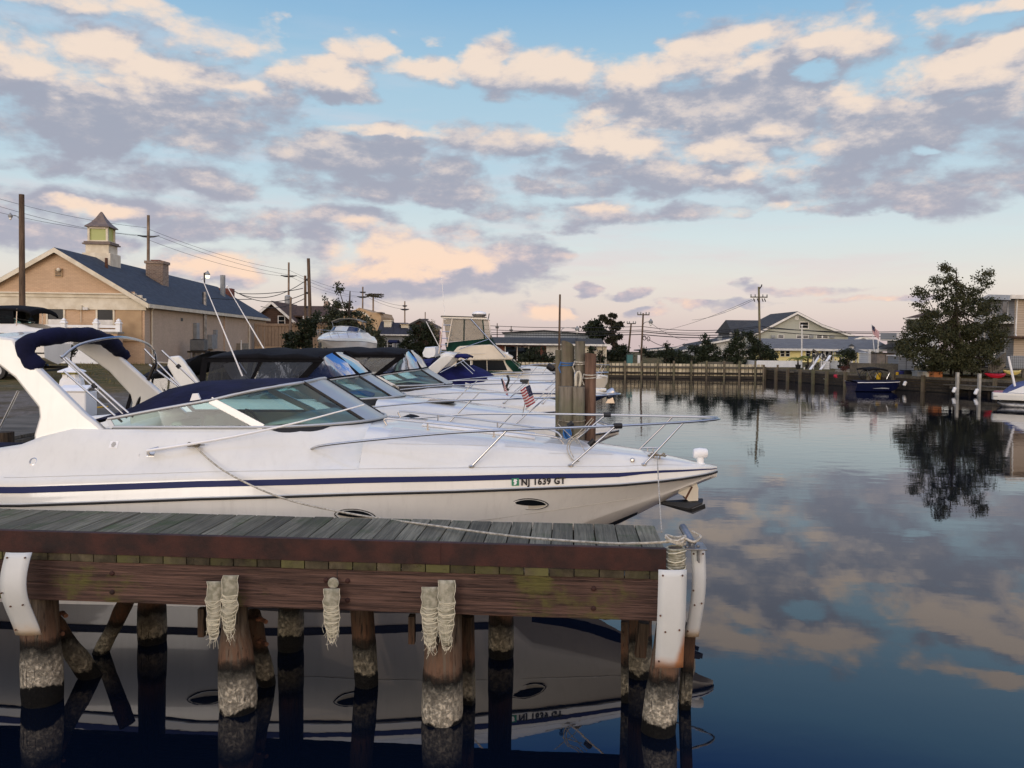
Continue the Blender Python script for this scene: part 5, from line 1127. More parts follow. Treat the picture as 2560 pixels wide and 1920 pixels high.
# ------------------------------------------------------------------ pile cluster between the boats
def dolphin():
    D = 12.3; g = 'cluster of mooring piles between the boats'; mat('strap', (196, 190, 172), .8)
    defs = [('lowest pale grey pile at the back left of the cluster', 1388, 1404, 875, 1391, 12.75, 'grey post wood', 0), ('tall weathered pile with an angled top and blue line round it', 1403, 1436, 861, 1404, 12.45, 'grey post wood', .06),
            ('tallest green-grey pile with a white strap looped on it', 1438, 1463, 853, 1441, 12.3, 'green post wood', 0), ('reddish brown leaning pile at the right of the cluster', 1462, 1491, 884, 1458, 12.2, 'red post wood', .01),
            ('thick mossy stump with a flat sawn top, front left of the cluster', 1397, 1432, 966, 1397, 12.0, 'green post wood', 0), ('thick mossy stump wedged in front of the tallest pile', 1428, 1462, 967, 1430, 12.02, 'green post wood', 0)]
    out = []
    for lab, x0, x1, yt, xb, d, m, sl in defs:
        t = P((x0+x1)/2, yt, d); rad = (x1-x0)/2/FPX*d; b = G(xb+(x1-x0)/2, 1340, 0); b = Vector((P(xb+(x1-x0)/2, 1340, d).x, d, -1.2)); mb = MB(); rows = []; n = 18
        for i in range(17):
            k = i/16; c = b.lerp(Vector((t.x, d, t.z)), k)
            rows.append([(c.x+rad*(1+.05*mnoise.noise(Vector((a, k*5, x0))))*math.cos(a*6.2832/n), c.y+rad*math.sin(a*6.2832/n), c.z+(sl*math.cos(a*6.2832/n+2.4) if i == 16 else 0)) for a in range(n)])
        mb.loft(rows, closed=True, cap=True); out.append(solo(mb, 'mooring_pile', m, (b.x, d, -1.2), lab, 'pile', g, smooth=True, auto=45))
    def wrap(px0, px1, py, d, m, lab, name='lashing', turns=2, dy=6, rr=.010):
        mb = MB(); c = P((px0+px1)/2, py, d); rad = (px1-px0)/2/FPX*d+.012
        for k in range(turns): mb.tube([(c.x+rad*math.cos(a*.3927), d+rad*math.sin(a*.3927), c.z-k*dy/FPX*d+.01*math.sin(a*.3927+k)) for a in range(16)], rr, 6, closed=True)
        mb.tube([(c.x-rad, d-.05, c.z), (c.x-rad-.03, d-.08, c.z-.08), (c.x-rad+.0, d-.1, c.z-.16)], rr*.8, 5)
        solo(mb, name, m, (c.x, d, c.z), lab, 'rope', 'ropes lashed round the mooring piles')
    wrap(1438, 1463, 904, 12.3, 'rope', 'pale rope lashed round the tallest pile'); wrap(1461, 1489, 936, 12.2, 'rope', 'pale rope lashed round the reddish brown pile', dy=8)
    wrap(1403, 1435, 906, 12.45, 'blue rope', 'blue line wrapped round the angled top pile', rr=.009); wrap(1398, 1461, 1050, 12.02, 'old rope', 'old rope strung round the two mossy stumps', turns=1)
    c = P(1445, 930, 12.0); mb = MB(); pts = crv([P(1439, 966, 12.1), P(1440, 940, 12.08), P(1446, 928, 12.06), P(1452, 940, 12.08), P(1449, 966, 12.1)], 5)
    mb.loft([[p+Vector((-.018, .0, 0)), p+Vector((.018, -.004, 0))] for p in pts]); solo(mb, 'strap', 'strap', P(1445, 966, 12.1), 'white webbing strap hung in a loop on the tallest pile', 'strap', solid=.02, smooth=True)
dolphin()
# ------------------------------------------------------------------ lines
def line(a, b, sag, lab, rr=.009, m='rope', name='mooring_line', mid=None):
    pts = sagline(a, b, sag, 18) if mid is None else crv([a]+mid+[b], 8)
    mb = MB(); mb.tube(pts, rr, 6); return solo(mb, name, m, b, lab, 'rope', 'mooring lines', smooth=True)
cle = near_boat.cleat
dk = WM[DOCK.name] @ (DOCKM @ P(1695, 1352, 6.15))
line(cle, P(1672, 1354, 6.14), 0, 'long pale mooring line from the side cleat across the pier to its corner', .010, mid=[P(560, 1177, 8.75), P(700, 1243, 8.45), P(870, 1283, 8.05), P(1100, 1316, 7.25), P(1290, 1341, 6.75), P(1500, 1357, 6.35), P(1600, 1358, 6.2)])
k = P(1693, 1354, 6.1); mb = MB()
for j in range(3): mb.tube([(k.x+.075*math.cos(a*.5236), k.y+.06+.06*math.sin(a*.5236), k.z+.016*j-.015+.014*math.sin(a*1.05+j)) for a in range(12)], .0105, 6, closed=True)
mb.tube(crv([k+Vector((.06, .03, .02)), k+Vector((.13, -.0, .0)), k+Vector((.19, .05, .03)), k+Vector((.14, .12, .05))], 5), .0105, 6)
solo(mb, 'rope_coil', 'rope', k-Vector((0, 0, .03)), 'pale rope turned round the hose wrapped pile head at the pier corner', 'rope', smooth=True)
nbM = WM[NB.name]; bc = nbM @ Vector((-.80, -.30, deck_z(-.8, .3)+.04))
line(bc, P(1654, 1330, 7.6), .02, 'thin bow line hanging from the bow cleat to the pier', .007)
mb = MB()
for j in range(3): mb.tube([(bc.x+(.11-.015*j)*math.cos(a*.5236), bc.y+.045*math.sin(a*.5236), bc.z+.012*math.sin(a*1.57+j)+.008*j) for a in range(12)], .008, 6, closed=True)
solo(mb, 'rope_coil', 'old rope', bc-Vector((0, 0, .04)), 'old rope figure-eighted on the bow cleat of the nearest boat', 'rope', smooth=True)
mb = MB(); c2 = cle
for j in range(3): mb.tube([(c2.x+(.075-.012*j)*math.cos(a*.5236), c2.y-.01+.02*math.sin(a*.5236), c2.z+.018*math.sin(a*1.04+j)+.006*j) for a in range(12)], .0075, 6, closed=True)
solo(mb, 'rope_coil', 'old rope', c2-Vector((0, 0, .03)), 'old rope turns on the side cleat of the nearest boat', 'rope', smooth=True)
for i, (a, b, sg, lab, m) in enumerate(((P(1403, 958, 18.9), P(1440, 911, 12.2), .05, 'grey line from the third boat up to the tallest pile', 'old rope'), (P(1392, 1066, 14.0), P(1452, 1012, 12.1), .0, 'thin line from the second boat to the mossy stump', 'old rope'),
        (P(1453, 1011, 12.05), P(1490, 1062, 13.9), .02, 'thin line from the mossy stump to the bow of the second boat', 'old rope'), (P(1490, 1055, 13.8), P(1537, 1072, 14.3), .0, 'short line along the bow rail of the second boat', 'rope'))):
    line(a, b, sg, lab, .008, m)
cw = P(1432, 1108, 9.6); mb = MB()
mb.tube(crv([P(1480, 1045, 9.6), P(1450, 1078, 9.55), P(1424, 1100, 9.5), P(1418, 1125, 9.5), P(1430, 1148, 9.45), P(1448, 1154, 9.45)], 6), .006, 5)
mb.tube(crv([P(1484, 1048, 9.6), P(1455, 1082, 9.55), P(1430, 1100, 9.5), P(1424, 1122, 9.5), P(1434, 1144, 9.45)], 6), .006, 5)
for a, b in (((1395, 1060), (1446, 1110)), ((1420, 1110), (1478, 1068)), ((1440, 1092), (1470, 1140)), ((1465, 1075), (1415, 1100))): mb.tube([P(*a, 9.7), P(*b, 9.6)], .0045, 5)
solo(mb, 'tangled_cord', 'rope', cw, 'tangle of pale cord hanging on the bow rail of the nearest boat', 'cord', smooth=True)
mb = MB(); c = P(1418, 1084, 9.9)
for j in range(7): mb.tube([c+Vector((.05*math.cos(a*.785+j), .03*math.sin(a*.785+j*2), .07*math.sin(a*.785+j*.7))) for a in range(8)], .008, 5, closed=True)
solo(mb, 'cord_bundle', 'blue rope', c, 'small bundle of bright blue cord tied on the bow rail', 'cord', smooth=True)
# ------------------------------------------------------------------ building surfaces
courses('tan brick', (196, 168, 138), (186, 158, 130), (168, 142, 116), 0.22, 0.075, 0.006, fade=.18, bump=.2)
courses('brick in side light', (196, 174, 152), (186, 166, 144), (166, 148, 130), 0.22, 0.075, 0.006, fade=.18, bump=.2)  # tan brick again, greyer: light on the side wall put into its colour
courses('chimney brick', (150, 128, 110), (112, 92, 78), (160, 150, 138), 0.24, 0.09, 0.014, fade=.3)
courses('red brick', (120, 62, 50), (98, 50, 42), (120, 100, 90), 0.24, 0.08, 0.01)
courses('blue shingle', (62, 70, 80), (48, 56, 66), (36, 42, 50), 0.34, 0.16, 0.006, axis='YX', fade=.25)
courses('brown shingle', (86, 66, 52), (66, 50, 40), (44, 34, 28), 0.34, 0.16, 0.006, axis='YX', fade=.25)
courses('dark slate', (54, 56, 66), (44, 46, 54), (32, 34, 38), 0.4, 0.2, 0.006, axis='YX')
courses('grey shingle', (116, 116, 114), (102, 102, 102), (80, 80, 80), 0.4, 0.18, 0.006, axis='XY', fade=.2)
courses('charcoal shingle', (72, 72, 70), (58, 58, 58), (44, 44, 44), 0.4, 0.18, 0.006, axis='XY', fade=.2)
courses('brown siding', (74, 56, 46), (62, 46, 38), (40, 30, 26), 0.5, 0.2, 0.012)
courses('sage siding', (172, 174, 162), (166, 168, 156), (130, 132, 122), 9.0, 0.16, 0.010, fade=.1)
courses('yellow siding', (250, 236, 170), (246, 230, 160), (178, 164, 100), 9.0, 0.14, 0.008, fade=.1)
courses('beige siding', (176, 162, 144), (168, 154, 138), (128, 118, 104), 9.0, 0.16, 0.012, fade=.1)
courses('white siding', (206, 206, 204), (200, 200, 198), (160, 160, 160), 9.0, 0.16, 0.010, fade=.1)
courses('grey siding', (134, 138, 142), (126, 130, 134), (98, 102, 106), 9.0, 0.16, 0.010, fade=.1)
courses('ribbed metal', (140, 148, 156), (134, 142, 150), (100, 106, 112), 0.3, 30.0, 0.02, off=0, fade=.1)
courses('cinder block', (150, 142, 126), (136, 128, 114), (112, 106, 96), 0.4, 0.2, 0.01)
mat('tan stucco', (176, 150, 116), .85, col2=(164, 138, 106), nscale=1.5); mat('cream paint', (214, 206, 186), .6, col2=(196, 186, 164), nscale=2)
mat('metal grey', (138, 142, 144), .5, col2=(120, 124, 126)); mat('concrete', (160, 154, 144), .9, col2=(132, 126, 116), nscale=2); mat('copper roof', (112, 98, 88), .6, col2=(92, 80, 74))
mat('fence timber', (150, 128, 104), .85, col2=(126, 106, 86), nscale=4, nstretch=(6, 6, .6))
def framef(o, rz):
    """local frame at o turned rz: returns f(x, y, z) -> world"""
    c, s = math.cos(rz), math.sin(rz); o = Vector(o); return lambda x, y, z=0.0: Vector((o.x+c*x-s*y, o.y+s*x+c*y, o.z+z))
def wbox(mb, a, b): return mb.box2(a, b)
def window(r, x, z, w, h, y=0.0, ax='x', frame='white paint', pane='window dark', sill=True, t=.06, lower=None):
    """window on a wall facing -y (ax x) or +-x (ax y); local coordinates"""
    mb = MB(); q = (lambda u, d, v: (u, y-d, v)) if ax == 'x' else (lambda u, d, v: (y+d, u, v)); fw = min(.09, w*.12)
    B = lambda u0, u1, v0, v1, d0, d1: mb.box2(q(u0, d0, v0), q(u1, d1, v1))
    B(x-w/2-fw, x-w/2, z-h/2-fw, z+h/2+fw, -.02, t); B(x+w/2, x+w/2+fw, z-h/2-fw, z+h/2+fw, -.02, t); B(x-w/2, x+w/2, z+h/2, z+h/2+fw, -.02, t); B(x-w/2, x+w/2, z-h/2-fw, z-h/2, -.02, t+(.04 if sill else 0))
    if lower is None: B(x-w/2, x+w/2, z-.02, z+.02, -.01, t*.7)
    o = mb.build('window', frame, r, local=True); mb = MB(); B(x-w/2, x+w/2, z-h/2, z+h/2, -.02, .012); mb.build('pane', pane, o, local=True)
    if lower: mb = MB(); B(x-w/2, x+w/2, z-h/2, z-h/2+h*lower, -.02, .03); mb.build('lower_panel', 'white paint', o, local=True)
    return o
def gable(r, w, l, h, rise, wall, roof, trim='white paint', ov=.35, ridge='y', z0=0.0, x0=0.0, y0=0.0, th=.14, side=None):
    """walls x0..x0+w by y0..y0+l under a two-slope roof"""
    mb = MB(); x1, y1 = x0+w, y0+l; m = (x0+x1)/2 if ridge == 'y' else (y0+y1)/2
    if ridge == 'y':
        for y in (y0, y1):
            mb.face([(x0, y, z0), (x1, y, z0), (x1, y, h), (m, y, h+rise), (x0, y, h)])
            if side: mb.build('wall', wall, r, local=True); mb = MB()
        if not side:
            for x in (x0, x1): mb.face([(x, y0, z0), (x, y1, z0), (x, y1, h), (x, y0, h)])
    else:
        for x in (x0, x1): mb.face([(x, y0, z0), (x, y1, z0), (x, y1, h), (x, m, h+rise), (x, y0, h)])
        for y in (y0, y1): mb.face([(x0, y, z0), (x1, y, z0), (x1, y, h), (x0, y, h)])
    if not side or ridge != 'y': mb.build('wall', wall, r, local=True)
    if side and ridge == 'y':
        for x in (x0, x1): mb = MB(); mb.face([(x, y0, z0), (x, y1, z0), (x, y1, h), (x, y0, h)]); mb.build('wall', side, r, local=True)
    k = rise/((w if ridge == 'y' else l)/2); mb = MB(); tb = MB()
    if ridge == 'y':
        A = [(x0-ov, h-ov*k), (m, h+rise), (x1+ov, h-ov*k)]
        mb.prism([(A[0][0], y0-ov, A[0][1]+th), (A[1][0], y0-ov, A[1][1]+th), (A[2][0], y0-ov, A[2][1]+th), (A[2][0], y0-ov, A[2][1]+.01), (A[1][0], y0-ov, A[1][1]+.01), (A[0][0], y0-ov, A[0][1]+.01)], (0, l+2*ov, 0))
        for y in (y0-ov-.04, y1+ov):
            for a, b in ((0, 1), (1, 2)): tb.prism([(A[a][0], y, A[a][1]+th-.02), (A[b][0], y, A[b][1]+th-.02), (A[b][0], y, A[b][1]-.14), (A[a][0], y, A[a][1]-.14)], (0, .04, 0))
        for x, sg in ((A[0][0], -1), (A[2][0], 1)): tb.box2((x-(.05 if sg < 0 else -.003), y0-ov, A[0][1]-.10), (x+(.05 if sg > 0 else -.003), y1+ov, A[0][1]+th-.03))
    else:
        A = [(y0-ov, h-ov*k), (m, h+rise), (y1+ov, h-ov*k)]
        mb.prism([(x0-ov, A[0][0], A[0][1]+th), (x0-ov, A[1][0], A[1][1]+th), (x0-ov, A[2][0], A[2][1]+th), (x0-ov, A[2][0], A[2][1]+.01), (x0-ov, A[1][0], A[1][1]+.01), (x0-ov, A[0][0], A[0][1]+.01)], (w+2*ov, 0, 0))
        for x in (x0-ov-.04, x1+ov):
            for a, b in ((0, 1), (1, 2)): tb.prism([(x, A[a][0], A[a][1]+th-.02), (x, A[b][0], A[b][1]+th-.02), (x, A[b][0], A[b][1]-.14), (x, A[a][0], A[a][1]-.14)], (.04, 0, 0))
        for y, sg in ((A[0][0], -1), (A[2][0], 1)): tb.box2((x0-ov, y-(.05 if sg < 0 else -.003), A[0][1]-.10), (x1+ov, y+(.05 if sg > 0 else -.003), A[0][1]+th-.03))
    rf = mb.build('roof', roof, r, local=True); tb.build('roof_trim', trim, rf, local=True); return rf
# ------------------------------------------------------------------ the tan brick building
def brick_building():
    ang = math.atan2(.0968, .995); o = P(362, 900, 44.0); r = empty('brick_building', (o.x, 44.0, 1.42), ang, 'long tan brick building with blue shingle roof, cupola and chimney on the left shore', 'building')
    h = 3.42; rise = 2.75; w = 9.1; L = 32
    rf = gable(r, w, L, h, rise, 'tan brick', 'blue shingle', 'cream paint', ov=.30, x0=-w, side='brick in side light')
    B = lambda n, m, a, b, par=None, **k: (lambda mb: (mb.box2(a, b), mb.build(n, m, par or r, local=True, **k))[1])(MB())
    # cornice across the gable front with its plain frieze
    mb = MB(); mb.box2((-w+.1, -.16, h+.222), (-.1, .0, h+.40)); mb.box2((-w+.4, -.26, h+.402), (-.4, .0, h+.48)); mb.box2((-w-.3, -.10, h-.42), (.10, .0, h+.22)); mb.build('cornice', 'cream paint', r, local=True, bevel=.01)
    B('gable_ledge', 'tan brick', (-w+.5, -.06, h+.48), (-.5, .0, h+.58))
    for x in (-4.62, -2.05): window(r, x, 2.58, .80, .92, y=0, lower=.36, frame='cream paint')
    B('door', 'window dark', (-7.3, -.03, 1.2), (-6.5, .01, 2.95))
    B('boarded_panel', 'tan stucco', (-1.45, -.05, 1.42), (-.14, 0, 3.0)); B('panel_sill', 'tan stucco', (-1.5, -.12, 1.32), (-.1, 0, 1.42)); 
    fx = B('flood_light', 'cream paint', (-3.5, -.22, 2.98), (-3.2, -.1, 3.22)); B('light_box', 'white paint', (-3.16, -.2, 2.98), (-2.9, -.1, 3.12), fx)
    mb = MB(); mb.tube([(-3.3, -.06, 2.98), (-3.3, -.06, 2.3)], .02, 6); mb.build('conduit', 'cream paint', fx, local=True)
    gv = B('gable_vent', 'tan stucco', (-4.65, -.06, 4.75), (-4.25, 0, 5.2)); mb = MB()
    for k in range(4): mb.box2((-4.6, -.085, 4.80+k*.09), (-4.3, -.06, 4.83+k*.09))
    mb.build('vent_slats', 'dark plastic', gv, local=True); mb = MB(); mb.ball((-4.4, -.16, 5.12), .11, 8); mb.build('vent_lamp', 'cream paint', gv, local=True)
    # things along the side wall (x = 0, running away)
    T = lambda n, m, pts, rad, par=None: (lambda mb: (mb.tube(pts, rad, 8), mb.build(n, m, par or r, local=True, smooth=True))[1])(MB())
    T('downspout', 'cream paint', [(.32, .45, h-.16), (.30, .5, h-.28), (.08, .9, h-.42), (.07, .95, .35), (.10, 1.0, .14), (.9, 1.9, .05)], .055)
    T('downspout', 'cream paint', [(.32, 24.2, h-.16), (.08, 24.6, h-.35), (.07, 24.6, .2)], .06)
    T('vent_pipe', 'galvanised metal', [(.10, 11.2, .9), (.10, 11.2, h-.15)], .06); T('vent_pipe', 'galvanised metal', [(.10, 11.5, 1.0), (.10, 11.5, h-.15)], .05)
    B('utility_cabinet', 'metal grey', (0, 8.9, 1.1), (.22, 9.6, 2.5), bevel=.01); e = B('electric_box', 'metal grey', (0, 12.2, .75), (.32, 13.6, 1.75), bevel=.01); B('meter', 'metal grey', (0, 13.7, 1.6), (.22, 14.1, 2.1), e)
    B('wall_vent', 'dark plastic', (0, 6.3, 2.55), (.02, 6.7, 2.75)); B('pilaster', 'brick in side light', (0, 16.6, 0), (.10, 17.3, h-.12))
    g = B('meter_cabinet', 'cinder block', (0, 20.5, 0), (.5, 22.6, 1.1)); T('white_pipe', 'white paint', [(.6, 19.5, .1), (.6, 19.5, 1.35)], .06, g)
    # roof furniture: cupola, chimney, vents
    sl = rise/(w/2); rz = lambda x: h+rise-abs(x+w/2)*sl+.16
    cx, cy = -w/2, 5.9; z = h+rise; mb = MB(); mb.box2((cx-0.82, cy-0.82, z-.95), (cx+0.82, cy+0.82, z+.42)); mb.box2((cx-.68, cy-.68, z+.42), (cx+.68, cy+.68, z+.94)); cu = mb.build('cupola', 'cream paint', r, local=True, bevel=.02)
    mb = MB(); mb.box2((cx-0.82, cy-0.82, z+.94), (cx+0.82, cy+0.82, z+1.02)); mb.box2((cx-.75, cy-.75, z+1.02), (cx+.75, cy+.75, z+1.12)); mb.build('cupola_cornice', 'copper roof', cu, local=True)
    mb = MB()
    for a in (-1, 1):
        for b in (-1, 1): mb.box2((cx+a*.53-.06, cy+b*.53-.06, z+1.12), (cx+a*.53+.06, cy+b*.53+.06, z+2.0))
    for b in (-1, 1): mb.box2((cx-.6, cy+b*.53-.06, z+1.9), (cx+.6, cy+b*.53+.06, z+2.0)); mb.box2((cx+b*.53-.06, cy-.6, z+2.0), (cx+b*.53+.06, cy+.6, z+2.0)); mb.box2((cx-.6, cy+b*.53-.05, z+1.12), (cx+.6, cy+b*.53+.05, z+1.2)); mb.box2((cx+b*.53-.05, cy-.6, z+1.12), (cx+b*.53+.05, cy+.6, z+1.2))
    mb.build('lantern_frame', 'cream paint', cu, local=True)
    lm = emis('lantern glass', (172, 180, 96), .10); bsdf(lm).inputs['Base Color'].default_value = lin(150, 156, 96); mb = MB(); mb.box2((cx-.49, cy-.49, z+1.2), (cx+.49, cy+.49, z+2.0)); mb.build('lantern_glass', lm, cu, local=True)
    mb = MB(); mb.loft([[(cx+a*s, cy+b*s, z+q) for a, b in ((-1, -1), (1, -1), (1, 1), (-1, 1))] for s, q in ((.50, 1.99), (.73, 2.0), (.71, 2.06), (.45, 2.30), (.24, 2.6), (.11, 2.86), (.03, 3.0))], closed=True, cap=True); mb.build('cupola_roof', 'copper roof', cu, local=True)
    mb = MB(); mb.box2((-3.5, 10.4, rz(-3.0)-1.2), (-2.4, 11.6, z+.30)); mb.box2((-3.58, 10.32, z+.30), (-2.32, 11.68, z+.48)); ch = mb.build('chimney', 'chimney brick', r, local=True); mb = MB(); mb.box2((-3.3, 10.7, z+.48), (-2.7, 11.3, z+.58)); mb.build('flue', 'red brick', ch, local=True)
    def pipe(px, py0, py1, y, rad, m):
        x = -w/2+.1
        best = None
        Mi = WM[r.name].inverted(); q = Mi @ P(px, py1, 43.9+y*1.0); T('roof_vent', m, [(q.x, q.y, rz(q.x)-.3), (q.x, q.y, (Mi @ P(px, py0, 43.9+y)).z)], rad)
    pipe(266, 645, 664, 3.2, .09, 'rusty bolt'); pipe(557, 688, 715, 27, .22, 'metal grey'); pipe(511, 730, 758, 13.5, .16, 'galvanised metal')
    mb = MB(); mb.box2((-3.9, L-1.6, z-1.0), (-2.8, L-.4, z-.1)); mb.build('chimney', 'red brick', r, local=True)
    return r
BK = brick_building()
_f = framef((P(362, 900, 44.0).x, 44.0, 1.42), math.atan2(.0968, .995))
def ac_unit():
    c = _f(1.15, 6.1, 0); r = empty('air_conditioner', c, .0968, 'dark louvred air conditioning unit on a raised stand by the tan brick wall', 'air conditioner'); mb = MB()
    mb.box2((-.42, -.42, .72), (.42, .42, 1.42)); mb.build('casing', 'dark plastic', r, local=True, bevel=.03); mb = MB()
    for k in range(12): mb.box2((-.44, -.445, .76+k*.053), (.44, .445, .785+k*.053))
    mb.build('louvres', 'metal grey', r, local=True); mb = MB(); mb.box2((-.55, -.55, .60), (.55, .55, .71)); mb.build('platform', 'dark timber', r, local=True)
    for a in (-.45, .45):
        for b in (-.45, .45): mb = MB(); mb.box2((a-.06, b-.06, -.05), (a+.06, b+.06, .60)); mb.build('leg', 'concrete', r, local=True)
    mb = MB(); mb.lathe([(.38, 1.42), (.38, 1.45)], (0, 0, 0), 18); mb.build('fan_grille', 'dark plastic', r, local=True)
ac_unit()
def blocks():
    rn = random.Random(4)
    for i, (x, y, z) in enumerate(((.5, 7.9, 0), (.9, 7.9, 0), (.5, 8.4, 0), (.9, 8.4, 0), (.55, 7.95, .2), (.9, 8.3, .2), (.55, 8.3, .2), (.6, 8.1, .4), (.62, 8.0, .6))):
        p = _f(x+rn.uniform(-.03, .03), y, z-.03); mb = MB(); mb.box(p+Vector((0, 0, .1)), (.40, .40, .195), rz=rn.uniform(-.1, .1)); solo(mb, 'concrete_block', 'concrete', p, 'pale concrete block in the loose stack beside the air conditioning unit', 'block', 'stack of concrete blocks', bevel=.01)
blocks()
def white_fence():
    D = 42.2; a, b = P(78, 870, D), P(300, 870, D+.9); z0 = 1.42; r = empty('vinyl_fence', (a.x, a.y, z0), 0, 'white vinyl fence with pointed post caps in front of the brick building', 'fence'); d = (b-a); d.z = 0; L = d.length; d.normalize(); zt = P(200, 813, D).z
    for k, px in enumerate((78, 160, 241, 297)):
        p = P(px, 870, D+.9*(px-78)/222); mb = MB(); mb.box2((p.x-.12, p.y-.12, z0), (p.x+.12, p.y+.12, zt+.10)); mb.loft([[(p.x+s*u, p.y+s*v, zt+q) for u, v in ((-1, -1), (1, -1), (1, 1), (-1, 1))] for s, q in ((.15, .10), (.15, .15), (.09, .22), (.11, .26), (.02, .38))], closed=True, cap=True); mb.build('post', 'white vinyl', r)
    pts = [P(px, 870, D+.9*(px-78)/222) for px in (78, 160, 241, 297)]
    for p, q in zip(pts, pts[1:]):
        mb = MB(); n = (q-p).normalized(); s = p+n*.12; e = q-n*.12
        for z, h in ((zt-.05, .14), (z0+.15, .14)): mb.bar(Vector((s.x, s.y, z)), Vector((e.x, e.y, z)), .07, h)
        mb.bar(Vector((s.x, s.y, (zt+z0)/2-.02)), Vector((e.x, e.y, (zt+z0)/2-.02)), .03, zt-z0-.35); mb.build('panel', 'white vinyl', r)
    p = P(282, 850, 42.6); mb = MB(); mb.box2((p.x-.38, p.y-.3, 1.4), (p.x+.38, p.y+.3, P(282, 834, 42.6).z)); e = solo(mb, 'brick_pier', 'tan brick', (p.x, p.y, 1.4), 'short tan brick pier at the end of the white fence', 'pier')
    mb = MB(); z = P(282, 834, 42.6).z; mb.box2((p.x-.44, p.y-.36, z), (p.x+.44, p.y+.36, z+.1)); mb.build('cap', 'concrete', e)
white_fence()
def board_fence():
    r = None; a = _f(.3, 25.5, 0); b = _f(6.3, 27.6, 0); z0 = 1.42; r = empty('board_fence', a, 0, 'weathered brown board fence with a slatted top at the far end of the brick building', 'fence'); d = (b-a); L = d.length; d.normalize(); n = 22
    z1, z2 = P(640, 866, 70).z, P(640, 813, 70).z
    mb = MB()
    for k in range(n): p = a+d*(L*(k+.5)/n); mb.box(Vector((p.x, p.y, (z1+z2)/2)), (L/n*.9, .04, z2-z1), rz=math.atan2(d.y, d.x))
    mb.build('boards', 'fence timber', r); mb = MB(); mb.bar(Vector((a.x, a.y, z2+.05)), Vector((b.x, b.y, z2+.05)), .16, .22); mb.build('top_beam', 'fence timber', r)
    for k in range(7): p = a+d*(L*(.55+k*.07)); mb = MB(); mb.box(Vector((p.x, p.y-.2, z2+.22)), (.10, 1.0, .12)); mb.build('slat', 'fence timber', r)
    mb = MB(); m = (a+b)/2; mb.box(Vector((m.x, m.y+.1, (z0+z1)/2)), (L, .25, z1-z0), rz=math.atan2(d.y, d.x)); mb.build('base_wall', 'tan stucco', r)
board_fence()
# ------------------------------------------------------------------ houses and shops further back on the west side
def brown_house():
    D = 84; z0 = 1.6; a, b = P(618, 800, D), P(757, 823, D); ap = P(681, 757, D); r = empty('brown_house', (ap.x, D, z0), 0, 'dark brown shingled house with white trim and brown roof behind the brick building', 'house')
    h = P(757, 823, D).z-z0; rise = ap.z-P(757, 823, D).z; hw = b.x-ap.x
    gable(r, hw*2, 9, h, rise, 'brown siding', 'brown shingle', ov=.4, x0=-hw, th=.2)
    x0, x1 = P(700, 0, D+4).x-ap.x, P(836, 0, D+4).x-ap.x; zr = P(760, 766, D+4).z-z0; ze = P(760, 793, D+2).z-z0
    mb = MB(); mb.box2((P(762, 0, D+2).x-ap.x, 2.2, 0), (x1, 9.5, ze)); mb.build('wing_wall', 'brown siding', r, local=True)
    mb = MB(); mb.prism([(x0, 1.6, ze), (x0, 1.6, ze+.16), (x0+.2, 5, zr+.1), (x0, 9.5, ze+.1), (x0, 9.5, ze)], (x1-x0, 0, 0)); mb.build('wing_roof', 'brown shingle', r, local=True)
    mb = MB(); mb.box2((P(762, 0, D+2).x-ap.x, 1.45, ze-.25), (x1, 1.6, ze+.12)); mb.build('wing_fascia', 'white paint', r, local=True)
    q = P(704, 802, D); window(r, q.x-ap.x, q.z-z0, .62, .92)
    mb = MB(); c = P(816, 762, D+6); mb.box2((c.x-ap.x-.25, 5.8, zr-.5), (c.x-ap.x+.25, 6.3, P(816, 753, D+6).z-z0)); mb.build('chimney', 'chimney brick', r, local=True)
brown_house()
def arch_building():
    D = 112; z0 = 1.6; o = P(900, 840, D); r = empty('shop_building', (o.x, D, z0), 0, 'tan stucco commercial building with a peaked parapet and raised arch', 'building'); f = lambda px, py: (P(px, py, D).x-o.x, 0, P(px, py, D).z-z0)
    out = [f(856, 786), f(870, 784), f(898, 769), f(930, 781), f(948, 781), f(949, 785), f(953, 792), f(953, 850), f(856, 850)]; mb = MB(); mb.prism(out, (0, 12, 0)); mb.build('wall', 'tan stucco', r, local=True)
    c = f(898, 808); mb = MB(); R0 = 1.35*1.0; mb.tube([(c[0]+1.6*math.cos(a*math.pi/16), -.08, c[2]+1.5*math.sin(a*math.pi/16)) for a in range(17)], .14, 6); mb.build('arch_moulding', 'cream paint', r, local=True)
    mb = MB(); a, b = f(944, 780), f(954, 783); mb.box2((a[0], -.3, b[2]), (b[0], 3, a[2])); mb.build('parapet_cap', 'copper roof', r, local=True)
    a, b = f(858, 772), f(876, 784); mb = MB(); mb.loft([[(lerp(a[0], b[0], .5)+s*u, 5+s*v, z) for u, v in ((-1, -1), (1, -1), (1, 1), (-1, 1))] for s, z in ((.7, b[2]), (.45, a[2]))], closed=True, cap=True); mb.build('roof_turret', 'dark slate', r, local=True)
arch_building()
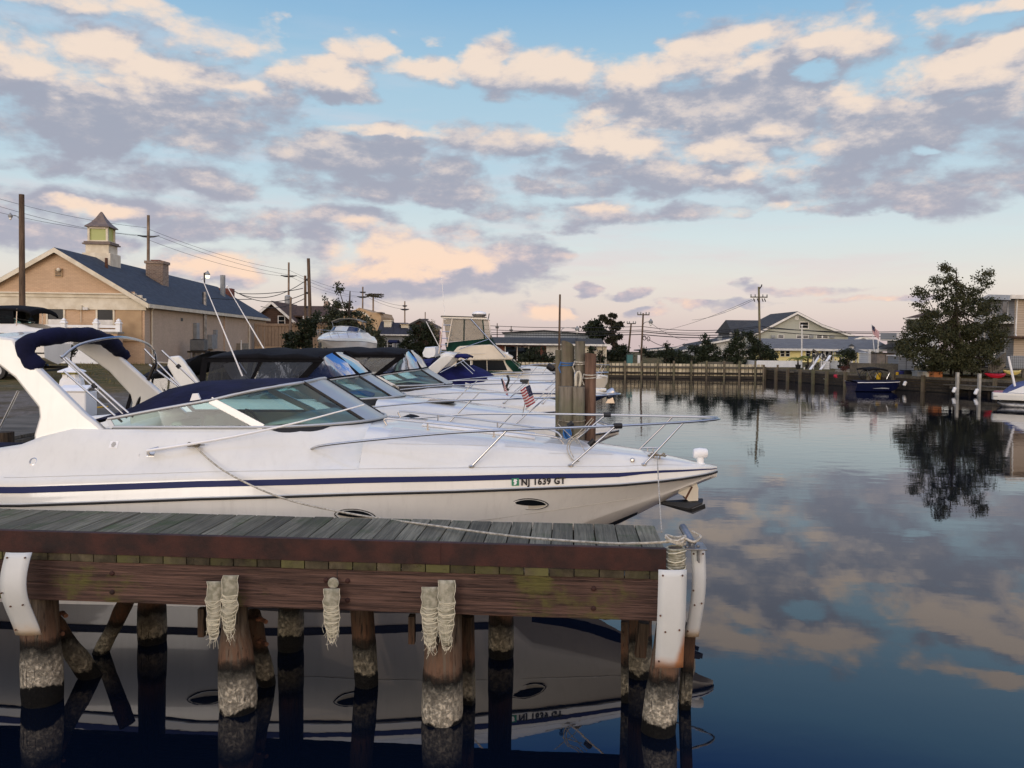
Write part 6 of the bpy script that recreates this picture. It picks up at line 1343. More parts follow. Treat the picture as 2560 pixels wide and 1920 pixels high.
def mall():
    D = 98; z0 = 1.5; o = P(990, 850, D); r = empty('shop_row', (o.x, D, z0), 0, 'low grey shop row under dark blue hipped roofs with small cream turrets', 'building'); f = lambda px, py: (P(px, py, D).x-o.x, P(px, py, D).z-z0)
    x0, z1 = f(945, 838); x1, _ = f(1030, 838); mb = MB(); mb.box2((x0, 0, -.2), (x1, 9, z1-.02)); mb.build('wall', 'grey siding', r, local=True); mb = MB(); mb.box2((x0-.3, -.5, z1-.02), (x1+.3, 9, z1+.12)); mb.build('fascia', 'white paint', r, local=True)
    for a, b, t in ((946, 985, 803), (972, 1024, 806)):
        xa, _ = f(a, 0); xb, zt = f(b, t); mb = MB(); q = (xb-xa)*.22; mb.loft([[(xa, -.5, z1+.12), (xb, -.5, z1+.12), (xb, 6, z1+.12), (xa, 6, z1+.12)], [(xa+q*.3, 2.2, zt), (xb-q, 2.2, zt), (xb-q, 3.2, zt), (xa+q*.3, 3.2, zt)]], closed=True, cap=True); mb.build('roof', 'dark slate', r, local=True)
    for a, t, pk in ((966, 800, None), (1009, 809, 797)):
        xc, zt = f(a, t); mb = MB(); mb.box2((xc-.45, 1.0, z1), (xc+.45, 1.9, zt)); mb.box2((xc-.55, .9, zt-.12), (xc+.55, 2.0, zt)); tu = mb.build('turret', 'cream paint', r, local=True)
        if pk: mb = MB(); mb.loft([[(xc+s*u, 1.45+s*v, z) for u, v in ((-1, -1), (1, -1), (1, 1), (-1, 1))] for s, z in ((.75, zt), (.3, f(0, pk)[1]))], closed=True, cap=True); mb.build('turret_roof', 'copper roof', tu, local=True)
    x, z = f(958, 862); window(r, x, z, .9, .9, pane='window dark'); x, z = f(972, 862); window(r, x, z, .9, .9, pane='window dark')
    D = 104; o = P(1050, 840, D); r = empty('gabled_house', (o.x, D, z0), 0, 'dark brown gable roofed house mostly hidden by a round tree', 'house'); hw = P(1082, 812, D).x-o.x; h = P(0+1050, 815, D).z-z0; gable(r, hw*2, 10, h, P(1050, 799, D).z-z0-h, 'brown siding', 'brown shingle', 'dark plastic', x0=-hw)
mall()
def dinghy_row():
    """little canopy boat and picket fence between the cedar and the round tree"""
    D = 60; a, b = P(935, 880, D), P(1025, 880, D); z0 = 1.5; r = empty('picket_fence', (a.x, D, z0), 0, 'grey picket fence behind the moored boats', 'fence'); zt = P(980, 875, D).z; mb = MB(); n = 40
    for k in range(n): x = lerp(a.x, b.x, (k+.5)/n); mb.box2((x-.035, D-.015, z0), (x+.035, D+.015, zt+.04*(k % 2)))
    mb.build('pickets', 'grey timber', r); mb = MB()
    for z in (z0+.2, zt-.2): mb.box2((a.x, D+.016, z-.05), (b.x, D+.06, z+.05))
    mb.build('rails', 'grey timber', r)
    D = 66; p = P(984, 872, D); r = empty('canopy_boat', (p.x, D, 1.5), 0, 'small white boat with a dark canopy ashore behind the picket fence', 'boat', 'boats laid up ashore'); mb = MB(); g = lambda px, py: (P(px, py, D).x, P(px, py, D).z)
    rows = []
    for t, b in ((0, .1), (.25, .6), (.6, .9), (1, .9)): x = lerp(g(966, 0)[0], g(1004, 0)[0], t); rows.append([(x, D-b, g(0, 868)[1]), (x, D-b*.6, g(0, 882)[1]), (x, D+b*.6, g(0, 882)[1]), (x, D+b, g(0, 868)[1])])
    mb.loft(rows, closed=True, cap=True); mb.build('hull', 'white gelcoat', r); mb = MB(); x0, z = g(973, 851); x1, z1 = g(996, 857); mb.loft([[(x, D+y, lerp(z, z1, abs(y)**3)) for y in (-1, -.5, 0, .5, 1)] for x in (x0, (x0+x1)/2, x1)]); mb.build('canopy', 'navy canvas', r, solid=.1)
    for x in (x0+.1, x1-.1): mb = MB(); mb.tube([(x, D-.95, z1), (x, D-.85, g(0, 868)[1])], .03, 5); mb.build('post', 'stainless steel', r)
dinghy_row()
def warehouse():
    D = 92; z0 = 1.3; o = P(1366, 840, D); r = empty('warehouse', (o.x, D, z0), 0, 'ribbed grey metal warehouse with a shallow roof behind the low shop', 'warehouse'); f = lambda px, py: (P(px, py, D).x-o.x, P(px, py, D).z-z0); x0, z1 = f(1261, 833); x1, z2 = f(1475, 837); xm, zm = f(1360, 828)
    mb = MB(); mb.prism([(x0, 0, 0), (x1, 0, 0), (x1, 0, z2), (xm, 0, zm), (x0, 0, z1)], (0, 14, 0)); mb.build('wall', 'ribbed metal', r, local=True); mb = MB(); mb.prism([(x0-.3, -.3, z1), (x0-.3, -.3, z1+.12), (xm, -.3, zm+.14), (x1+.3, -.3, z2+.12), (x1+.3, -.3, z2), (xm, -.3, zm+.01)], (0, 14.6, 0)); mb.build('roof', 'charcoal shingle', r, local=True)
    D = 76; o = P(1366, 900, D); r = empty('shop_building', (o.x, D, z0), 0, 'long low shop with a flat grey roof, red brick front and glazed windows', 'building'); f = lambda px, py: (P(px, py, D).x-o.x, P(px, py, D).z-z0); x0, zt = f(1212, 842); x1, ze = f(1446, 862); q = lambda n, m, a, b, y0=0, y1=.2: (lambda mb: (mb.box2((f(*a)[0], y0, f(*b)[1]), (f(*b)[0], y1, f(*a)[1])), mb.build(n, m, r, local=True))[1])(MB())
    mb = MB(); mb.box2((x0, 0.05, -.3), (x1, 10, ze)); mb.build('wall', 'red brick', r, local=True); mb = MB(); mb.prism([(x0-.3, -1.0, ze+.08), (x0-.3, 4, zt), (x0-.3, 9, zt), (x0-.3, 10.5, ze+.08)], (x1-x0+.6, 0, 0)); mb.build('roof', 'charcoal shingle', r, local=True); mb = MB(); mb.box2((x0-.3, -1.05, ze-.06), (x1+.3, -.2, ze+.075)); mb.build('fascia', 'white paint', r, local=True)
    q('shop_window', 'dark glass', (1262, 866), (1290, 905), -.02, .04); q('shop_window', 'dark glass', (1295, 866), (1350, 905), -.02, .04); q('white_wall', 'white paint', (1366, 865), (1446, 905), -.03, .04)
    for px in (1262, 1292, 1320): q('mullion', 'white paint', (px, 866), (px+2, 905), -.06, -.021)
    D = 72; o = P(1482, 900, D); r = empty('shop_annex', (o.x, D, z0), 0, 'cream walled annex with a flat overhanging roof at the end of the shop', 'building'); f = lambda px, py: (P(px, py, D).x-o.x, P(px, py, D).z-z0); x0, ze = f(1440, 861); x1, _ = f(1517, 861); mb = MB(); mb.box2((x0, 0, -.3), (x1, 7, ze-.14)); mb.build('wall', 'cream paint', r, local=True); mb = MB(); mb.box2((x0-.3, -.5, ze-.14), (x1+.25, 7.3, ze+.04)); mb.build('roof_edge', 'white paint', r, local=True); xa, za = f(1450, 846); xb, _ = f(1511, 846); mb = MB(); mb.loft([[(xa-.2, 1, ze+.04), (xb+.2, 1, ze+.04), (xb+.2, 6, ze+.04), (xa-.2, 6, ze+.04)], [(xa, 2.5, za), (xb, 2.5, za), (xb, 4.5, za), (xa, 4.5, za)]], closed=True, cap=True); mb.build('roof', 'charcoal shingle', r, local=True); x, z = f(1484, 870); window(r, x, z, .5, .45)
warehouse()
# ------------------------------------------------------------------ small things on the west quay
def pedestal():
    D = 18.0; c = P(180, 950, D); z0 = 1.36; r = empty('power_pedestal', (c.x, D, z0), .25, 'white lighthouse shaped dock power pedestal numbered 71', 'power pedestal'); s = D/FPX; Z = lambda py: P(180, py, D).z-z0; ring = lambda hw, z: [(hw*u, hw*v, z) for u, v in ((-1, -.6), (-.6, -1), (.6, -1), (1, -.6), (1, .6), (.6, 1), (-.6, 1), (-1, .6))]
    mb = MB(); mb.loft([ring(22*s, 0), ring(22*s, Z(1030)), ring(17*s, Z(975)), ring(27*s, Z(968)), ring(24*s, Z(950)), ring(19*s, Z(942)), ring(19*s, Z(935))], closed=True, cap=True); mb.build('housing', 'white plastic', r, local=True, bevel=.01)
    mb = MB(); mb.loft([ring(21*s, Z(935)), ring(21*s, Z(930))], closed=True, cap=True); mb.build('lens', mat('amber lens', (140, 136, 70), .2), r, local=True)
    mb = MB(); mb.loft([ring(29*s, Z(930)), ring(28*s, Z(927)), ring(7*s, Z(918)), ring(6.5*s, Z(909)), ring(2*s, Z(908))], closed=True, cap=True); mb.build('roof_cap', 'white plastic', r, local=True)
    text_mesh('71', 10*s, (-2*s, -19.3*s, Z(940)), Matrix(((1, 0, 0), (0, 0, -1), (0, 1, 0))).transposed() if False else Matrix(((1, 0, 0), (0, 0, 1), (0, 1, 0))).transposed(), 'number', 'letter black', r)
    mb = MB(); mb.box2((4*s, -24*s, Z(966)), (20*s, -20*s, Z(952))); mb.build('outlet_cover', 'white plastic', r, local=True, bevel=.01)
    mb = MB(); mb.tube(crv([(10*s, -22*s, Z(962)), (14*s, -30*s, Z(985)), (20*s, -26*s, .1), (40*s, -10*s, .03), (80*s, 10*s, .03)], 5), .018, 6); mb.build('shore_cable', mat('yellow cable', (190, 150, 40), .6), r, local=True)
    D = 16.2; c = P(196, 1020, D); r = empty('dock_box', (c.x, D, 1.36), .1, 'white dock box with a rounded lid beyond the radar arch', 'dock box'); s = D/FPX; mb = MB(); mb.box2((-32*s, -.28, 0), (32*s, .28, .52)); mb.build('box', 'white plastic', r, local=True, bevel=.03); mb = MB(); mb.loft([[(x, y, .53+.10*(1-(y/.3)**2)) for y in (-.30, -.2, 0, .2, .30)] for x in (-34*s, 34*s)]); mb.build('lid', 'white plastic', r, local=True, solid=.03)
pedestal()
def quay():
    r = empty('quay_boardwalk', (-8.3, 20, 1.3), 0, 'grey plank boardwalk along the west bulkhead behind the boat sterns', 'boardwalk'); mb = MB(); y = 4.0; rn = random.Random(2)
    while y < 64: mb.box((-8.95, y, 1.345), (1.9+rn.uniform(-.03, .03), .19, .05)); y += .2
    mb.build('planks', 'grey timber', r); mb = MB(); mb.box2((-8.05, 4, 1.05), (-7.95, 64, 1.31)); mb.build('fascia', 'grey timber', r)
    mb = MB(); y = 4.0
    while y < 64: mb.box((-8.12, y, .3), (.06, .24, 2.0)); y += .25
    mb.build('sheeting', 'dark timber', r)
    for y in (7, 12.4, 17, 21.5, 26.5, 32, 38, 45, 52, 59):
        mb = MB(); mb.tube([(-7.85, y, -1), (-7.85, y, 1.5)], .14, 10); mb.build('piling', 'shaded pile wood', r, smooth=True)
quay()
def bush_left():
    pass
# ------------------------------------------------------------------ poles, lamps and wires
PG, WG = 'utility poles along the roads', 'power lines strung between the poles'
def pole(px0, py0, px1, D, wpx, lab, m='pole wood', z0=1.2, name='utility_pole'):
    t = P(px0, py0, D); b = P(px1, 870, D); b.z = z0; b.x = lerp(t.x, b.x, 1.0); w = wpx/2/FPX*D; r = empty(name, b, 0, lab, 'utility pole', PG if name == 'utility_pole' else None)
    mb = MB(); mb.tube([b.lerp(t, k/6) for k in range(7)], [w*1.15-.25*w*k/6 for k in range(7)], 10); mb.build('shaft', m, r, smooth=True); return r, t, b, D
def arm(r, t, D, py, half, drop=0, m='dark timber', braces=True):
    """crossarm with insulators; half width in photo pixels"""
    z = P(0, py, D).z+ (t.x*0); hw = half/FPX*D; c = Vector((t.x, D, P((t.x/D)*FPX+1280, py, D).z)); mb = MB(); th = max(.10, 2.2/FPX*D)
    mb.box(c+Vector((0, -.12, 0)), (hw*2, .1, th)); a = mb.build('crossarm', m, r)
    for k in (-.95, -.45, .45, .95): mb = MB(); mb.lathe([(.05, 0), (.07, .06), (.04, .14), (.06, .2)], c+Vector((hw*k, -.12, th/2)), 6); mb.build('insulator', 'metal grey', a)
    return a
def vee(r, t, D, py, half):
    c = Vector((t.x, D, P((t.x/D)*FPX+1280, py, D).z)); hw = half/FPX*D; mb = MB()
    for s in (-1, 1): mb.tube([c, c+Vector((s*hw*.5, 0, .02*hw)), c+Vector((s*hw, 0, hw*.12))], [.09*D/70, .07*D/70, .03*D/70], 5)
    return mb.build('crossarm', 'dark plastic', r)
def lamp_arm(r, pts, D, head, m='metal grey', glow=None):
    mb = MB(); mb.tube(crv([P(x, y, D) for x, y in pts], 4), .9/FPX*D, 6); a = mb.build('lamp_bracket', m, r, smooth=True); c = P(*head, D); s = D/FPX; mb = MB(); mb.lathe([(4*s, -3*s), (5.5*s, 0), (5*s, 4*s), (2.5*s, 6*s), (1.5*s, 9*s)], c, 10); mb.build('lamp_head', m, a, smooth=True); mb = MB(); mb.lathe([(1.2*s, -9*s), (3.2*s, -6*s), (3.4*s, -3*s)], c, 8); mb.build('lamp_lens', glow or 'white plastic', a)
r, *_ = pole(54, 486, 56, 37, 14, 'thick brown wooden pole with a lamp arm at the far left of the lot'); lamp_arm(r, [(49, 548), (40, 539), (28, 539)], 37, (26, 541), 'metal grey')
r, t, *_ = pole(371, 538, 370, 76, 7.5, 'tall pole with drooping dark crossarms rising behind the blue roof', 'pale pole wood'); vee(r, t, 76, 592, 27)
r, t, *_ = pole(722, 656, 721, 108, 5, 'pale pole with dark crossarms above the brown house', 'pale pole wood'); vee(r, t, 108, 691, 20)
mb = MB(); c = P(719, 750, 107.5); mb.lathe([(.35, -.6), (.4, -.5), (.4, .5), (.2, .65)], c, 10); mb.build('transformer', 'metal grey', r)
r, t, *_ = pole(727, 743, 724, 58, 6, 'short thin pale pole beside the board fence', 'pale pole wood')
r, t, *_ = pole(763, 689, 764, 62, 6.5, 'shorter dark pole of the leaning pair beside the cedar'); mb = MB(); 
for py in (702, 735, 770): mb = MB(); mb.tube([P(763, py, 62), P(768, py-4, 61.8), P(769, py, 61.8)], .06, 5); mb.build('bracket', 'dark plastic', r)
r, t, *_ = pole(771, 646, 779, 57, 8.5, 'tall bare leaning pole of the pair beside the cedar', 'pole wood')
r, t, *_ = pole(907, 717, 906, 150, 4, 'distant pale pole with two sets of crossarms left of the osprey nest', 'pale pole wood'); vee(r, t, 150, 743, 14); vee(r, t, 150, 731, 8)
r, t, *_ = pole(933, 742, 933, 120, 4.5, 'pole topped by a wide ragged osprey nest', 'pale pole wood')
mb = MB(); rn = random.Random(3); c = P(935, 739, 120)
for k in range(120): a = c+Vector((rn.uniform(-1.0, 1.1), rn.uniform(-.6, .6), rn.uniform(-.3, .35)*(1-abs(rn.uniform(-1, 1))*.4))); mb.tube([a, a+Vector((rn.uniform(-.6, .6), rn.uniform(-.4, .4), rn.uniform(-.12, .16)))], .045, 4)
solo(mb, 'osprey_nest', 'dark brace wood', c, 'ragged stick nest on top of the pole', 'nest')
r, t, *_ = pole(1012, 753, 1012, 165, 3.5, 'small distant pole standing behind the shop turrets', 'pale pole wood'); vee(r, t, 165, 774, 11); vee(r, t, 165, 765, 6)
r, t, *_ = pole(1063, 780, 1063, 190, 2.6, 'tiny distant pole left of the flybridge boat', 'pale pole wood'); vee(r, t, 190, 799, 9)
r, t, *_ = pole(1400, 736, 1398, 70, 5.5, 'slim pole with a curved lamp arm behind the mooring piles', 'pole wood'); lamp_arm(r, [(1401, 834), (1406, 822), (1420, 819), (1440, 822)], 70, (1443, 824))
r, t, *_ = pole(1578, 808, 1570, 88, 4.5, 'leaning pole with a tilted crossarm beside the tall pine', 'pole wood'); arm(r, t, 88, 809, 11)
r, t, *_ = pole(1608, 783, 1603, 74, 4.5, 'grey pole with lamp arm and coiled cable beside the dumpster', 'pole wood'); arm(r, t, 74, 787, 15, m='grey timber'); lamp_arm(r, [(1608, 812), (1612, 806), (1624, 804)], 74, (1627, 806))
for px, py in ((1611, 845), (1621, 847)): mb = MB(); c = P(px, py, 73.8); mb.tube([c+Vector((.14*math.cos(a*.63), 0, .2*math.sin(a*.63))) for a in range(10)], .035, 5, closed=True); mb.build('cable_coil', 'wire', r)
r, t, *_ = pole(1897, 717, 1901, 74, 5.5, 'tallest pole in front of the sage gabled house', 'grey post wood'); a = arm(r, t, 74, 743, 21, m='grey timber')
mb = MB(); c = P(1899, 722, 73.9); mb.tube([c, c+Vector((.18, 0, .25)), c+Vector((.2, 0, .4))], .06, 5); mb.build('top_bracket', 'dark plastic', r)
for s in (-14, -5, 7, 13): mb = MB(); c = P(1898+s, 746, 73.8); mb.tube([c, c+Vector((.12, 0, -.30))], .05, 5); mb.build('cutout_fuse', 'dark plastic', a)
def street_lamp():
    D = 96; b = P(511, 760, D); b.z = 1.5; r = empty('street_lamp', b, 0, 'lit street lamp showing over the blue roof ridge', 'street lamp'); mb = MB(); mb.tube([b, P(511, 682, D)], .09, 6); mb.tube([P(511, 683, D), P(518, 680, D)], .06, 5); mb.build('post', 'dark plastic', r); c = P(519, 683, D); mb = MB(); mb.lathe([(.28, -.25), (.30, -.1), (.16, .12), (.05, .3)], c, 10); mb.build('lamp_hood', 'metal grey', r); mb = MB(); mb.lathe([(.16, -.62), (.26, -.5), (.27, -.25)], c, 10); mb.build('lamp_lens', emis('lamp glow', (255, 246, 200), 1.6), r)
street_lamp()
def wire(a, b, sag, lab, rad=.018):
    mb = MB(); mb.tube(sagline(a, b, sag, 20), rad, 4); solo(mb, 'power_line', 'wire', a, lab, 'wire', WG)
W3 = [(592, 344), (575, 344)]
wl = 'long thin wire from the left edge to the tall pole behind the blue roof'
for y0, x1, y1 in ((490, 366, 569), (508, 346, 590), (526, 396, 591)): wire(P(-40, y0-4, 62), P(x1, y1, 76), .35, wl, .014)
for (x0, y0), (x1, y1) in (((372, 573), (718, 675)), ((397, 591), (742, 690)), ((372, 600), (704, 690))): wire(P(x0, y0, 76), P(x1, y1, 108), .5, 'thin wire from the tall pole down to the pole over the brown house', .016)
for (x0, y0), (x1, y1) in (((724, 676), (905, 731)), ((742, 690), (919, 743)), ((723, 690), (893, 743))): wire(P(x0, y0, 108), P(x1, y1, 150), .6, 'thin wire from the brown house pole to the distant pole', .018)
for (x0, y0), (x1, y1) in (((908, 731), (1012, 765)), ((919, 743), (1022, 774))): wire(P(x0, y0, 150), P(x1, y1, 165), .5, 'thin wire between the two distant poles near the nest', .026)
for (x0, y0, D0), (x1, y1, D1), s in (((585, 728, 73), (762, 703, 62), .9), ((592, 733, 73), (757, 721, 62), .2), ((585, 727, 73), (763, 734, 62), .8), ((520, 745, 58), (630, 748, 70), .05), ((652, 766, 80), (764, 745, 62), .4)): wire(P(x0, y0, D0), P(x1, y1, D1), s, 'dark service wire from the brick building roof to the pair of poles', .03)
for i, (y0, y1, y2, s) in enumerate(((812, 808, 815, .2), (822, 817, 818, .2), (830, 829, 831, .15), (834, 836, 836, .15))):
    wire(P(1180, y0, 80), P(1605, y1+ (8 if i < 2 else 0), 74), s, 'dark wire running behind the warehouse to the grey lamp pole', .026 if i < 3 else .035); wire(P(1605, y1+(8 if i < 2 else 0), 74), P(1900, y2, 74), s*2, 'dark wire between the grey lamp pole and the tallest pole', .026 if i < 2 else .04)
for (x0, y0), (x1, y1), s in (((1904, 816), (2290, 832), .3), ((1904, 826), (2290, 839), .3), ((1908, 820), (2290, 828), .2)): wire(P(x0, y0, 74), P(x1, y1, 84), s, 'dark wire crossing in front of the sage gabled house', .035)
wire(P(1606, 838, 74), P(1712, 858, 110), .8, 'drooping cable from the lamp pole to the roofs on the right', .03); wire(P(1625, 806, 74), P(1720, 850, 112), .4, 'thin wire falling from the lamp pole to the right', .02)
for (x0, y0), (x1, y1) in (((1880, 748), (1640, 830)), ((1888, 748), (1730, 800))): wire(P(x0, y0, 74), P(x1, y1, 120), .4, 'thin wire fanning left from the tallest pole', .018)
for px, py, px1, D in ((1243, 808, 1243, 130), (1278, 815, 1278, 135)):
    r, t, *_ = pole(px, py, px1, D, 2.4, 'small distant pole rising left of the warehouse' if px < 1260 else 'small distant pole just above the warehouse roof', 'pole wood'); arm(r, t, D, py+12, 4)
# ------------------------------------------------------------------ trees and shrubs
def leafmat(name, c1, c2, trans=0.25):
    if name in MATS: return MATS[name]
    m = bpy.data.materials.new(name); m.use_nodes = True; nt = m.node_tree; b = bsdf(m); geo = nd(nt, 'ShaderNodeNewGeometry')
    n = noi(nt, geo.outputs['Position'], 0.9, 3, 0.6); f = mth(nt, 'ADD', mth(nt, 'MULTIPLY', geo.outputs['Random Per Island'], .55), mth(nt, 'MULTIPLY', n, .45))
    nt.links.new(mixc(nt, f, lin(*c1), lin(*c2)), b.inputs['Base Color']); b.inputs['Roughness'].default_value = .65; b.inputs['Specular IOR Level'].default_value = .2
    MATS[name] = m; return m
leafmat('maple leaf', (34, 46, 28), (70, 66, 40)); leafmat('cedar leaf', (36, 44, 34), (66, 68, 46)); leafmat('dark leaf', (26, 36, 26), (50, 56, 36)); leafmat('pine leaf', (30, 36, 26), (58, 54, 38)); leafmat('dry grass leaf', (112, 104, 84), (146, 136, 112)); leafmat('palm leaf', (86, 100, 44), (140, 140, 66)); leafmat('red leaf', (92, 40, 36), (60, 52, 36)); leafmat('flower', (120, 60, 60), (160, 150, 60))
mat('bark', (70, 58, 48), .9, col2=(46, 38, 32), nscale=6)
def leaf(mb, p, s, rn, flat=0.0):
    a = Vector((rn.gauss(0, 1), rn.gauss(0, 1), rn.gauss(0, 1)*(1-flat))).normalized(); b = a.orthogonal().normalized(); b = Matrix.Rotation(rn.uniform(0, 6.28), 3, a) @ b
    mb.face([p, p+a*s*.5+b*s*.32, p+a*s, p+a*s*.5-b*s*.32])
def crown_blobs(mb, blobs, n, s, rn, shell=.55, droop=0.0, flat=0.0, loose=.10):
    """leaves strewn through a set of ellipsoid clumps, thicker near their skins, with gaps between"""
    tot = sum(b[1]*b[2]*b[3] for b in blobs)
    for c, rx, ry, rz in blobs:
        k = max(12, int(n*rx*ry*rz/tot))
        for _ in range(k):
            d = Vector((rn.gauss(0, 1), rn.gauss(0, 1), rn.gauss(0, 1))).normalized(); q = min(1.5, abs(rn.gauss(0, .55)))
            leaf(mb, c+Vector((d.x*rx*q+rn.gauss(0, loose), d.y*ry*q+rn.gauss(0, loose), d.z*rz*q-droop*q+rn.gauss(0, loose*.8))), s*rn.uniform(.6, 1.35), rn, flat)
def tree(name, base, label, cat, group, blobs, n, s, leafm, trunk=None, limbs=True, seed=1, shell=.5, tr=.12, flat=0.0, loose=.10):
    rn = random.Random(seed); base = Vector(base); r = empty(name, base, 0, label, cat, group); mb = MB(); crown_blobs(mb, blobs, n, s, rn, shell, flat=flat, loose=loose); mb.build('crown', leafm, r)
    tb = MB(); top = max(b[0].z for b in blobs); c = sum((b[0] for b in blobs), Vector())/len(blobs); fork = base.lerp(Vector((c.x, c.y, top)), .35)
    tb.tube([base-Vector((0, 0, .1)), base.lerp(fork, .5)+Vector((tr*.3, 0, 0)), fork, fork.lerp(Vector((c.x, c.y, top)), .9)], [tr*1.2, tr, tr*.8, tr*.2], 8)
    if limbs:
        for bl in blobs[::max(1, len(blobs)//26)]:
            t = rn.uniform(.15, .7); st = base.lerp(fork, .6+t*.4) if t < .4 else fork.lerp(Vector((c.x, c.y, top)), t*.6); mid = st.lerp(bl[0], .5)+Vector((0, 0, -.08*(bl[0]-st).length)); tb.tube([st, mid, bl[0]], [tr*.35, tr*.22, tr*.08], 5)
    tb.build('trunk', 'bark', r, smooth=True); return r
def blob_px(pts, D, dep=.9, jit=.5, rn=None):
    """clumps given as photo pixels (x, y, rx, ry) at distance D with depth scatter"""
    rn = rn or random.Random(1); out = []
    for x, y, rx, ry in pts:
        d = D+rn.uniform(-jit, jit); c = P(x, y, d); k = d/FPX; out.append((c, rx*k, max(rx, ry)*k*dep, ry*k))
    return out
TG, SG = 'trees round the canal', 'shrubs along the bulkhead'
# maple on the right bank: many sprays reaching up and out from the trunk
rn = random.Random(11); pts = []
for cx, cy, rx, ry in ((2375, 690, 16, 26), (2390, 700, 14, 20), (2352, 705, 20, 20), (2325, 735, 24, 16), (2305, 762, 24, 12), (2440, 712, 22, 24), (2462, 700, 16, 22), (2420, 740, 30, 26), (2370, 745, 34, 26), (2335, 780, 40, 22), (2400, 785, 46, 30), (2450, 770, 34, 26), (2300, 812, 30, 14), (2280, 830, 26, 12), (2262, 862, 24, 14), (2255, 880, 20, 10), (2290, 865, 40, 22), (2340, 830, 50, 30), (2400, 840, 56, 34), (2455, 830, 40, 30), (2490, 800, 20, 14), (2520, 797, 16, 8), (2500, 840, 24, 18), (2310, 900, 44, 18), (2370, 885, 56, 28), (2440, 885, 50, 26), (2480, 870, 30, 22), (2350, 915, 30, 12), (2420, 915, 36, 14), (2488, 905, 18, 12), (2360, 668, 7, 10), (2378, 668, 8, 9), (2472, 683, 7, 8), (2298, 728, 9, 7), (2480, 765, 18, 16)):
    k = max(3, int(rx*ry/(30 if cy > 790 else 58)))
    for _ in range(k): pts.append((cx+rn.uniform(-rx, rx)*.85, cy+rn.uniform(-ry, ry)*.85, rn.uniform(5, 11), rn.uniform(4, 8)))
b = P(2402, 950, 50); tree('maple_tree', (b.x, 50.5, .93), 'large dark maple tree leaning over the right bank in front of the beige house', 'tree', TG, blob_px(pts, 50.5, 1.2, 2.2, rn), 40000, .13, 'maple leaf', seed=5, tr=.16, shell=.2, loose=.13)
# ragged cedar behind the moored boats with its lone leader
pts = [(846, 712, 5, 14), (842, 735, 7, 10), (852, 727, 5, 8), (838, 755, 9, 8), (848, 770, 12, 8), (862, 765, 14, 5), (872, 757, 10, 4), (808, 752, 7, 10), (812, 768, 8, 8), (835, 785, 18, 10), (858, 790, 20, 10), (880, 785, 16, 7), (820, 800, 20, 12), (850, 812, 30, 14), (890, 805, 20, 9), (905, 785, 14, 6), (920, 800, 14, 6), (910, 820, 26, 12), (870, 835, 36, 16), (825, 830, 26, 16), (930, 835, 20, 12), (945, 845, 16, 10), (900, 850, 40, 16), (850, 855, 40, 18), (925, 865, 34, 14), (880, 875, 50, 16), (830, 880, 30, 14), (948, 858, 14, 10)]
rn = random.Random(3); pp = []
for x, y, rx, ry in pts:
    for _ in range(max(1, int(rx*ry/(26 if y > 775 else 36)))): pp.append((x+rn.uniform(-rx, rx)*.85, y+rn.uniform(-ry, ry)*.75, rn.uniform(6, 12), rn.uniform(3.5, 7)))
b = P(868, 890, 52); tree('cedar_tree', (b.x, 52, 1.6), 'ragged dark cedar with a tall bent leader behind the boat ashore', 'tree', TG, blob_px(pp, 52, 1.2, 1.6, rn), 16000, .15, 'cedar leaf', seed=4, tr=.16, shell=.2)
def mass(pts, D, label, n, s, m, seed, name='shrub', cat='shrub', group=SG, base=None, tr=.05, z0=1.2, jit=.8, cell=34, cr=(6, 13)):
    rn = random.Random(seed); pp = []
    for x, y, rx, ry in pts:
        for _ in range(max(1, int(rx*ry/cell))): pp.append((x+rn.uniform(-rx, rx)*.8, y+rn.uniform(-ry, ry)*.8, rn.uniform(*cr), rn.uniform(cr[0]*.8, cr[1]*.7)))
    x = sum(p[0] for p in pts)/len(pts); b = P(x if base is None else base, 900, D); return tree(name, (b.x, D, z0), label, cat, group, blob_px(pp, D, 1.1, jit, rn), int(n*1.5), s*.9, m, seed=seed, tr=tr, shell=.25)
mass([(745, 855, 40, 22), (770, 820, 26, 26), (790, 800, 14, 20), (720, 880, 30, 14), (760, 885, 40, 12)], 56, 'dark bushes crowding the leaning poles left of the boat ashore', 3500, .2, 'dark leaf', 21, z0=1.5)
mass([(1050, 830, 34, 22), (1030, 860, 26, 20), (1068, 860, 30, 24), (1045, 890, 44, 22), (1012, 860, 14, 8), (1080, 895, 20, 18)], 80, 'round dark tree in front of the brown gabled house', 5000, .24, 'dark leaf', 22, 'round_tree', 'tree', TG, tr=.14, z0=1.5)
mass([(1085, 830, 10, 26), (1078, 812, 8, 14), (1092, 850, 8, 20)], 84, 'thin sparse tree left of the flybridge boat', 500, .18, 'dry grass leaf', 23, 'sparse_tree', 'tree', TG, z0=1.5)
# tall pine and its broad dark neighbour behind the mooring piles
mass([(1532, 785, 10, 10), (1528, 800, 20, 8), (1538, 815, 22, 8), (1530, 832, 16, 8), (1545, 845, 14, 7), (1522, 850, 12, 8), (1538, 865, 16, 8), (1550, 840, 8, 4), (1510, 795, 10, 5)], 88, 'tall pine with open tiers and a rounded top', 4200, .26, 'pine leaf', 24, 'pine_tree', 'tree', TG, base=1534, tr=.18, cell=34, cr=(4, 8))
mass([(1490, 815, 22, 16), (1475, 830, 14, 16), (1505, 835, 20, 20), (1490, 850, 24, 18)], 90, 'broad dark tree touching the left side of the tall pine', 3600, .28, 'dark leaf', 25, 'round_tree', 'tree', TG, tr=.2, cell=40)
mass([(1545, 880, 20, 16), (1560, 895, 22, 14), (1530, 895, 16, 18), (1550, 868, 16, 8)], 78, 'dark shrubs heaped under the tall pine', 2400, .2, 'dark leaf', 26)
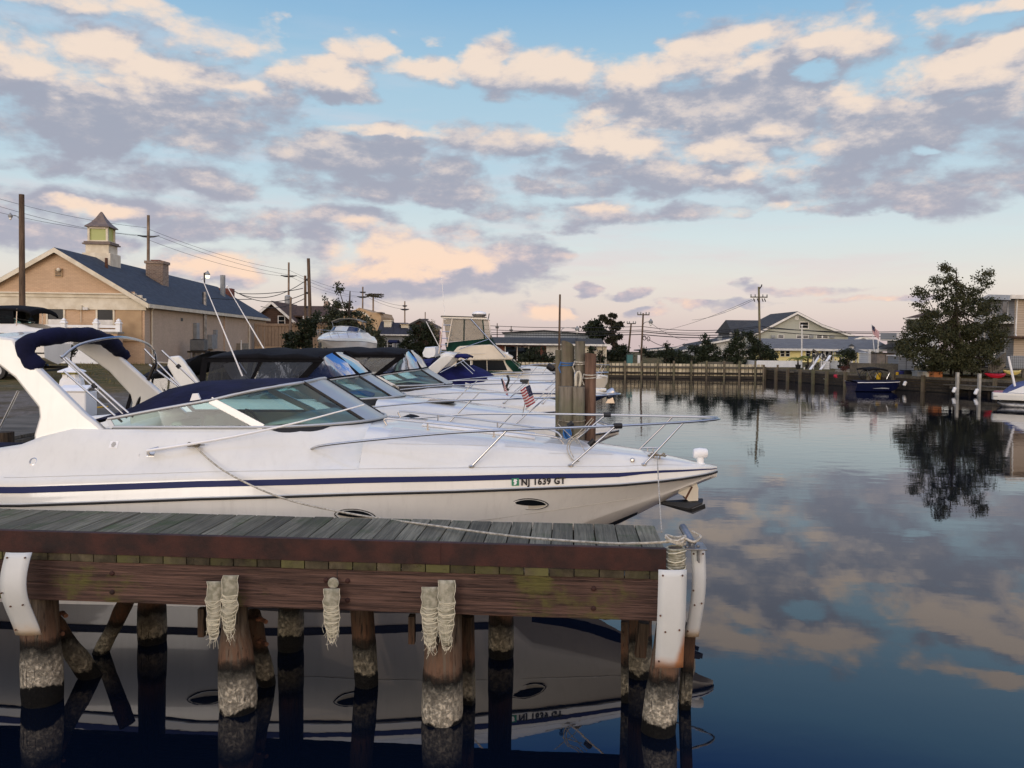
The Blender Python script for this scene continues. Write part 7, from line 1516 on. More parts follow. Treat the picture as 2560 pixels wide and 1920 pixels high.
for i, (x, y, w, h) in enumerate(((1322, 892, 12, 20), (1340, 885, 13, 26), (1360, 892, 12, 20), (1378, 898, 11, 14), (1478, 885, 8, 24), (1500, 896, 9, 16), (1428, 890, 10, 18), (1305, 898, 9, 12))):
    mass([(x, y+h*.4, w, h*.55), (x, y-h*.3, w*.55, h*.5), (x, y-h*.8, w*.22, h*.3)], 71, 'pointed young conifer in the row before the low shop' if x < 1400 else 'pointed young conifer before the cream annex', 620, .17, 'dark leaf', 30+i, 'conifer', 'tree', 'young conifers before the shop', cell=14, cr=(3, 6), z0=1.0)
def bare_tree():
    D = 69; b = P(1501, 900, D); rn = random.Random(8); mb = MB(); b.z = 1.0
    def grow(p, d, L, r, lv):
        q = p+d*L; mb.tube([p, q], [r, r*.6], 4)
        if lv < 5:
            for _ in range(2 if lv else 3): grow(p.lerp(q, rn.uniform(.6, 1)), (d+Vector((rn.uniform(-.6, .6), rn.uniform(-.4, .4), rn.uniform(0, .35)))).normalized(), L*rn.uniform(.55, .8), r*.6, lv+1)
    grow(b, Vector((0, 0, 1)), .75, .05, 0); r = empty('bare_tree', b, 0, 'small leafless tree before the cream annex wall', 'tree', TG); mb.build('trunk', 'bark', r)
bare_tree()
for i, (pts, lab, D, n) in enumerate((([(1672, 890, 18, 20), (1650, 880, 10, 10), (1665, 868, 10, 8)], 'round dark shrub just right of the lamp pole', 72, 1500), ([(1625, 885, 16, 14), (1612, 872, 10, 10)], 'small dark shrub behind the lamp pole', 90, 900), ([(1690, 900, 26, 14), (1715, 893, 20, 16), (1735, 880, 14, 14)], 'low spreading shrub in the middle of the bank', 70, 1700),
        ([(1775, 895, 30, 18), (1770, 875, 22, 14), (1764, 855, 8, 14), (1762, 840, 3, 7), (1790, 870, 10, 10), (1755, 880, 16, 12)], 'dark cedar shrub with a narrow pointed top', 69, 2800), ([(1738, 900, 16, 14), (1720, 902, 16, 12)], 'dark low shrub left of the pointed cedar', 69, 900),
        ([(1850, 895, 36, 20), (1835, 865, 20, 22), (1870, 850, 22, 20), (1850, 840, 14, 12), (1815, 890, 20, 20)], 'big dark bush leaning left of the tallest pole', 70, 3600), ([(1905, 890, 34, 24), (1900, 865, 24, 14), (1930, 895, 14, 20), (1885, 860, 14, 20)], 'big dark rounded bush right of the tallest pole', 70, 3200))):
    mass(pts, D, lab, n, .18, 'dark leaf', 50+i, z0=.95)
mass([(1990, 930, 10, 6), (2008, 932, 10, 6), (2026, 925, 10, 10), (2070, 915, 12, 16), (2080, 900, 6, 10)], 66, 'potted shrubs along the dock by the boat ramp', 700, .12, 'dark leaf', 61, z0=.95)
mass([(2120, 902, 16, 18), (2112, 885, 10, 14), (2128, 890, 12, 16)], 60, 'dark bushy shrub behind the concrete planter', 1300, .14, 'dark leaf', 62, z0=.95)
mass([(2218, 920, 16, 12), (2205, 928, 12, 8)], 57, 'yellowish shrub before the brown shed', 700, .12, 'palm leaf', 63, z0=.95)
mass([(2320, 925, 22, 12), (2345, 930, 14, 8)], 54, 'dark shrub under the left side of the maple', 800, .13, 'dark leaf', 64, z0=.95)
mass([(2118, 923, 16, 5), (2105, 924, 8, 4)], 57.5, 'low reddish plants filling the concrete planter', 420, .10, 'red leaf', 65, z0=1.2, name='planter_plants', cat='plants', group=None)
for i, (x, y, h, lab) in enumerate(((1995, 897, 26, 'potted palm with arching fronds by the white fence'), (2100, 890, 28, 'potted palm standing before the yellow house'), (2020, 893, 20, 'small palm half hidden behind the boat ramp'))):
    D = 63.5; rn = random.Random(i+70); b = P(x, y+h, D); t = P(x, y, D); r = empty('palm', (b.x, D, .95), 0, lab, 'palm', 'potted palms'); mb = MB(); k = D/FPX
    for f in range(13):
        a = rn.uniform(0, 6.28); L = rn.uniform(18, 30)*k; d = Vector((math.cos(a), math.sin(a), 0)); pts = [t+d*L*u+Vector((0, 0, L*(.75*u-.95*u*u))) for u in (0, .25, .5, .75, 1)]; sd = Vector((-d.y, d.x, 0))
        for p, q in zip(pts, pts[1:]):
            for j in range(3):
                c = p.lerp(q, j/3)
                for sg in (-1, 1): mb.face([c, c+sd*sg*.16+Vector((0, 0, -.06))+d*.06, c+sd*sg*.20+d*.14+Vector((0, 0, -.10)), c+d*.05])
    mb.build('crown', 'palm leaf', r); mb = MB(); mb.tube([(b.x, D, .95), t], [.09, .05], 8); mb.build('trunk', 'bark', r); mb = MB(); mb.lathe([(.15, 0), (.22, .3), (.24, .32)], (b.x, D, .96), 12); mb.build('pot', 'dark plastic', r)
# scrubby dry grass by the wall and a small bush before the white fence
def drygrass():
    D = 50; rn = random.Random(6); mb = MB(); b = P(745, 905, D)
    for _ in range(900):
        x = rn.gauss(735, 38); p = P(x, 900, D+rn.uniform(-1, 1)); p.z = 1.45; h = max(.2, (P(0, rn.uniform(866, 884)+abs(x-735)*.16, D).z-1.45)*rn.uniform(.6, 1.0)); l = rn.uniform(-.2, .2); mb.face([p, p+Vector((.02, 0, 0)), p+Vector((l, .0, h))])
    solo(mb, 'dry_grass', 'dry grass leaf', (b.x, D, 1.45), 'clump of dry pale ornamental grass beyond the black canvas boats', 'grass', 'ornamental grass clumps')
drygrass()
mass([(180, 868, 13, 12), (172, 876, 8, 10)], 40, 'small dark bush standing before the white vinyl fence', 600, .12, 'dark leaf', 66, z0=1.45, group=None)
def weeds():
    rn = random.Random(12); mb = MB()
    for _ in range(5200):
        y = rn.uniform(27, 47); x = rn.uniform(-27, -9); z = 1.30+interp([(0, 0), (1.5, .03), (6, .08), (14, .22), (30, .42)], -8.3-x)
        if mnoise.noise(Vector((x*.25, y*.25, 0))) < -.05: continue
        h = rn.uniform(.04, .13); a = rn.uniform(0, 6.28); mb.face([(x, y, z-.01), (x+.05*math.cos(a), y+.05*math.sin(a), z-.01), (x+rn.uniform(-.05, .05), y, z+h)])
    o = mb.build('grass', leafmat('lot grass', (74, 80, 44), (128, 112, 76)), None); tag(o, 'thin worn grass on the lot by the brick building', 'grass', kind='stuff')
weeds()
# ------------------------------------------------------------------ far bulkhead and its posts
def far_bulkhead():
    a, b = P(1480, 947, 65.5), P(2046, 947, 66.2); z1 = P(1700, 917, 65.6).z; r = empty('far_bulkhead', (a.x, 65.6, 0), 0, 'long timber bulkhead of pale panels across the head of the canal', 'bulkhead'); rn = random.Random(1); ya = 65.45; x = -8.2
    mb = MB()
    while x < 20.4: mb.box((x+.16, ya+.10, .45), (.262, .05, 1.5)); x += .32
    mb.build('sheeting', wood('pale panel wood', (214, 204, 176), (188, 176, 148), 2, fine=8, isl=.35), r)
    mb = MB(); mb.box2((-8.2, ya+.14, -.3), (20.4, ya+.18, z1-.1)); mb.build('backing', 'black rubber', r)
    for z, h, n, m in ((z1-.03, .16, 'cap', 'grey timber'), (.44, .16, 'waler', 'dark timber'), (.13, .22, 'waler', 'dark timber')): mb = MB(); mb.box2((-8.2, ya-.07, z-h/2), (20.4, ya+.07, z+h/2)); mb.build(n, m, r)
    mb = MB(); mb.box2((-8.2, ya+.02, -.5), (20.4, ya+.06, .20)); mb.build('wet_foot', 'black rubber', r)
    for px in (1386, 1430, 1474, 1520, 1563, 1604, 1644, 1685, 1729, 1767, 1811, 1849, 1889, 1910, 1945):
        zt = P(px, 902 if px < 1900 else 912, 65.2).z; p = P(px, 930, 65.2); mb = MB(); mb.tube([(p.x, 65.30, -1), (p.x, 65.30, zt)], .085, 10); mb.build('piling', 'grey post wood', r, smooth=True)
    mb = MB(); mb.box2((P(1790, 0, 65.6).x, 67.0, 1.18), (P(1862, 0, 65.6).x, 67.1, 1.34)); mb.box2((P(1790, 0, 65.6).x, 67.0, .95), (P(1792, 0, 65.6).x, 67.1, 1.2)); mb.box2((P(1860, 0, 65.6).x, 67.0, .95), (P(1862, 0, 65.6).x, 67.1, 1.2)); solo(mb, 'guard_rail', 'grey timber', (P(1826, 0, 65.6).x, 67, .95), 'low grey timber guard rail behind the far bulkhead', 'rail')
far_bulkhead()
def dumpster():
    D = 68.5; a, b = P(1567, 916, D), P(1581, 886, D); r = empty('dumpster', ((a.x+b.x)/2, D, .95), 0, 'tall teal metal container under the leaning pole', 'container'); mb = MB(); mb.box2((a.x, D-.25, .95), (b.x, D+.25, b.z)); mb.build('body', mat('teal metal', (54, 104, 104), .6), r); mb = MB(); mb.box2((a.x-.03, D-.29, b.z), (b.x+.03, D+.29, b.z+.06)); mb.build('lid', 'dark plastic', r)
    D = 73; p = P(1597, 900, D); mb = MB(); mb.box2((p.x-.12, D-.1, 1), (p.x+.12, D+.1, P(1597, 888, D).z)); solo(mb, 'meter_post', 'white paint', (p.x, D, 1), 'small white meter box on the bank near the lamp pole', 'box', bevel=.02)
dumpster()
# ------------------------------------------------------------------ houses on the north-east side
def sage_house():
    D = 96; z0 = .9; ap = P(1990, 781, D); r = empty('sage_house', (ap.x, D, z0), 0, 'large sage green gabled house with white framed upper windows', 'house'); f = lambda px, py: (P(px, py, D).x-ap.x, 0, P(px, py, D).z-z0)
    out = [f(1990, 784), f(2016, 797), f(2050, 815), f(2120, 838), f(2120, 870), f(1882, 870), f(1882, 838), f(1903, 827)]; mb = MB(); mb.prism(out, (0, 9, 0)); mb.build('wall', 'sage siding', r, local=True)
    def slope(pts, th, m, name, d0=-.5, d1=9.5): mb = MB(); p = [f(*q) for q in pts]; mb.prism([(x, d0, z+th) for x, y, z in p]+[(x, d0, z) for x, y, z in p[::-1]], (0, d1-d0, 0)); return mb.build(name, m, r, local=True)
    rf = slope([(1880, 839), (1990, 782)], .16, 'charcoal shingle', 'roof'); slope([(1990, 782), (2052, 814), (2123, 839)], .16, 'charcoal shingle', 'roof')
    for pts in ([(1880, 841), (1990, 784)], [(1990, 784), (2052, 816), (2123, 841)]): mb = MB(); p = [f(*q) for q in pts]; mb.prism([(x, -.56, z+.20) for x, y, z in p]+[(x, -.56, z-.06) for x, y, z in p[::-1]], (0, .05, 0)); mb.build('roof_trim', 'white paint', rf, local=True)
    for px, py, w, h in ((2010, 813, 20, 14), (1952, 841.5, 13, 6), (1998, 842, 12, 6), (2014, 842, 12, 6), (2048, 842, 12, 6), (2063, 842, 12, 6)):
        x, _, z = f(px, py); k = D/FPX; window(r, x, z, w*k, h*k)
    x, _, z = f(1992, 794); window(r, x, z, .35, .45, pane='white paint')
    for px in (1932, 2027, 2079): x, _, z = f(px, 841.5); mb = MB(); mb.box2((x-.24, -.25, z-.15), (x+.24, 0, z+.15)); mb.build('window_cooler', 'metal grey', r, local=True, bevel=.02)
    D = 104; o = P(1890, 830, D); r = empty('grey_roof_house', (o.x, D, z0), 0, 'grey roofed house with a white framed dormer behind the sage house', 'house'); f = lambda px, py: (P(px, py, D).x-o.x, 0, P(px, py, D).z-z0); x0, z1 = f(1846, 0)[0], f(0+1850, 832)[2]; x1 = f(1935, 0)[0]; zt = f(1850, 798)[2]; mb = MB(); mb.box2((x0+.5, 1, -.2), (x1, 9, z1)); mb.build('wall', 'grey siding', r, local=True); mb = MB(); mb.prism([(x0, .2, z1), (x0+.3, 4.5, zt), (x0, 9, z1)], (x1-x0, 0, 0)); mb.build('roof', 'charcoal shingle', r, local=True); mb = MB(); a = f(1842, 0)[0]; mb.box2((a, .5, z1-.6), (x0+.5, 3, z1-.5)); 
    for k in range(6): mb.box2((a+.02+k*.13, .5, z1-.5), (a+.06+k*.13, .54, z1-.05))
    mb.box2((a, .48, z1-.06), (x0+.5, .56, z1)); mb.build('balcony', 'white paint', r, local=True)
    # long low roofs stepping up from the left
    for i, (x0p, y0p, x1p, y1p, yb, D, lab) in enumerate(((1752, 862, 1930, 826, 905, 100, 'long pale sided building with a long slanting white edged roof'), (1695, 880, 1790, 852, 905, 116, 'lower slanting roofed building further left on the north shore'), (1612, 876, 1692, 868, 900, 124, 'farthest low grey roofed building left of the slanting roofs'))):
        o = P(x0p, yb, D); r = empty('slant_roof_building', (o.x, D, z0), 0, lab, 'building', 'low roofs beyond the far bulkhead'); g = lambda px, py: (P(px, py, D).x-o.x, P(px, py, D).z-z0); (xa, za), (xb, zb) = g(x0p, y0p), g(x1p, y1p); mb = MB(); mb.prism([(xa+.5, 0, -.3), (xb, 0, -.3), (xb, 0, zb-.15), (xa+.5, 0, za-.05)], (0, 9, 0)); mb.build('wall', 'white siding' if i < 1 else 'grey siding', r, local=True); mb = MB(); mb.prism([(xa-.3, -.6, za), (xb+.2, -.6, zb), (xb+.2, -.6, zb-.16), (xa-.3, -.6, za-.16)], (0, 10, 0)); rf = mb.build('roof', 'charcoal shingle', r, local=True); mb = MB(); mb.prism([(xa-.35, -.66, za+.03), (xb+.2, -.66, zb+.03), (xb+.2, -.66, zb-.20), (xa-.35, -.66, za-.20)], (0, .05, 0)); mb.build('roof_trim', 'white paint', rf, local=True)
        if i < 2:
            for t in (.3, .6): mb = MB(); x = lerp(xa, xb, t); z = lerp(za, zb, t); mb.box2((x, 2, z-.1), (x+.5, 2.5, z+.55)); mb.build('chimney', 'metal grey', r, local=True)
sage_house()
def yellow_house():
    D = 80; z0 = .95; o = P(2070, 900, D); r = empty('yellow_house', (o.x, D, z0), 0, 'long yellow ranch house with a plain grey roof and white windows', 'house'); f = lambda px, py: (P(px, py, D).x-o.x, P(px, py, D).z-z0); k = D/FPX
    x0, ze = f(1932, 873); x1, _ = f(2212, 875); _, zr = f(2070, 847); mb = MB(); mb.box2((x0+.3, 0, -.1), (x1-.2, 7.5, ze)); mb.build('wall', 'yellow siding', r, local=True); mb = MB(); mb.prism([(x0-.5, -.6, ze-.04), (x0-.5, -.6, ze+.08), (x0-.5, 3.5, zr), (x0-.5, 8.2, ze)], (x1-x0+1.2, 0, 0)); rf = mb.build('roof', 'grey shingle', r, local=True); mb = MB(); mb.box2((x0-.5, -.66, ze-.12), (x1+.7, -.605, ze+.09)); mb.build('gutter', 'white paint', rf, local=True)
    for px, py, w, h in ((1956, 884, 9, 13), (1969, 884, 9, 13), (2020, 884, 10, 14), (2034, 884, 8, 14), (2094, 885, 10, 12), (2122, 887, 9, 13), (2168, 886, 10, 12), (2186, 885, 9, 8)): x, z = f(px, py); window(r, x, z, w*k, h*k)
    x, z = f(2067, 886); mb = MB(); mb.box2((x-.36, -.06, -.1), (x+.36, 0, z+.55)); d = mb.build('door', 'white paint', r, local=True); mb = MB(); mb.lathe([(.02, 0), (.15, .001)], (x, -.07, z+.1), 12, ax=Matrix.Rotation(R(90), 3, 'X') @ Matrix.Diagonal((1, 2, 1))); mb.build('door_glass', 'window dark', d, local=True)
    for px in (2056.5, 2077.5): x, z = f(px, 886); mb = MB(); mb.box2((x-.12, -.05, z-.55), (x+.12, 0, z+.55)); mb.build('shutter', 'dark plastic', r, local=True)
    D = 70; o = P(2128, 900, D); r = empty('gazebo', (o.x, D, .95), 0, 'small gazebo with a grey hip roof and a tiny cupola before the yellow house', 'gazebo'); f = lambda px, py: (P(px, py, D).x-o.x, P(px, py, D).z-.95); xa, ze = f(2094, 880); xb, _ = f(2157, 880); _, zr = f(2128, 871); mb = MB(); mb.loft([[(xa, -1.2, ze), (xb, -1.2, ze), (xb, 1.2, ze), (xa, 1.2, ze)], [(-.3, -.2, zr), (.3, -.2, zr), (.3, .2, zr), (-.3, .2, zr)]], closed=True, cap=True); mb.build('roof', 'grey shingle', r, local=True); cz = f(2128, 866)[1]; mb = MB(); mb.box2((-.15, -.15, zr-.05), (.15, .15, cz+.0)); cu = mb.build('cupola', 'white paint', r, local=True); mb = MB(); mb.loft([[(s*u, s*v, z) for u, v in ((-1, -1), (1, -1), (1, 1), (-1, 1))] for s, z in ((.24, cz), (.02, cz+.22))], closed=True, cap=True); mb.build('cupola_roof', 'charcoal shingle', cu, local=True)
    for x in (xa+.1, -.4, .4, xb-.1):
        for y in (-1.1, 1.1): mb = MB(); mb.box2((x-.05, y-.05, 0), (x+.05, y+.05, ze)); mb.build('post', 'white paint', r, local=True)
    mb = MB(); mb.box2((.1, -1.16, .1), (xb-.15, -1.11, ze-.15)); mb.build('screen_panel', mat('cream panel', (222, 212, 168), .7), r, local=True)
    for px, yt, D, lab in ((2173, 873, 68, 'left of two white porch posts beyond the white shed'), (2192, 873, 68, 'right of two white porch posts beyond the white shed')): p = P(px, 900, D); mb = MB(); mb.box2((p.x-.1, D-.1, .95), (p.x+.1, D+.1, P(px, yt, D).z)); solo(mb, 'porch_post', 'white paint', (p.x, D, .95), lab, 'post')
yellow_house()
def far_bits():
    # small roofs to the right of the sage house
    for x0p, x1p, xa, ya, yb, D, wm, rm, lab in ((2122, 2165, 2148, 837, 848, 108, 'yellow siding', 'brown shingle', 'small gable of a yellow house with a brown roof'), (2150, 2200, 2184, 843, 851, 100, 'white siding', 'grey shingle', 'small pale gable under the flag')):
        o = P((x0p+x1p)/2, 900, D); r = empty('small_house', (o.x, D, .95), 0, lab, 'house'); h = P(xa, yb, D).z-.95; gable(r, P(x1p, 0, D).x-P(x0p, 0, D).x, 7, h, P(xa, ya, D).z-.95-h, wm, rm, x0=P(x0p, 0, D).x-o.x, ov=.3)
    # white fence by the water and the low fences in the yards
    D = 67.2; a, b = P(1893, 902, D), P(2005, 905, D); r = empty('vinyl_fence', (a.x, D, .95), 0, 'white board fence at the water beside the boat ramp', 'fence'); mb = MB(); n = 34
    for k in range(n): x = lerp(a.x, b.x, (k+.5)/n); mb.box2((x-.045, D-.02, .95), (x+.045, D+.02, a.z-.03))
    mb.build('boards', 'white vinyl', r); mb = MB(); mb.box2((a.x, D-.04, a.z-.03), (b.x, D+.04, a.z+.03)); mb.build('top_rail', 'white vinyl', r)
    mb = MB(); mb.box2((a.x-.06, D, .95), (a.x, D+3, a.z)); mb.build('return_panel', 'white vinyl', r)
    D = 64.5; a, b = P(2068, 903, D), P(2100, 903, D); r = empty('solid_fence', (a.x, D, .95), 0, 'white solid fence panel between the ramp and the palm', 'fence'); mb = MB(); mb.box2((a.x, D, .95), (b.x, D+.06, a.z)); mb.build('panel', 'white vinyl', r); mb = MB(); mb.box2((a.x, D-.03, a.z), (b.x, D+.09, a.z+.05)); mb.build('cap', 'white vinyl', r)
    D = 63; a, b = P(2140, 918, D), P(2172, 895, D); r = empty('sweeping_fence', (a.x, D, .95), 0, 'white fence whose top sweeps up to the white shed', 'fence'); mb = MB()
    for k in range(16): t = k/15; x = lerp(a.x, b.x, t); z = lerp(a.z, b.z, t*t); mb.box2((x-.05, D-.02, .95), (x+.03, D+.02, z))
    mb.build('boards', 'white vinyl', r); mb = MB(); mb.box2((a.x, D+.021, 1.05), (b.x, D+.05, 1.15)); mb.build('rail', 'white vinyl', r)
    for x0p, x1p, yt, D, m, lab, rm in ((2171, 2193, 884, 61, 'white siding', 'narrow lavender white shed with a plain front', 'white paint'), (2193, 2235, 884, 60, mat('shed brown', (128, 118, 108), .8, col2=(108, 100, 92)), 'brown grey garden shed with double doors', 'dark timber'), (2246, 2286, 891, 57, 'grey siding', 'pale grey storage shed left of the maple trunk', 'white paint')):
        a, b = P(x0p, yt, D), P(x1p, yt, D); r = empty('shed', ((a.x+b.x)/2, D, .95), 0, lab, 'shed', 'sheds in the waterside yards'); mb = MB(); mb.box2((a.x, D, .95), (b.x, D+1.6, a.z)); mb.build('wall', m, r); mb = MB(); mb.box2((a.x-.06, D-.08, a.z), (b.x+.06, D+1.7, a.z+.07)); mb.build('roof', rm, r)
        mb = MB(); m0 = (a.x+b.x)/2; mb.box2((m0-.012, D-.02, 1.0), (m0+.012, D, a.z-.08)); mb.build('door_seam', 'dark plastic', r)
    # balcony building and house half hidden by the maple
    D = 76; o = P(2232, 900, D); ry = -math.atan2(o.x, D); cr = math.cos(ry); r = empty('balcony_house', (o.x, D, .95), ry, 'grey house with a railed upper deck left of the maple', 'house'); f = lambda px, py: ((P(px, py, D).x-o.x)*cr, P(px, py, D).z-.95); (xa, zt), (xb, zd) = f(2201, 832), f(2266, 852); mb = MB(); mb.box2((xa+.6, .6, 0), (xb+1.2, 6, zd)); mb.build('wall', 'grey siding', r, local=True); mb = MB(); mb.box2((xa, 0, zd), (xb, 6, zd+.12)); mb.build('deck', 'white paint', r, local=True); mb = MB(); mb.box2((xa, -.05, zd+.12), (lerp(xa, xb, .62), 0, zt)); mb.build('screen', 'grey siding', r, local=True); mb = MB()
    for k in range(9): x = lerp(lerp(xa, xb, .64), xb, k/8); mb.box2((x-.03, -.04, zd+.12), (x+.03, .0, zt-.05))
    mb.box2((lerp(xa, xb, .62), -.06, zt-.05), (xb, .02, zt+.02)); mb.build('railing', 'white paint', r, local=True); mb = MB(); (a, z1), (b, z2) = f(2196, 868), f(2256, 857); mb.prism([(a, -.8, z1), (b, -.8, z1), (b, -.8, z1+.05), (lerp(a, b, .55), .2, z2), (a, -.8, z1+.05)], (0, .6, 0)); mb.build('porch_roof', 'charcoal shingle', r, local=True); mb = MB(); x = f(2216, 0)[0]; mb.box2((x-.06, -.6, 0), (x+.06, -.48, zd)); mb.build('post', 'white paint', r, local=True)
    D = 70; o = P(2300, 900, D); ry = -math.atan2(o.x, D); cr = math.cos(ry); r = empty('white_house', (o.x, D, .95), ry, 'white two storey house with a dark roof mostly hidden by the maple', 'house'); f = lambda px, py: ((P(px, py, D).x-o.x)*cr, P(px, py, D).z-.95); (xa, ze), (xb, zr) = f(2259, 795), f(2350, 774); mb = MB(); mb.box2((xa+.3, .4, 0), (xb, 6, ze)); mb.build('wall', 'white siding', r, local=True); mb = MB(); mb.loft([[(xa, -.2, ze), (xb, -.2, ze), (xb, 6.5, ze), (xa, 6.5, ze)], [(xa+2.2, 3, zr), (xb, 3, zr), (xb, 3.4, zr), (xa+2.2, 3.4, zr)]], closed=True, cap=True); mb.build('roof', 'brown shingle', r, local=True); mb = MB(); mb.box2((xa-.05, -.26, ze-.12), (xb, -.205, ze+.02)); mb.build('gutter', 'white paint', r, local=True); x, z = f(2276, 812); window(r, x, z, .6, .8, y=.4)
    # flag and flagpole
    D = 70; b = P(2190, 905, D); t = P(2179, 811, D-.2); r = empty('flag_staff', (P(2182, 848, D).x, D, P(2182, 848, D).z-1.6), 0, 'striped flag drooping from a slanted staff above the small gable', 'flag'); mb = MB(); mb.tube([P(2186, 880, D), t], .03, 6); mb.build('staff', 'white plastic', r); flag(r, t, (.75, 0, -.66), (.10, 0, -1), .85, .75, 3, name='cloth')
    D = 65.8; b = P(2004, 905, D); b.z = .95; t = P(2005, 814, D); r = empty('flagpole', b, 0, 'bare white flagpole before the yellow house', 'flagpole'); mb = MB(); mb.tube([b, t], [.07, .045], 8); mb.build('shaft', 'white paint', r, smooth=True); mb = MB(); mb.ball(t, .09, 8); mb.build('finial', 'white paint', r)
far_bits()
# ------------------------------------------------------------------ docks, ramp and clutter on the right shore
def ramp():
    D = 62.5; r = empty('boat_ramp', (P(2040, 940, D).x, D, .95), 0, 'white framed boat lift ramp with two slanting rails into the water', 'boat ramp'); mb = None
    for dx in (0, 26):
        mb = MB(); mb.bar(P(2003+dx, 955, D-.6), P(2050+dx if dx else 2046, 884, D+.8), .16, .22); mb.build('rail', 'grey timber', r); mb = MB(); mb.bar(P(2016+dx, 936, D-.3)+Vector((0, -.15, .05)), P(2048+dx, 890, D+.6)+Vector((0, -.15, .05)), .2, .05); mb.build('bunk_pad', 'white plastic', r)
        mb = MB(); pts = [P(2022+dx, 893, D-.2), P(2026+dx, 882, D-.2), P(2034+dx, 886, D-.2), P(2030+dx, 898, D-.2)]; mb.tube(pts, .045, 6, closed=True); mb.build('guide_loop', 'dark plastic', r)
        mb = MB(); p = P(2033+dx, 890, D-.1); mb.lathe([(.09, -.06), (.12, 0), (.09, .06)], p, 10, ax=Matrix.Rotation(R(90), 3, 'X')); mb.build('roller', 'dark plastic', r)
    for px, y0, y1 in ((2010, 918, 932), (2033, 884, 930), (2053, 884, 920)): mb = MB(); a, b = P(px, y1, D), P(px+1, y0, D); mb.tube([a, b], .05, 6); mb.build('upright', 'white paint', r)
    mb = MB(); mb.bar(P(2032, 874, D+.4), P(2078, 905, D+.4), .12, .14); mb.bar(P(2073, 904, D+.4), P(2074, 924, D+.4), .10, .10); mb.build('boom', 'grey timber', r)
    mb = MB(); a, b = P(2058, 903, D), P(2074, 925, D); mb.box2((a.x, D, .95), (b.x, D+.8, a.z)); e = solo(mb, 'dock_locker', 'white siding', ((a.x+b.x)/2, D, .95), 'white upright locker beside the boat ramp', 'locker', bevel=.02)
ramp()
def east_dock():
    # the plank and post bulkhead of the right bank, following the shore
    pts = [Vector((x, y, 0)) for x, y in SHORE[5:10]]; r = empty('east_bulkhead', (25.6, 51.9, 0), 0, 'dark weathered plank bulkhead with square posts along the right shore', 'bulkhead')
    for (p, q) in zip(pts, pts[1:]):
        d = (q-p); L = d.length; d.normalize(); nv = Vector((-d.y, d.x, 0)); nv = nv if nv.x < 0 else -nv
        for z, h, m in ((.86, .16, 'grey timber'), (.68, .15, 'dark timber'), (.50, .15, 'dark timber'), (.32, .15, 'dark timber'), (.13, .15, 'dark timber')): mb = MB(); mb.bar(p+nv*.06+Vector((0, 0, z)), q+nv*.06+Vector((0, 0, z)), .06, h); mb.build('plank', m, r)
        mb = MB(); mb.bar(p+nv*.02+Vector((0, 0, -.2)), q+nv*.02+Vector((0, 0, -.2)), .05, 1.2); mb.build('backing', 'black rubber', r)
        n = max(2, int(L/1.5))
        for k in range(n): c = p+d*(L*(k+.5)/n)+nv*.16; mb = MB(); mb.box(Vector((c.x, c.y, .45)), (.20, .18, 1.15), rz=math.atan2(d.y, d.x)); mb.build('post', 'grey post wood', r)
    # walkway at the water's edge with two white posts
    a, b = P(2372, 961, 49.2), P(2530, 970, 45.5); r = empty('walkway', ((a.x+b.x)/2, 47.3, 0), 0, 'low plank walkway along the right bank near the white posts', 'walkway'); mb = MB(); mb.bar(a, b, 1.0, .06); mb.build('planks', 'grey timber', r); mb = MB(); mb.bar(a+Vector((-.2, -.5, -.12)), b+Vector((-.2, -.5, -.12)), .06, .2); mb.build('fascia', 'grey timber', r)
    for t in (.05, .35, .65, .95): p = a.lerp(b, t); mb = MB(); mb.box((p.x, p.y, .1), (.12, .12, 1.3)); mb.build('leg', 'dark timber', r)
    for px, yt, lab, D in ((2393, 931, 'left of the two white mooring posts on the right shore', 47.6), (2448, 934, 'right of the two white mooring posts on the right shore', 46.6)):
        p = P(px, 960, D); mb = MB(); mb.box2((p.x-.075, D-.075, -1), (p.x+.075, D+.075, P(px, yt, D).z)); solo(mb, 'mooring_post', mat('worn white paint', (170, 168, 160), .7, col2=(140, 137, 128)), (p.x, D, -1), lab, 'post', 'white mooring posts')
    for (x0, y0), (x1, y1), D, lab in (((2388, 968), (2383, 982), 47.3, 'white fender hanging at the left white post'), ((2444, 972), (2437, 987), 46.3, 'white fender hanging at the right white post'), ((2265, 953), (2259, 965), 51.0, 'white fender hanging off the bulkhead by the navy runabout')):
        a, b = P(x0, y0, D), P(x1, y1, D); mb = MB(); mb.tube([a, a.lerp(b, .12), a.lerp(b, .88), b], [.04, .10, .10, .04], 10); solo(mb, 'fender', 'white plastic', b, lab, 'fender', 'fenders on the right shore', smooth=True)
    def crate(x0, x1, y0, y1, D, m, lab, dep=.7, name='dock_box', cat='box'):
        a, b = P(x0, y1, D), P(x1, y0, D); mb = MB(); mb.box2((a.x, D, max(.9, a.z)), (b.x, D+dep, b.z-.06)); r = empty(name, ((a.x+b.x)/2, D, max(.9, a.z)), 0, lab, cat, 'boxes on the right shore'); mb.build('box', m, r, bevel=.02); mb = MB(); mb.box2((a.x-.03, D-.03, b.z-.058), (b.x+.03, D+dep+.03, b.z)); mb.build('lid', m, r, bevel=.015)
    crate(2293, 2316, 928, 947, 51.5, 'metal grey', 'pale grey dock box, taller one left of the orange box'); crate(2317, 2334, 930, 946, 51.0, 'cream paint', 'pale beige dock box in the middle of the row'); crate(2335, 2357, 930, 946, 50.4, mat('orange wood', (176, 112, 66), .8), 'orange brown box at the end of the row')
    crate(2104, 2136, 923, 937, 57.2, 'concrete', 'square concrete planter holding reddish plants', 1.2, 'planter', 'planter'); crate(2262, 2282, 925, 941, 54, 'dark plastic', 'dark storage bin beside the blue crate'); crate(2250, 2262, 928, 938, 54.2, mat('blue plastic', (40, 44, 110), .5), 'small blue crate near the yellow bucket')
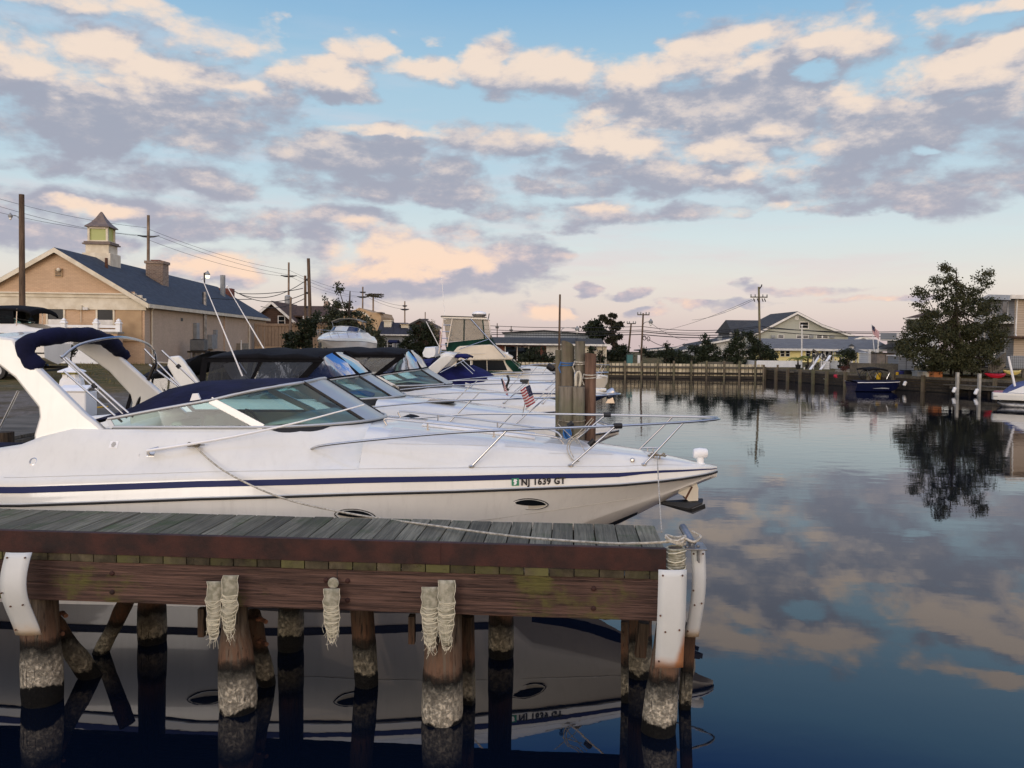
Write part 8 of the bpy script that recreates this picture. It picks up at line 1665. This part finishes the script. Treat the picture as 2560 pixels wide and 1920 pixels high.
    for px, py, D, lab in ((2196, 939, 53.6, 'yellow bucket standing behind the navy runabout'), (2243, 934, 53.4, 'smaller yellow bucket beside the blue crate')):
        k = (8 if px < 2200 else 5)*D/FPX/1.3; c = P(px, py, D); r = empty('bucket', c-Vector((0, 0, k*1.5)), 0, lab, 'bucket', 'yellow buckets'); mb = MB(); mb.lathe([(k*.8, -k*1.5), (k*.98, k*.9), (k*1.05, k*.92), (k*1.05, k*1.1), (k*.9, k*1.1), (k*.75, -k*1.2)], c, 14); mb.build('body', mat('yellow plastic', (206, 166, 30), .45), r, smooth=True); mb = MB(); mb.tube([c+Vector((k*1.05*math.cos(a), -k*.3, k*1.0-k*.8*math.sin(a))) for a in [i*math.pi/8 for i in range(9)]], .012, 5); mb.build('handle', 'dark plastic', r)
    c = P(2090, 940, 57); mb = MB(); mb.ball(c, .18, 10, (1, 1, .8)); mb.box(c+Vector((.12, 0, 0)), (.3, .4, .3)); solo(mb, 'life_vests', mat('red fabric', (176, 36, 62), .8), c-Vector((0, 0, .15)), 'heap of bright red life vests on the dock', 'life vests', bevel=.03)
    for px, yt, D, lab in ((2035, 931, 60.5, 'leftmost of the short posts with white pointed caps'), (2047, 928, 61, 'taller second post with a white pointed cap'), (2064, 932, 60, 'third post with a white pointed cap'), (2082, 933, 59, 'rightmost post with a white pointed cap by the red vests')):
        p = P(px, 950, D); z = P(px, yt, D).z; r = empty('capped_post', (p.x, D, 0), 0, lab, 'post', 'posts with white pointed caps'); mb = MB(); mb.tube([(p.x, D, -1), (p.x, D, z-.12)], .085, 10); mb.build('post', 'dark brace wood', r, smooth=True); mb = MB(); mb.lathe([(.11, z-.14), (.115, z-.12), (.015, z)], (p.x, D, 0), 12); mb.build('cap', 'white plastic', r)
    mb = MB(); a, b = P(1985, 930, 62), P(2095, 932, 61); mb.bar(a+Vector((0, 1, 0)), b+Vector((0, 1, 0)), 2.4, .08); mb.bar(a+Vector((0, -.2, -.18)), b+Vector((0, -.2, -.18)), .08, .26); r = empty('timber_dock', ((a.x+b.x)/2, 61.5, 0), 0, 'grey timber dock with planters beside the boat ramp', 'dock'); mb.build('deck', 'grey timber', r)
    for k in range(7): p = a.lerp(b, k/6); mb = MB(); mb.tube([(p.x, p.y-.2, -1), (p.x, p.y-.2, .8)], .075, 8); mb.build('piling', 'dark brace wood', r, smooth=True)
    a, b = P(2074, 946, 58.5), P(2150, 950, 56); mb = MB(); mb.bar(a, b, 1.2, .12); r = empty('floating_dock', ((a.x+b.x)/2, 57.2, 0), 0, 'white edged low dock left of the navy runabout', 'dock'); mb.build('deck', 'white paint', r); mb = MB(); mb.bar(a-Vector((0, 0, .22)), b-Vector((0, 0, .22)), 1.0, .3); mb.build('float', 'dark plastic', r)
    # long low grey wall/deck behind
    a, b = P(2140, 928, 56), P(2240, 940, 54); mb = MB(); mb.bar(Vector((a.x, 57, .93+.35)), Vector((b.x+.6, 55, .93+.35)), .08, .7); solo(mb, 'garden_wall', 'grey timber', (a.x, 57, .93), 'low grey plank wall behind the navy runabout', 'wall')
    c = P(2161, 938, 54.5); mb = MB(); rr = .33; mb.tube([c+Vector((rr*math.cos(k*.2618), 0, rr*math.sin(k*.2618))) for k in range(24)], .03, 6, closed=True); r = empty('bicycle', c-Vector((0, 0, rr)), 0, 'bicycle leaning on the dock behind the navy runabout', 'bicycle'); mb.build('wheel', 'black rubber', r); c2 = c+Vector((.9, 0, 0)); mb = MB(); mb.tube([c2+Vector((rr*math.cos(k*.2618), 0, rr*math.sin(k*.2618))) for k in range(24)], .03, 6, closed=True); mb.build('wheel', 'black rubber', r); mb = MB()
    for p, q in (((0, 0), (.35, 0)), ((.35, 0), (.25, .45)), ((0, 0), (.25, .40)), ((.25, .4), (.75, .4)), ((.35, 0), (.75, .4)), ((.75, .5), (.9, 0)), ((.7, .52), (.8, .52))): mb.tube([c+Vector((p[0], 0, p[1])), c+Vector((q[0], 0, q[1]))], .02, 5)
    mb.build('frame', 'dark plastic', r); mb = MB(); mb.box(c+Vector((.24, 0, .48)), (.22, .12, .05)); mb.build('saddle', 'black rubber', r, bevel=.02)
east_dock()
def beige_house():
    D = 56; z0 = .95; o = P(2532, 940, D); r = empty('beige_house', (o.x, D, z0), 0, 'two storey beige sided house with balcony and stair at the right edge', 'house'); Mi = WM[r.name].inverted(); zf = lambda py: P(2532, py, D).z-z0
    # corner at the photo's right edge; one wall runs back to the left, the other to the right
    c = Vector((0, 0, 0)); L = Mi @ P(2440, 900, 66); Rr = Vector((9, 1.5, 0)); L.z = 0; ze = zf(745); mb = MB(); back = L+Rr
    mb.face([(0, 0, 0), (L.x, L.y, 0), (L.x, L.y, ze), (0, 0, ze)]); mb.face([(L.x, L.y, 0), (back.x, back.y, 0), (back.x, back.y, ze), (L.x, L.y, ze)]); mb.build('wall', courses('taupe siding', (160, 152, 142), (152, 145, 136), (120, 114, 108), 9.0, .16, .01, fade=.1), r, local=True)
    mb = MB(); mb.face([(0, 0, 0), (Rr.x, Rr.y, 0), (Rr.x, Rr.y, ze), (0, 0, ze)]); mb.build('wall', 'beige siding', r, local=True)
    u = L.normalized(); v = Rr.normalized(); k = lambda s, t, z: Vector((u.x*s+v.x*t, u.y*s+v.y*t, z)); Ll = L.length
    mb = MB(); A = [k(-.5, -.5, ze-.02), k(Ll/2, -.5, ze+.35), k(Ll+.5, -.5, ze+.0)]; mb.prism([p+Vector((0, 0, .16)) for p in A]+A[::-1], tuple(v*10.5)); rf = mb.build('roof', 'charcoal shingle', r, local=True); mb = MB(); mb.prism([p+Vector((0, 0, .19)) for p in A]+[p-Vector((0, 0, .16)) for p in A[::-1]], tuple(-v*.05)); mb.bar(k(-.53, -.5, ze+.06), k(-.53, 10, ze+.06), .06, .28); mb.build('roof_trim', 'white paint', rf, local=True)
    n = Vector((-v.x, -v.y, 0)); ax = math.atan2(u.y, u.x)
    def patch(s, z, w, h, m, name, par=None, d=.03): mb = MB(); p = k(s, 0, z)+n*d/2; mb.box(p, (w, d, h), rz=ax); return mb.build(name, m, par or r, local=True)
    for s, z, w, h in ((2.2, zf(768), 1.1, .85), (6.2, zf(768), 1.1, .75), (2.6, zf(865), 1.0, .9), (6.5, zf(862), 1.0, .9)): o2 = patch(s, z, w+.16, h+.16, 'white paint', 'window', d=.05); patch(s, z, w, h, 'window dark', 'pane', o2, d=.08)
    zb = zf(806); mb = MB(); mb.box(k(3.6, -.7, zb), (6.4, 1.4, .14), rz=ax); ba = mb.build('balcony', 'white paint', r, local=True); mb = MB()
    for i in range(30): mb.box(k(.5+i*.21, -1.35, zb+.33), (.04, .04, .5), rz=ax)
    mb.box(k(3.6, -1.35, zb+.6), (6.4, .08, .06), rz=ax); mb.build('railing', 'white paint', ba, local=True)
    for s in (.6, 3.6, 6.6): mb = MB(); mb.box(k(s, -1.3, zb/2), (.12, .12, zb), rz=ax); mb.build('balcony_post', 'white paint', r, local=True)
    mb = MB(); mb.tube([k(-.1, .15, ze), k(-.08, .1, zf(835)), k(-.3, .1, zf(842))], .05, 6); mb.build('downspout', 'white paint', r, local=True); mb = MB(); mb.bar(k(0, -.6, zf(843)), k(0, 6, zf(843)), 1.4, .14); mb.build('porch_roof', 'brown shingle', r, local=True)
    # raised deck with a slatted screen and a stair
    D2 = 50; a, b = P(2526, 889, D2), P(2600, 889, D2); r2 = empty('raised_deck', (a.x, D2, z0), 0, 'blue grey slatted deck with a stair below the beige house', 'deck'); mb = MB(); zt, zd = a.z, P(2526, 921, D2).z; x = a.x
    while x < b.x: mb.box2((x, D2-.02, zd), (x+.11, D2+.02, zt)); x += .13
    mb.build('screen', 'grey siding', r2); mb = MB(); mb.box2((a.x-3.0, D2+.03, zd-.12), (b.x, D2+4, zd)); mb.build('floor', 'grey timber', r2)
    for px in (2500, 2530, 2558): p = P(px, 900, D2+.1); mb = MB(); mb.box2((p.x-.06, D2+.05, z0-.1), (p.x+.06, D2+.17, zd-.12)); mb.build('post', 'grey timber', r2)
    p0, p1 = P(2458, 940, D2-.3), P(2500, 908, D2-.3); mb = MB()
    for i in range(8): q = p0.lerp(p1, (i+.5)/8); mb.box2((q.x-.14, D2-.8, q.z-.02), (q.x+.14, D2-.0, q.z+.02))
    for dy in (-.8, 0): mb.bar(p0+Vector((0, dy+.3, -.06)), p1+Vector((0, dy+.3, -.06)), .04, .2)
    mb.build('stair', 'grey timber', r2); mb = MB()
    for i in range(11): q = p0.lerp(p1, i/10); mb.box2((q.x-.02, D2-.84, q.z), (q.x+.02, D2-.80, q.z+.62))
    mb.bar(p0+Vector((0, -.52, .64)), p1+Vector((0, -.52, .64)), .05, .06); mb.build('stair_rail', 'grey timber', r2)
    mb = MB(); a, b = P(2300, 909, 54), P(2480, 912, 52.5); mb.bar(a, b, 3.0, .10); r3 = empty('waterside_deck', (a.x, 54, z0), 0, 'dark timber deck with a pale rail under the maple', 'deck'); mb.build('floor', 'dark timber', r3)
    for i in range(8): p = a.lerp(b, i/7); mb = MB(); mb.box2((p.x-.06, p.y-1.4, z0-.1), (p.x+.06, p.y-1.28, p.z)); mb.build('post', 'dark timber', r3)
    mb = MB(); q0, q1 = P(2400, 893, 52.2), P(2430, 894, 52); mb.bar(q0, q1, .05, .05)
    for i in range(7): p = q0.lerp(q1, i/6); mb.box2((p.x-.02, p.y-.02, p.z-.4), (p.x+.02, p.y+.02, p.z))
    mb.build('railing', 'white paint', r3)
beige_house()
def kayak(x0, x1, y, D, m, lab, dz=0):
    a, b = P(x0, y, D), P(x1, y, D); mb = MB(); rows = []; L = b.x-a.x
    for i in range(13):
        t = i/12; w = .30*math.sin(math.pi*min(1, max(0, t*.96+.02)))**.6; h = .16*math.sin(math.pi*(t*.96+.02))**.5; x = a.x+L*t; up = .10*(2*t-1)**2
        rows.append([(x, D-w, a.z+up), (x, D-w*.7, a.z-h+up), (x, D, a.z-h*1.2+up), (x, D+w*.7, a.z-h+up), (x, D+w, a.z+up), (x, D+w*.4, a.z+h*.7+up), (x, D-w*.4, a.z+h*.7+up)])
    mb.loft(rows, closed=True, cap=True); r = empty('kayak', ((a.x+b.x)/2, D, a.z-.2), 0, lab, 'kayak', 'kayaks on the right shore'); mb.build('hull', m, r, smooth=True); c = (a+b)/2; mb = MB(); mb.tube([c+Vector((.42*math.cos(k*.4), .2*math.sin(k*.4), .14)) for k in range(16)], .025, 5, closed=True); mb.build('cockpit_rim', 'black rubber', r)
kayak(2462, 2514, 938, 48.6, mat('red plastic', (170, 24, 44), .4), 'long red kayak lying by the foot of the stair'); kayak(2508, 2552, 930, 48.9, mat('pale yellow plastic', (206, 186, 110), .45), 'pale yellow kayak lying beyond the red kayak')
def runabout():
    D = 50.5; bow = P(2250, 957, D); L = (P(2250, 957, D)-P(2128, 957, D)).length; r = empty('runabout_boat', (bow.x, D, 0), 0, 'small navy runabout with a dark folded bimini at the right dock', 'boat', 'motor boats on the right shore'); mb = MB(); rows = []; zs = P(2180, 955, D).z
    for t in (0, .04, .12, .25, .45, .7, 1.0):
        b = .95*min(1, t/.45)**.6; x = -L*t; zk = lerp(zs-.05, -.12, min(1, t/.25)**.7); half = [(0, zk), (b*.7, max(zk, .02 if t > .1 else zk)+.02), (b, zs+.05*(1-t)*.8)]; rows.append([(x, -y, z) for y, z in half[::-1]]+[(x, y, z) for y, z in half[1:]])
    mb.loft(rows); mb.face(rows[-1]); mb.build('hull', 'navy gelcoat', r, local=True, smooth=True); mb = MB(); rr = []
    for t in (0, .04, .12, .25, .45, .7, 1.0): b = .95*min(1, t/.45)**.6; x = -L*t; z = zs+.05*(1-t)*.8; rr.append([(x, -b-.01, z), (x, -b*.8, z+.06), (x, 0, z+.10), (x, b*.8, z+.06), (x, b+.01, z)])
    mb.loft(rr); mb.build('deck', 'navy canvas', r, local=True, smooth=True); mb = MB(); mb.tube([q[0] for q in rr[::-1]]+[q[-1] for q in rr[1:]], .022, 6); mb.build('gunwale_rail', 'white plastic', r, local=True)
    Mi = WM[r.name].inverted(); q = lambda px, py, d=D: Mi @ P(px, py, d)
    for (a, b) in (((2155, 924), (2164, 945)), ((2203, 924), (2215, 945)), ((2209, 931), (2202, 946))):
        for y in (-.8, .8): mb = MB(); p0, p1 = q(*a), q(*b); mb.tube([(p0.x, y, p0.z), (p1.x, y, p1.z)], .025, 6); mb.build('bimini_pole', 'stainless steel', r, local=True)
    a, b = q(2155, 922), q(2204, 923); mb = MB(); mb.loft([[(lerp(a.x, b.x, t), y, a.z+.08*math.sin(math.pi*t)-.08*abs(y)) for y in (-.85, -.4, 0, .4, .85)] for t in (0, .3, .6, 1)]); mb.build('bimini', 'black canvas', r, local=True, solid=.1, smooth=True)
    mb = MB(); mb.tube([q(2129, 964), q(2134, 964)], .06, 6); mb.tube([q(2129, 972), q(2134, 972)], .06, 6); mb.build('swim_step', 'white plastic', r, local=True)
    mb = MB(); c = q(2165, 935); mb.tube([c+Vector((.2*math.cos(k*.4), 0, .2*math.sin(k*.4))) for k in range(16)], .02, 5, closed=True); mb.build('steering_wheel', 'black rubber', r, local=True); mb = MB(); 
    for s in (-1,): mb.loft([[(q(px, 0).x, s*(.965), z) for z in (.22, .22+dz)] for px, dz in ((2188, .015), (2210, .07), (2226, .05), (2228, .02))])
    mb.build('hull_graphic', 'metal grey', r, local=True)
runabout()
def edge_boat():
    D = 39.0; a = P(2478, 990, D); r = empty('pontoon_boat', (a.x, D, 0), -math.atan2(a.x, D)-.06, 'white slab sided pontoon boat with a blue cover at the right edge', 'boat', 'motor boats on the right shore'); f = lambda px, py, d=D: WM[r.name].inverted() @ P(px, py, d); z1, z0 = f(2478, 981).z, f(2478, 999).z; L = 6.0
    mb = MB(); mb.loft([[(x, y0, z0), (x, y0-.02, (z0+z1)/2), (x, y0, z1), (x, y1, z1), (x, y1, z0)] for x, y0, y1 in ((0.0, .25, 2.1), (.08, .05, 2.3), (.3, 0, 2.4), (L, 0, 2.4))], closed=True, cap=True); mb.build('side_wall', 'white gelcoat', r, local=True, bevel=.02, smooth=True); mb = MB(); mb.box2((.05, -.012, (z0+z1)/2-.015), (L, 0, (z0+z1)/2+.015)); mb.build('trim_line', 'metal grey', r, local=True)
    for y in (.35, 2.0): mb = MB(); mb.tube([(.25, y, .22), (.5, y, .12), (.9, y, .08), (L, y, .08)], [.04, .17, .22, .22], 12); mb.build('pontoon', 'galvanised metal', r, local=True, smooth=True)
    mb = MB(); x0 = f(2535, 0).x; zt = f(2560, 955).z; mb.loft([[(x, y, z) for y, z in ((.1, z1), (.2, z1+(zt-z1)*.4*k), (1.2, z1+(zt-z1)*k), (2.2, z1+(zt-z1)*.4*k), (2.3, z1))] for x, k in ((x0, .15), (x0+.35, .8), (x0+.8, 1.1), (x0+2.5, 1.2), (x0+4, 1.0))]); mb.build('cover', mat('dusk blue canvas', (58, 66, 104), .9, col2=(76, 84, 120)), r, local=True, smooth=True)
    mb = MB(); mb.tube([f(2541, 983), f(2521, 891)], [.055, .05], 8); mb.build('bimini_mast', 'white plastic', r, local=True, smooth=True); mb = MB(); mb.prism([(x0+.2, .05, z1+.02), (x0+1.2, .05, z1+.55), (x0+1.2, .05, z1+.02)], (0, .05, 0)); mb.build('side_flap', 'white vinyl', r, local=True)
edge_boat()
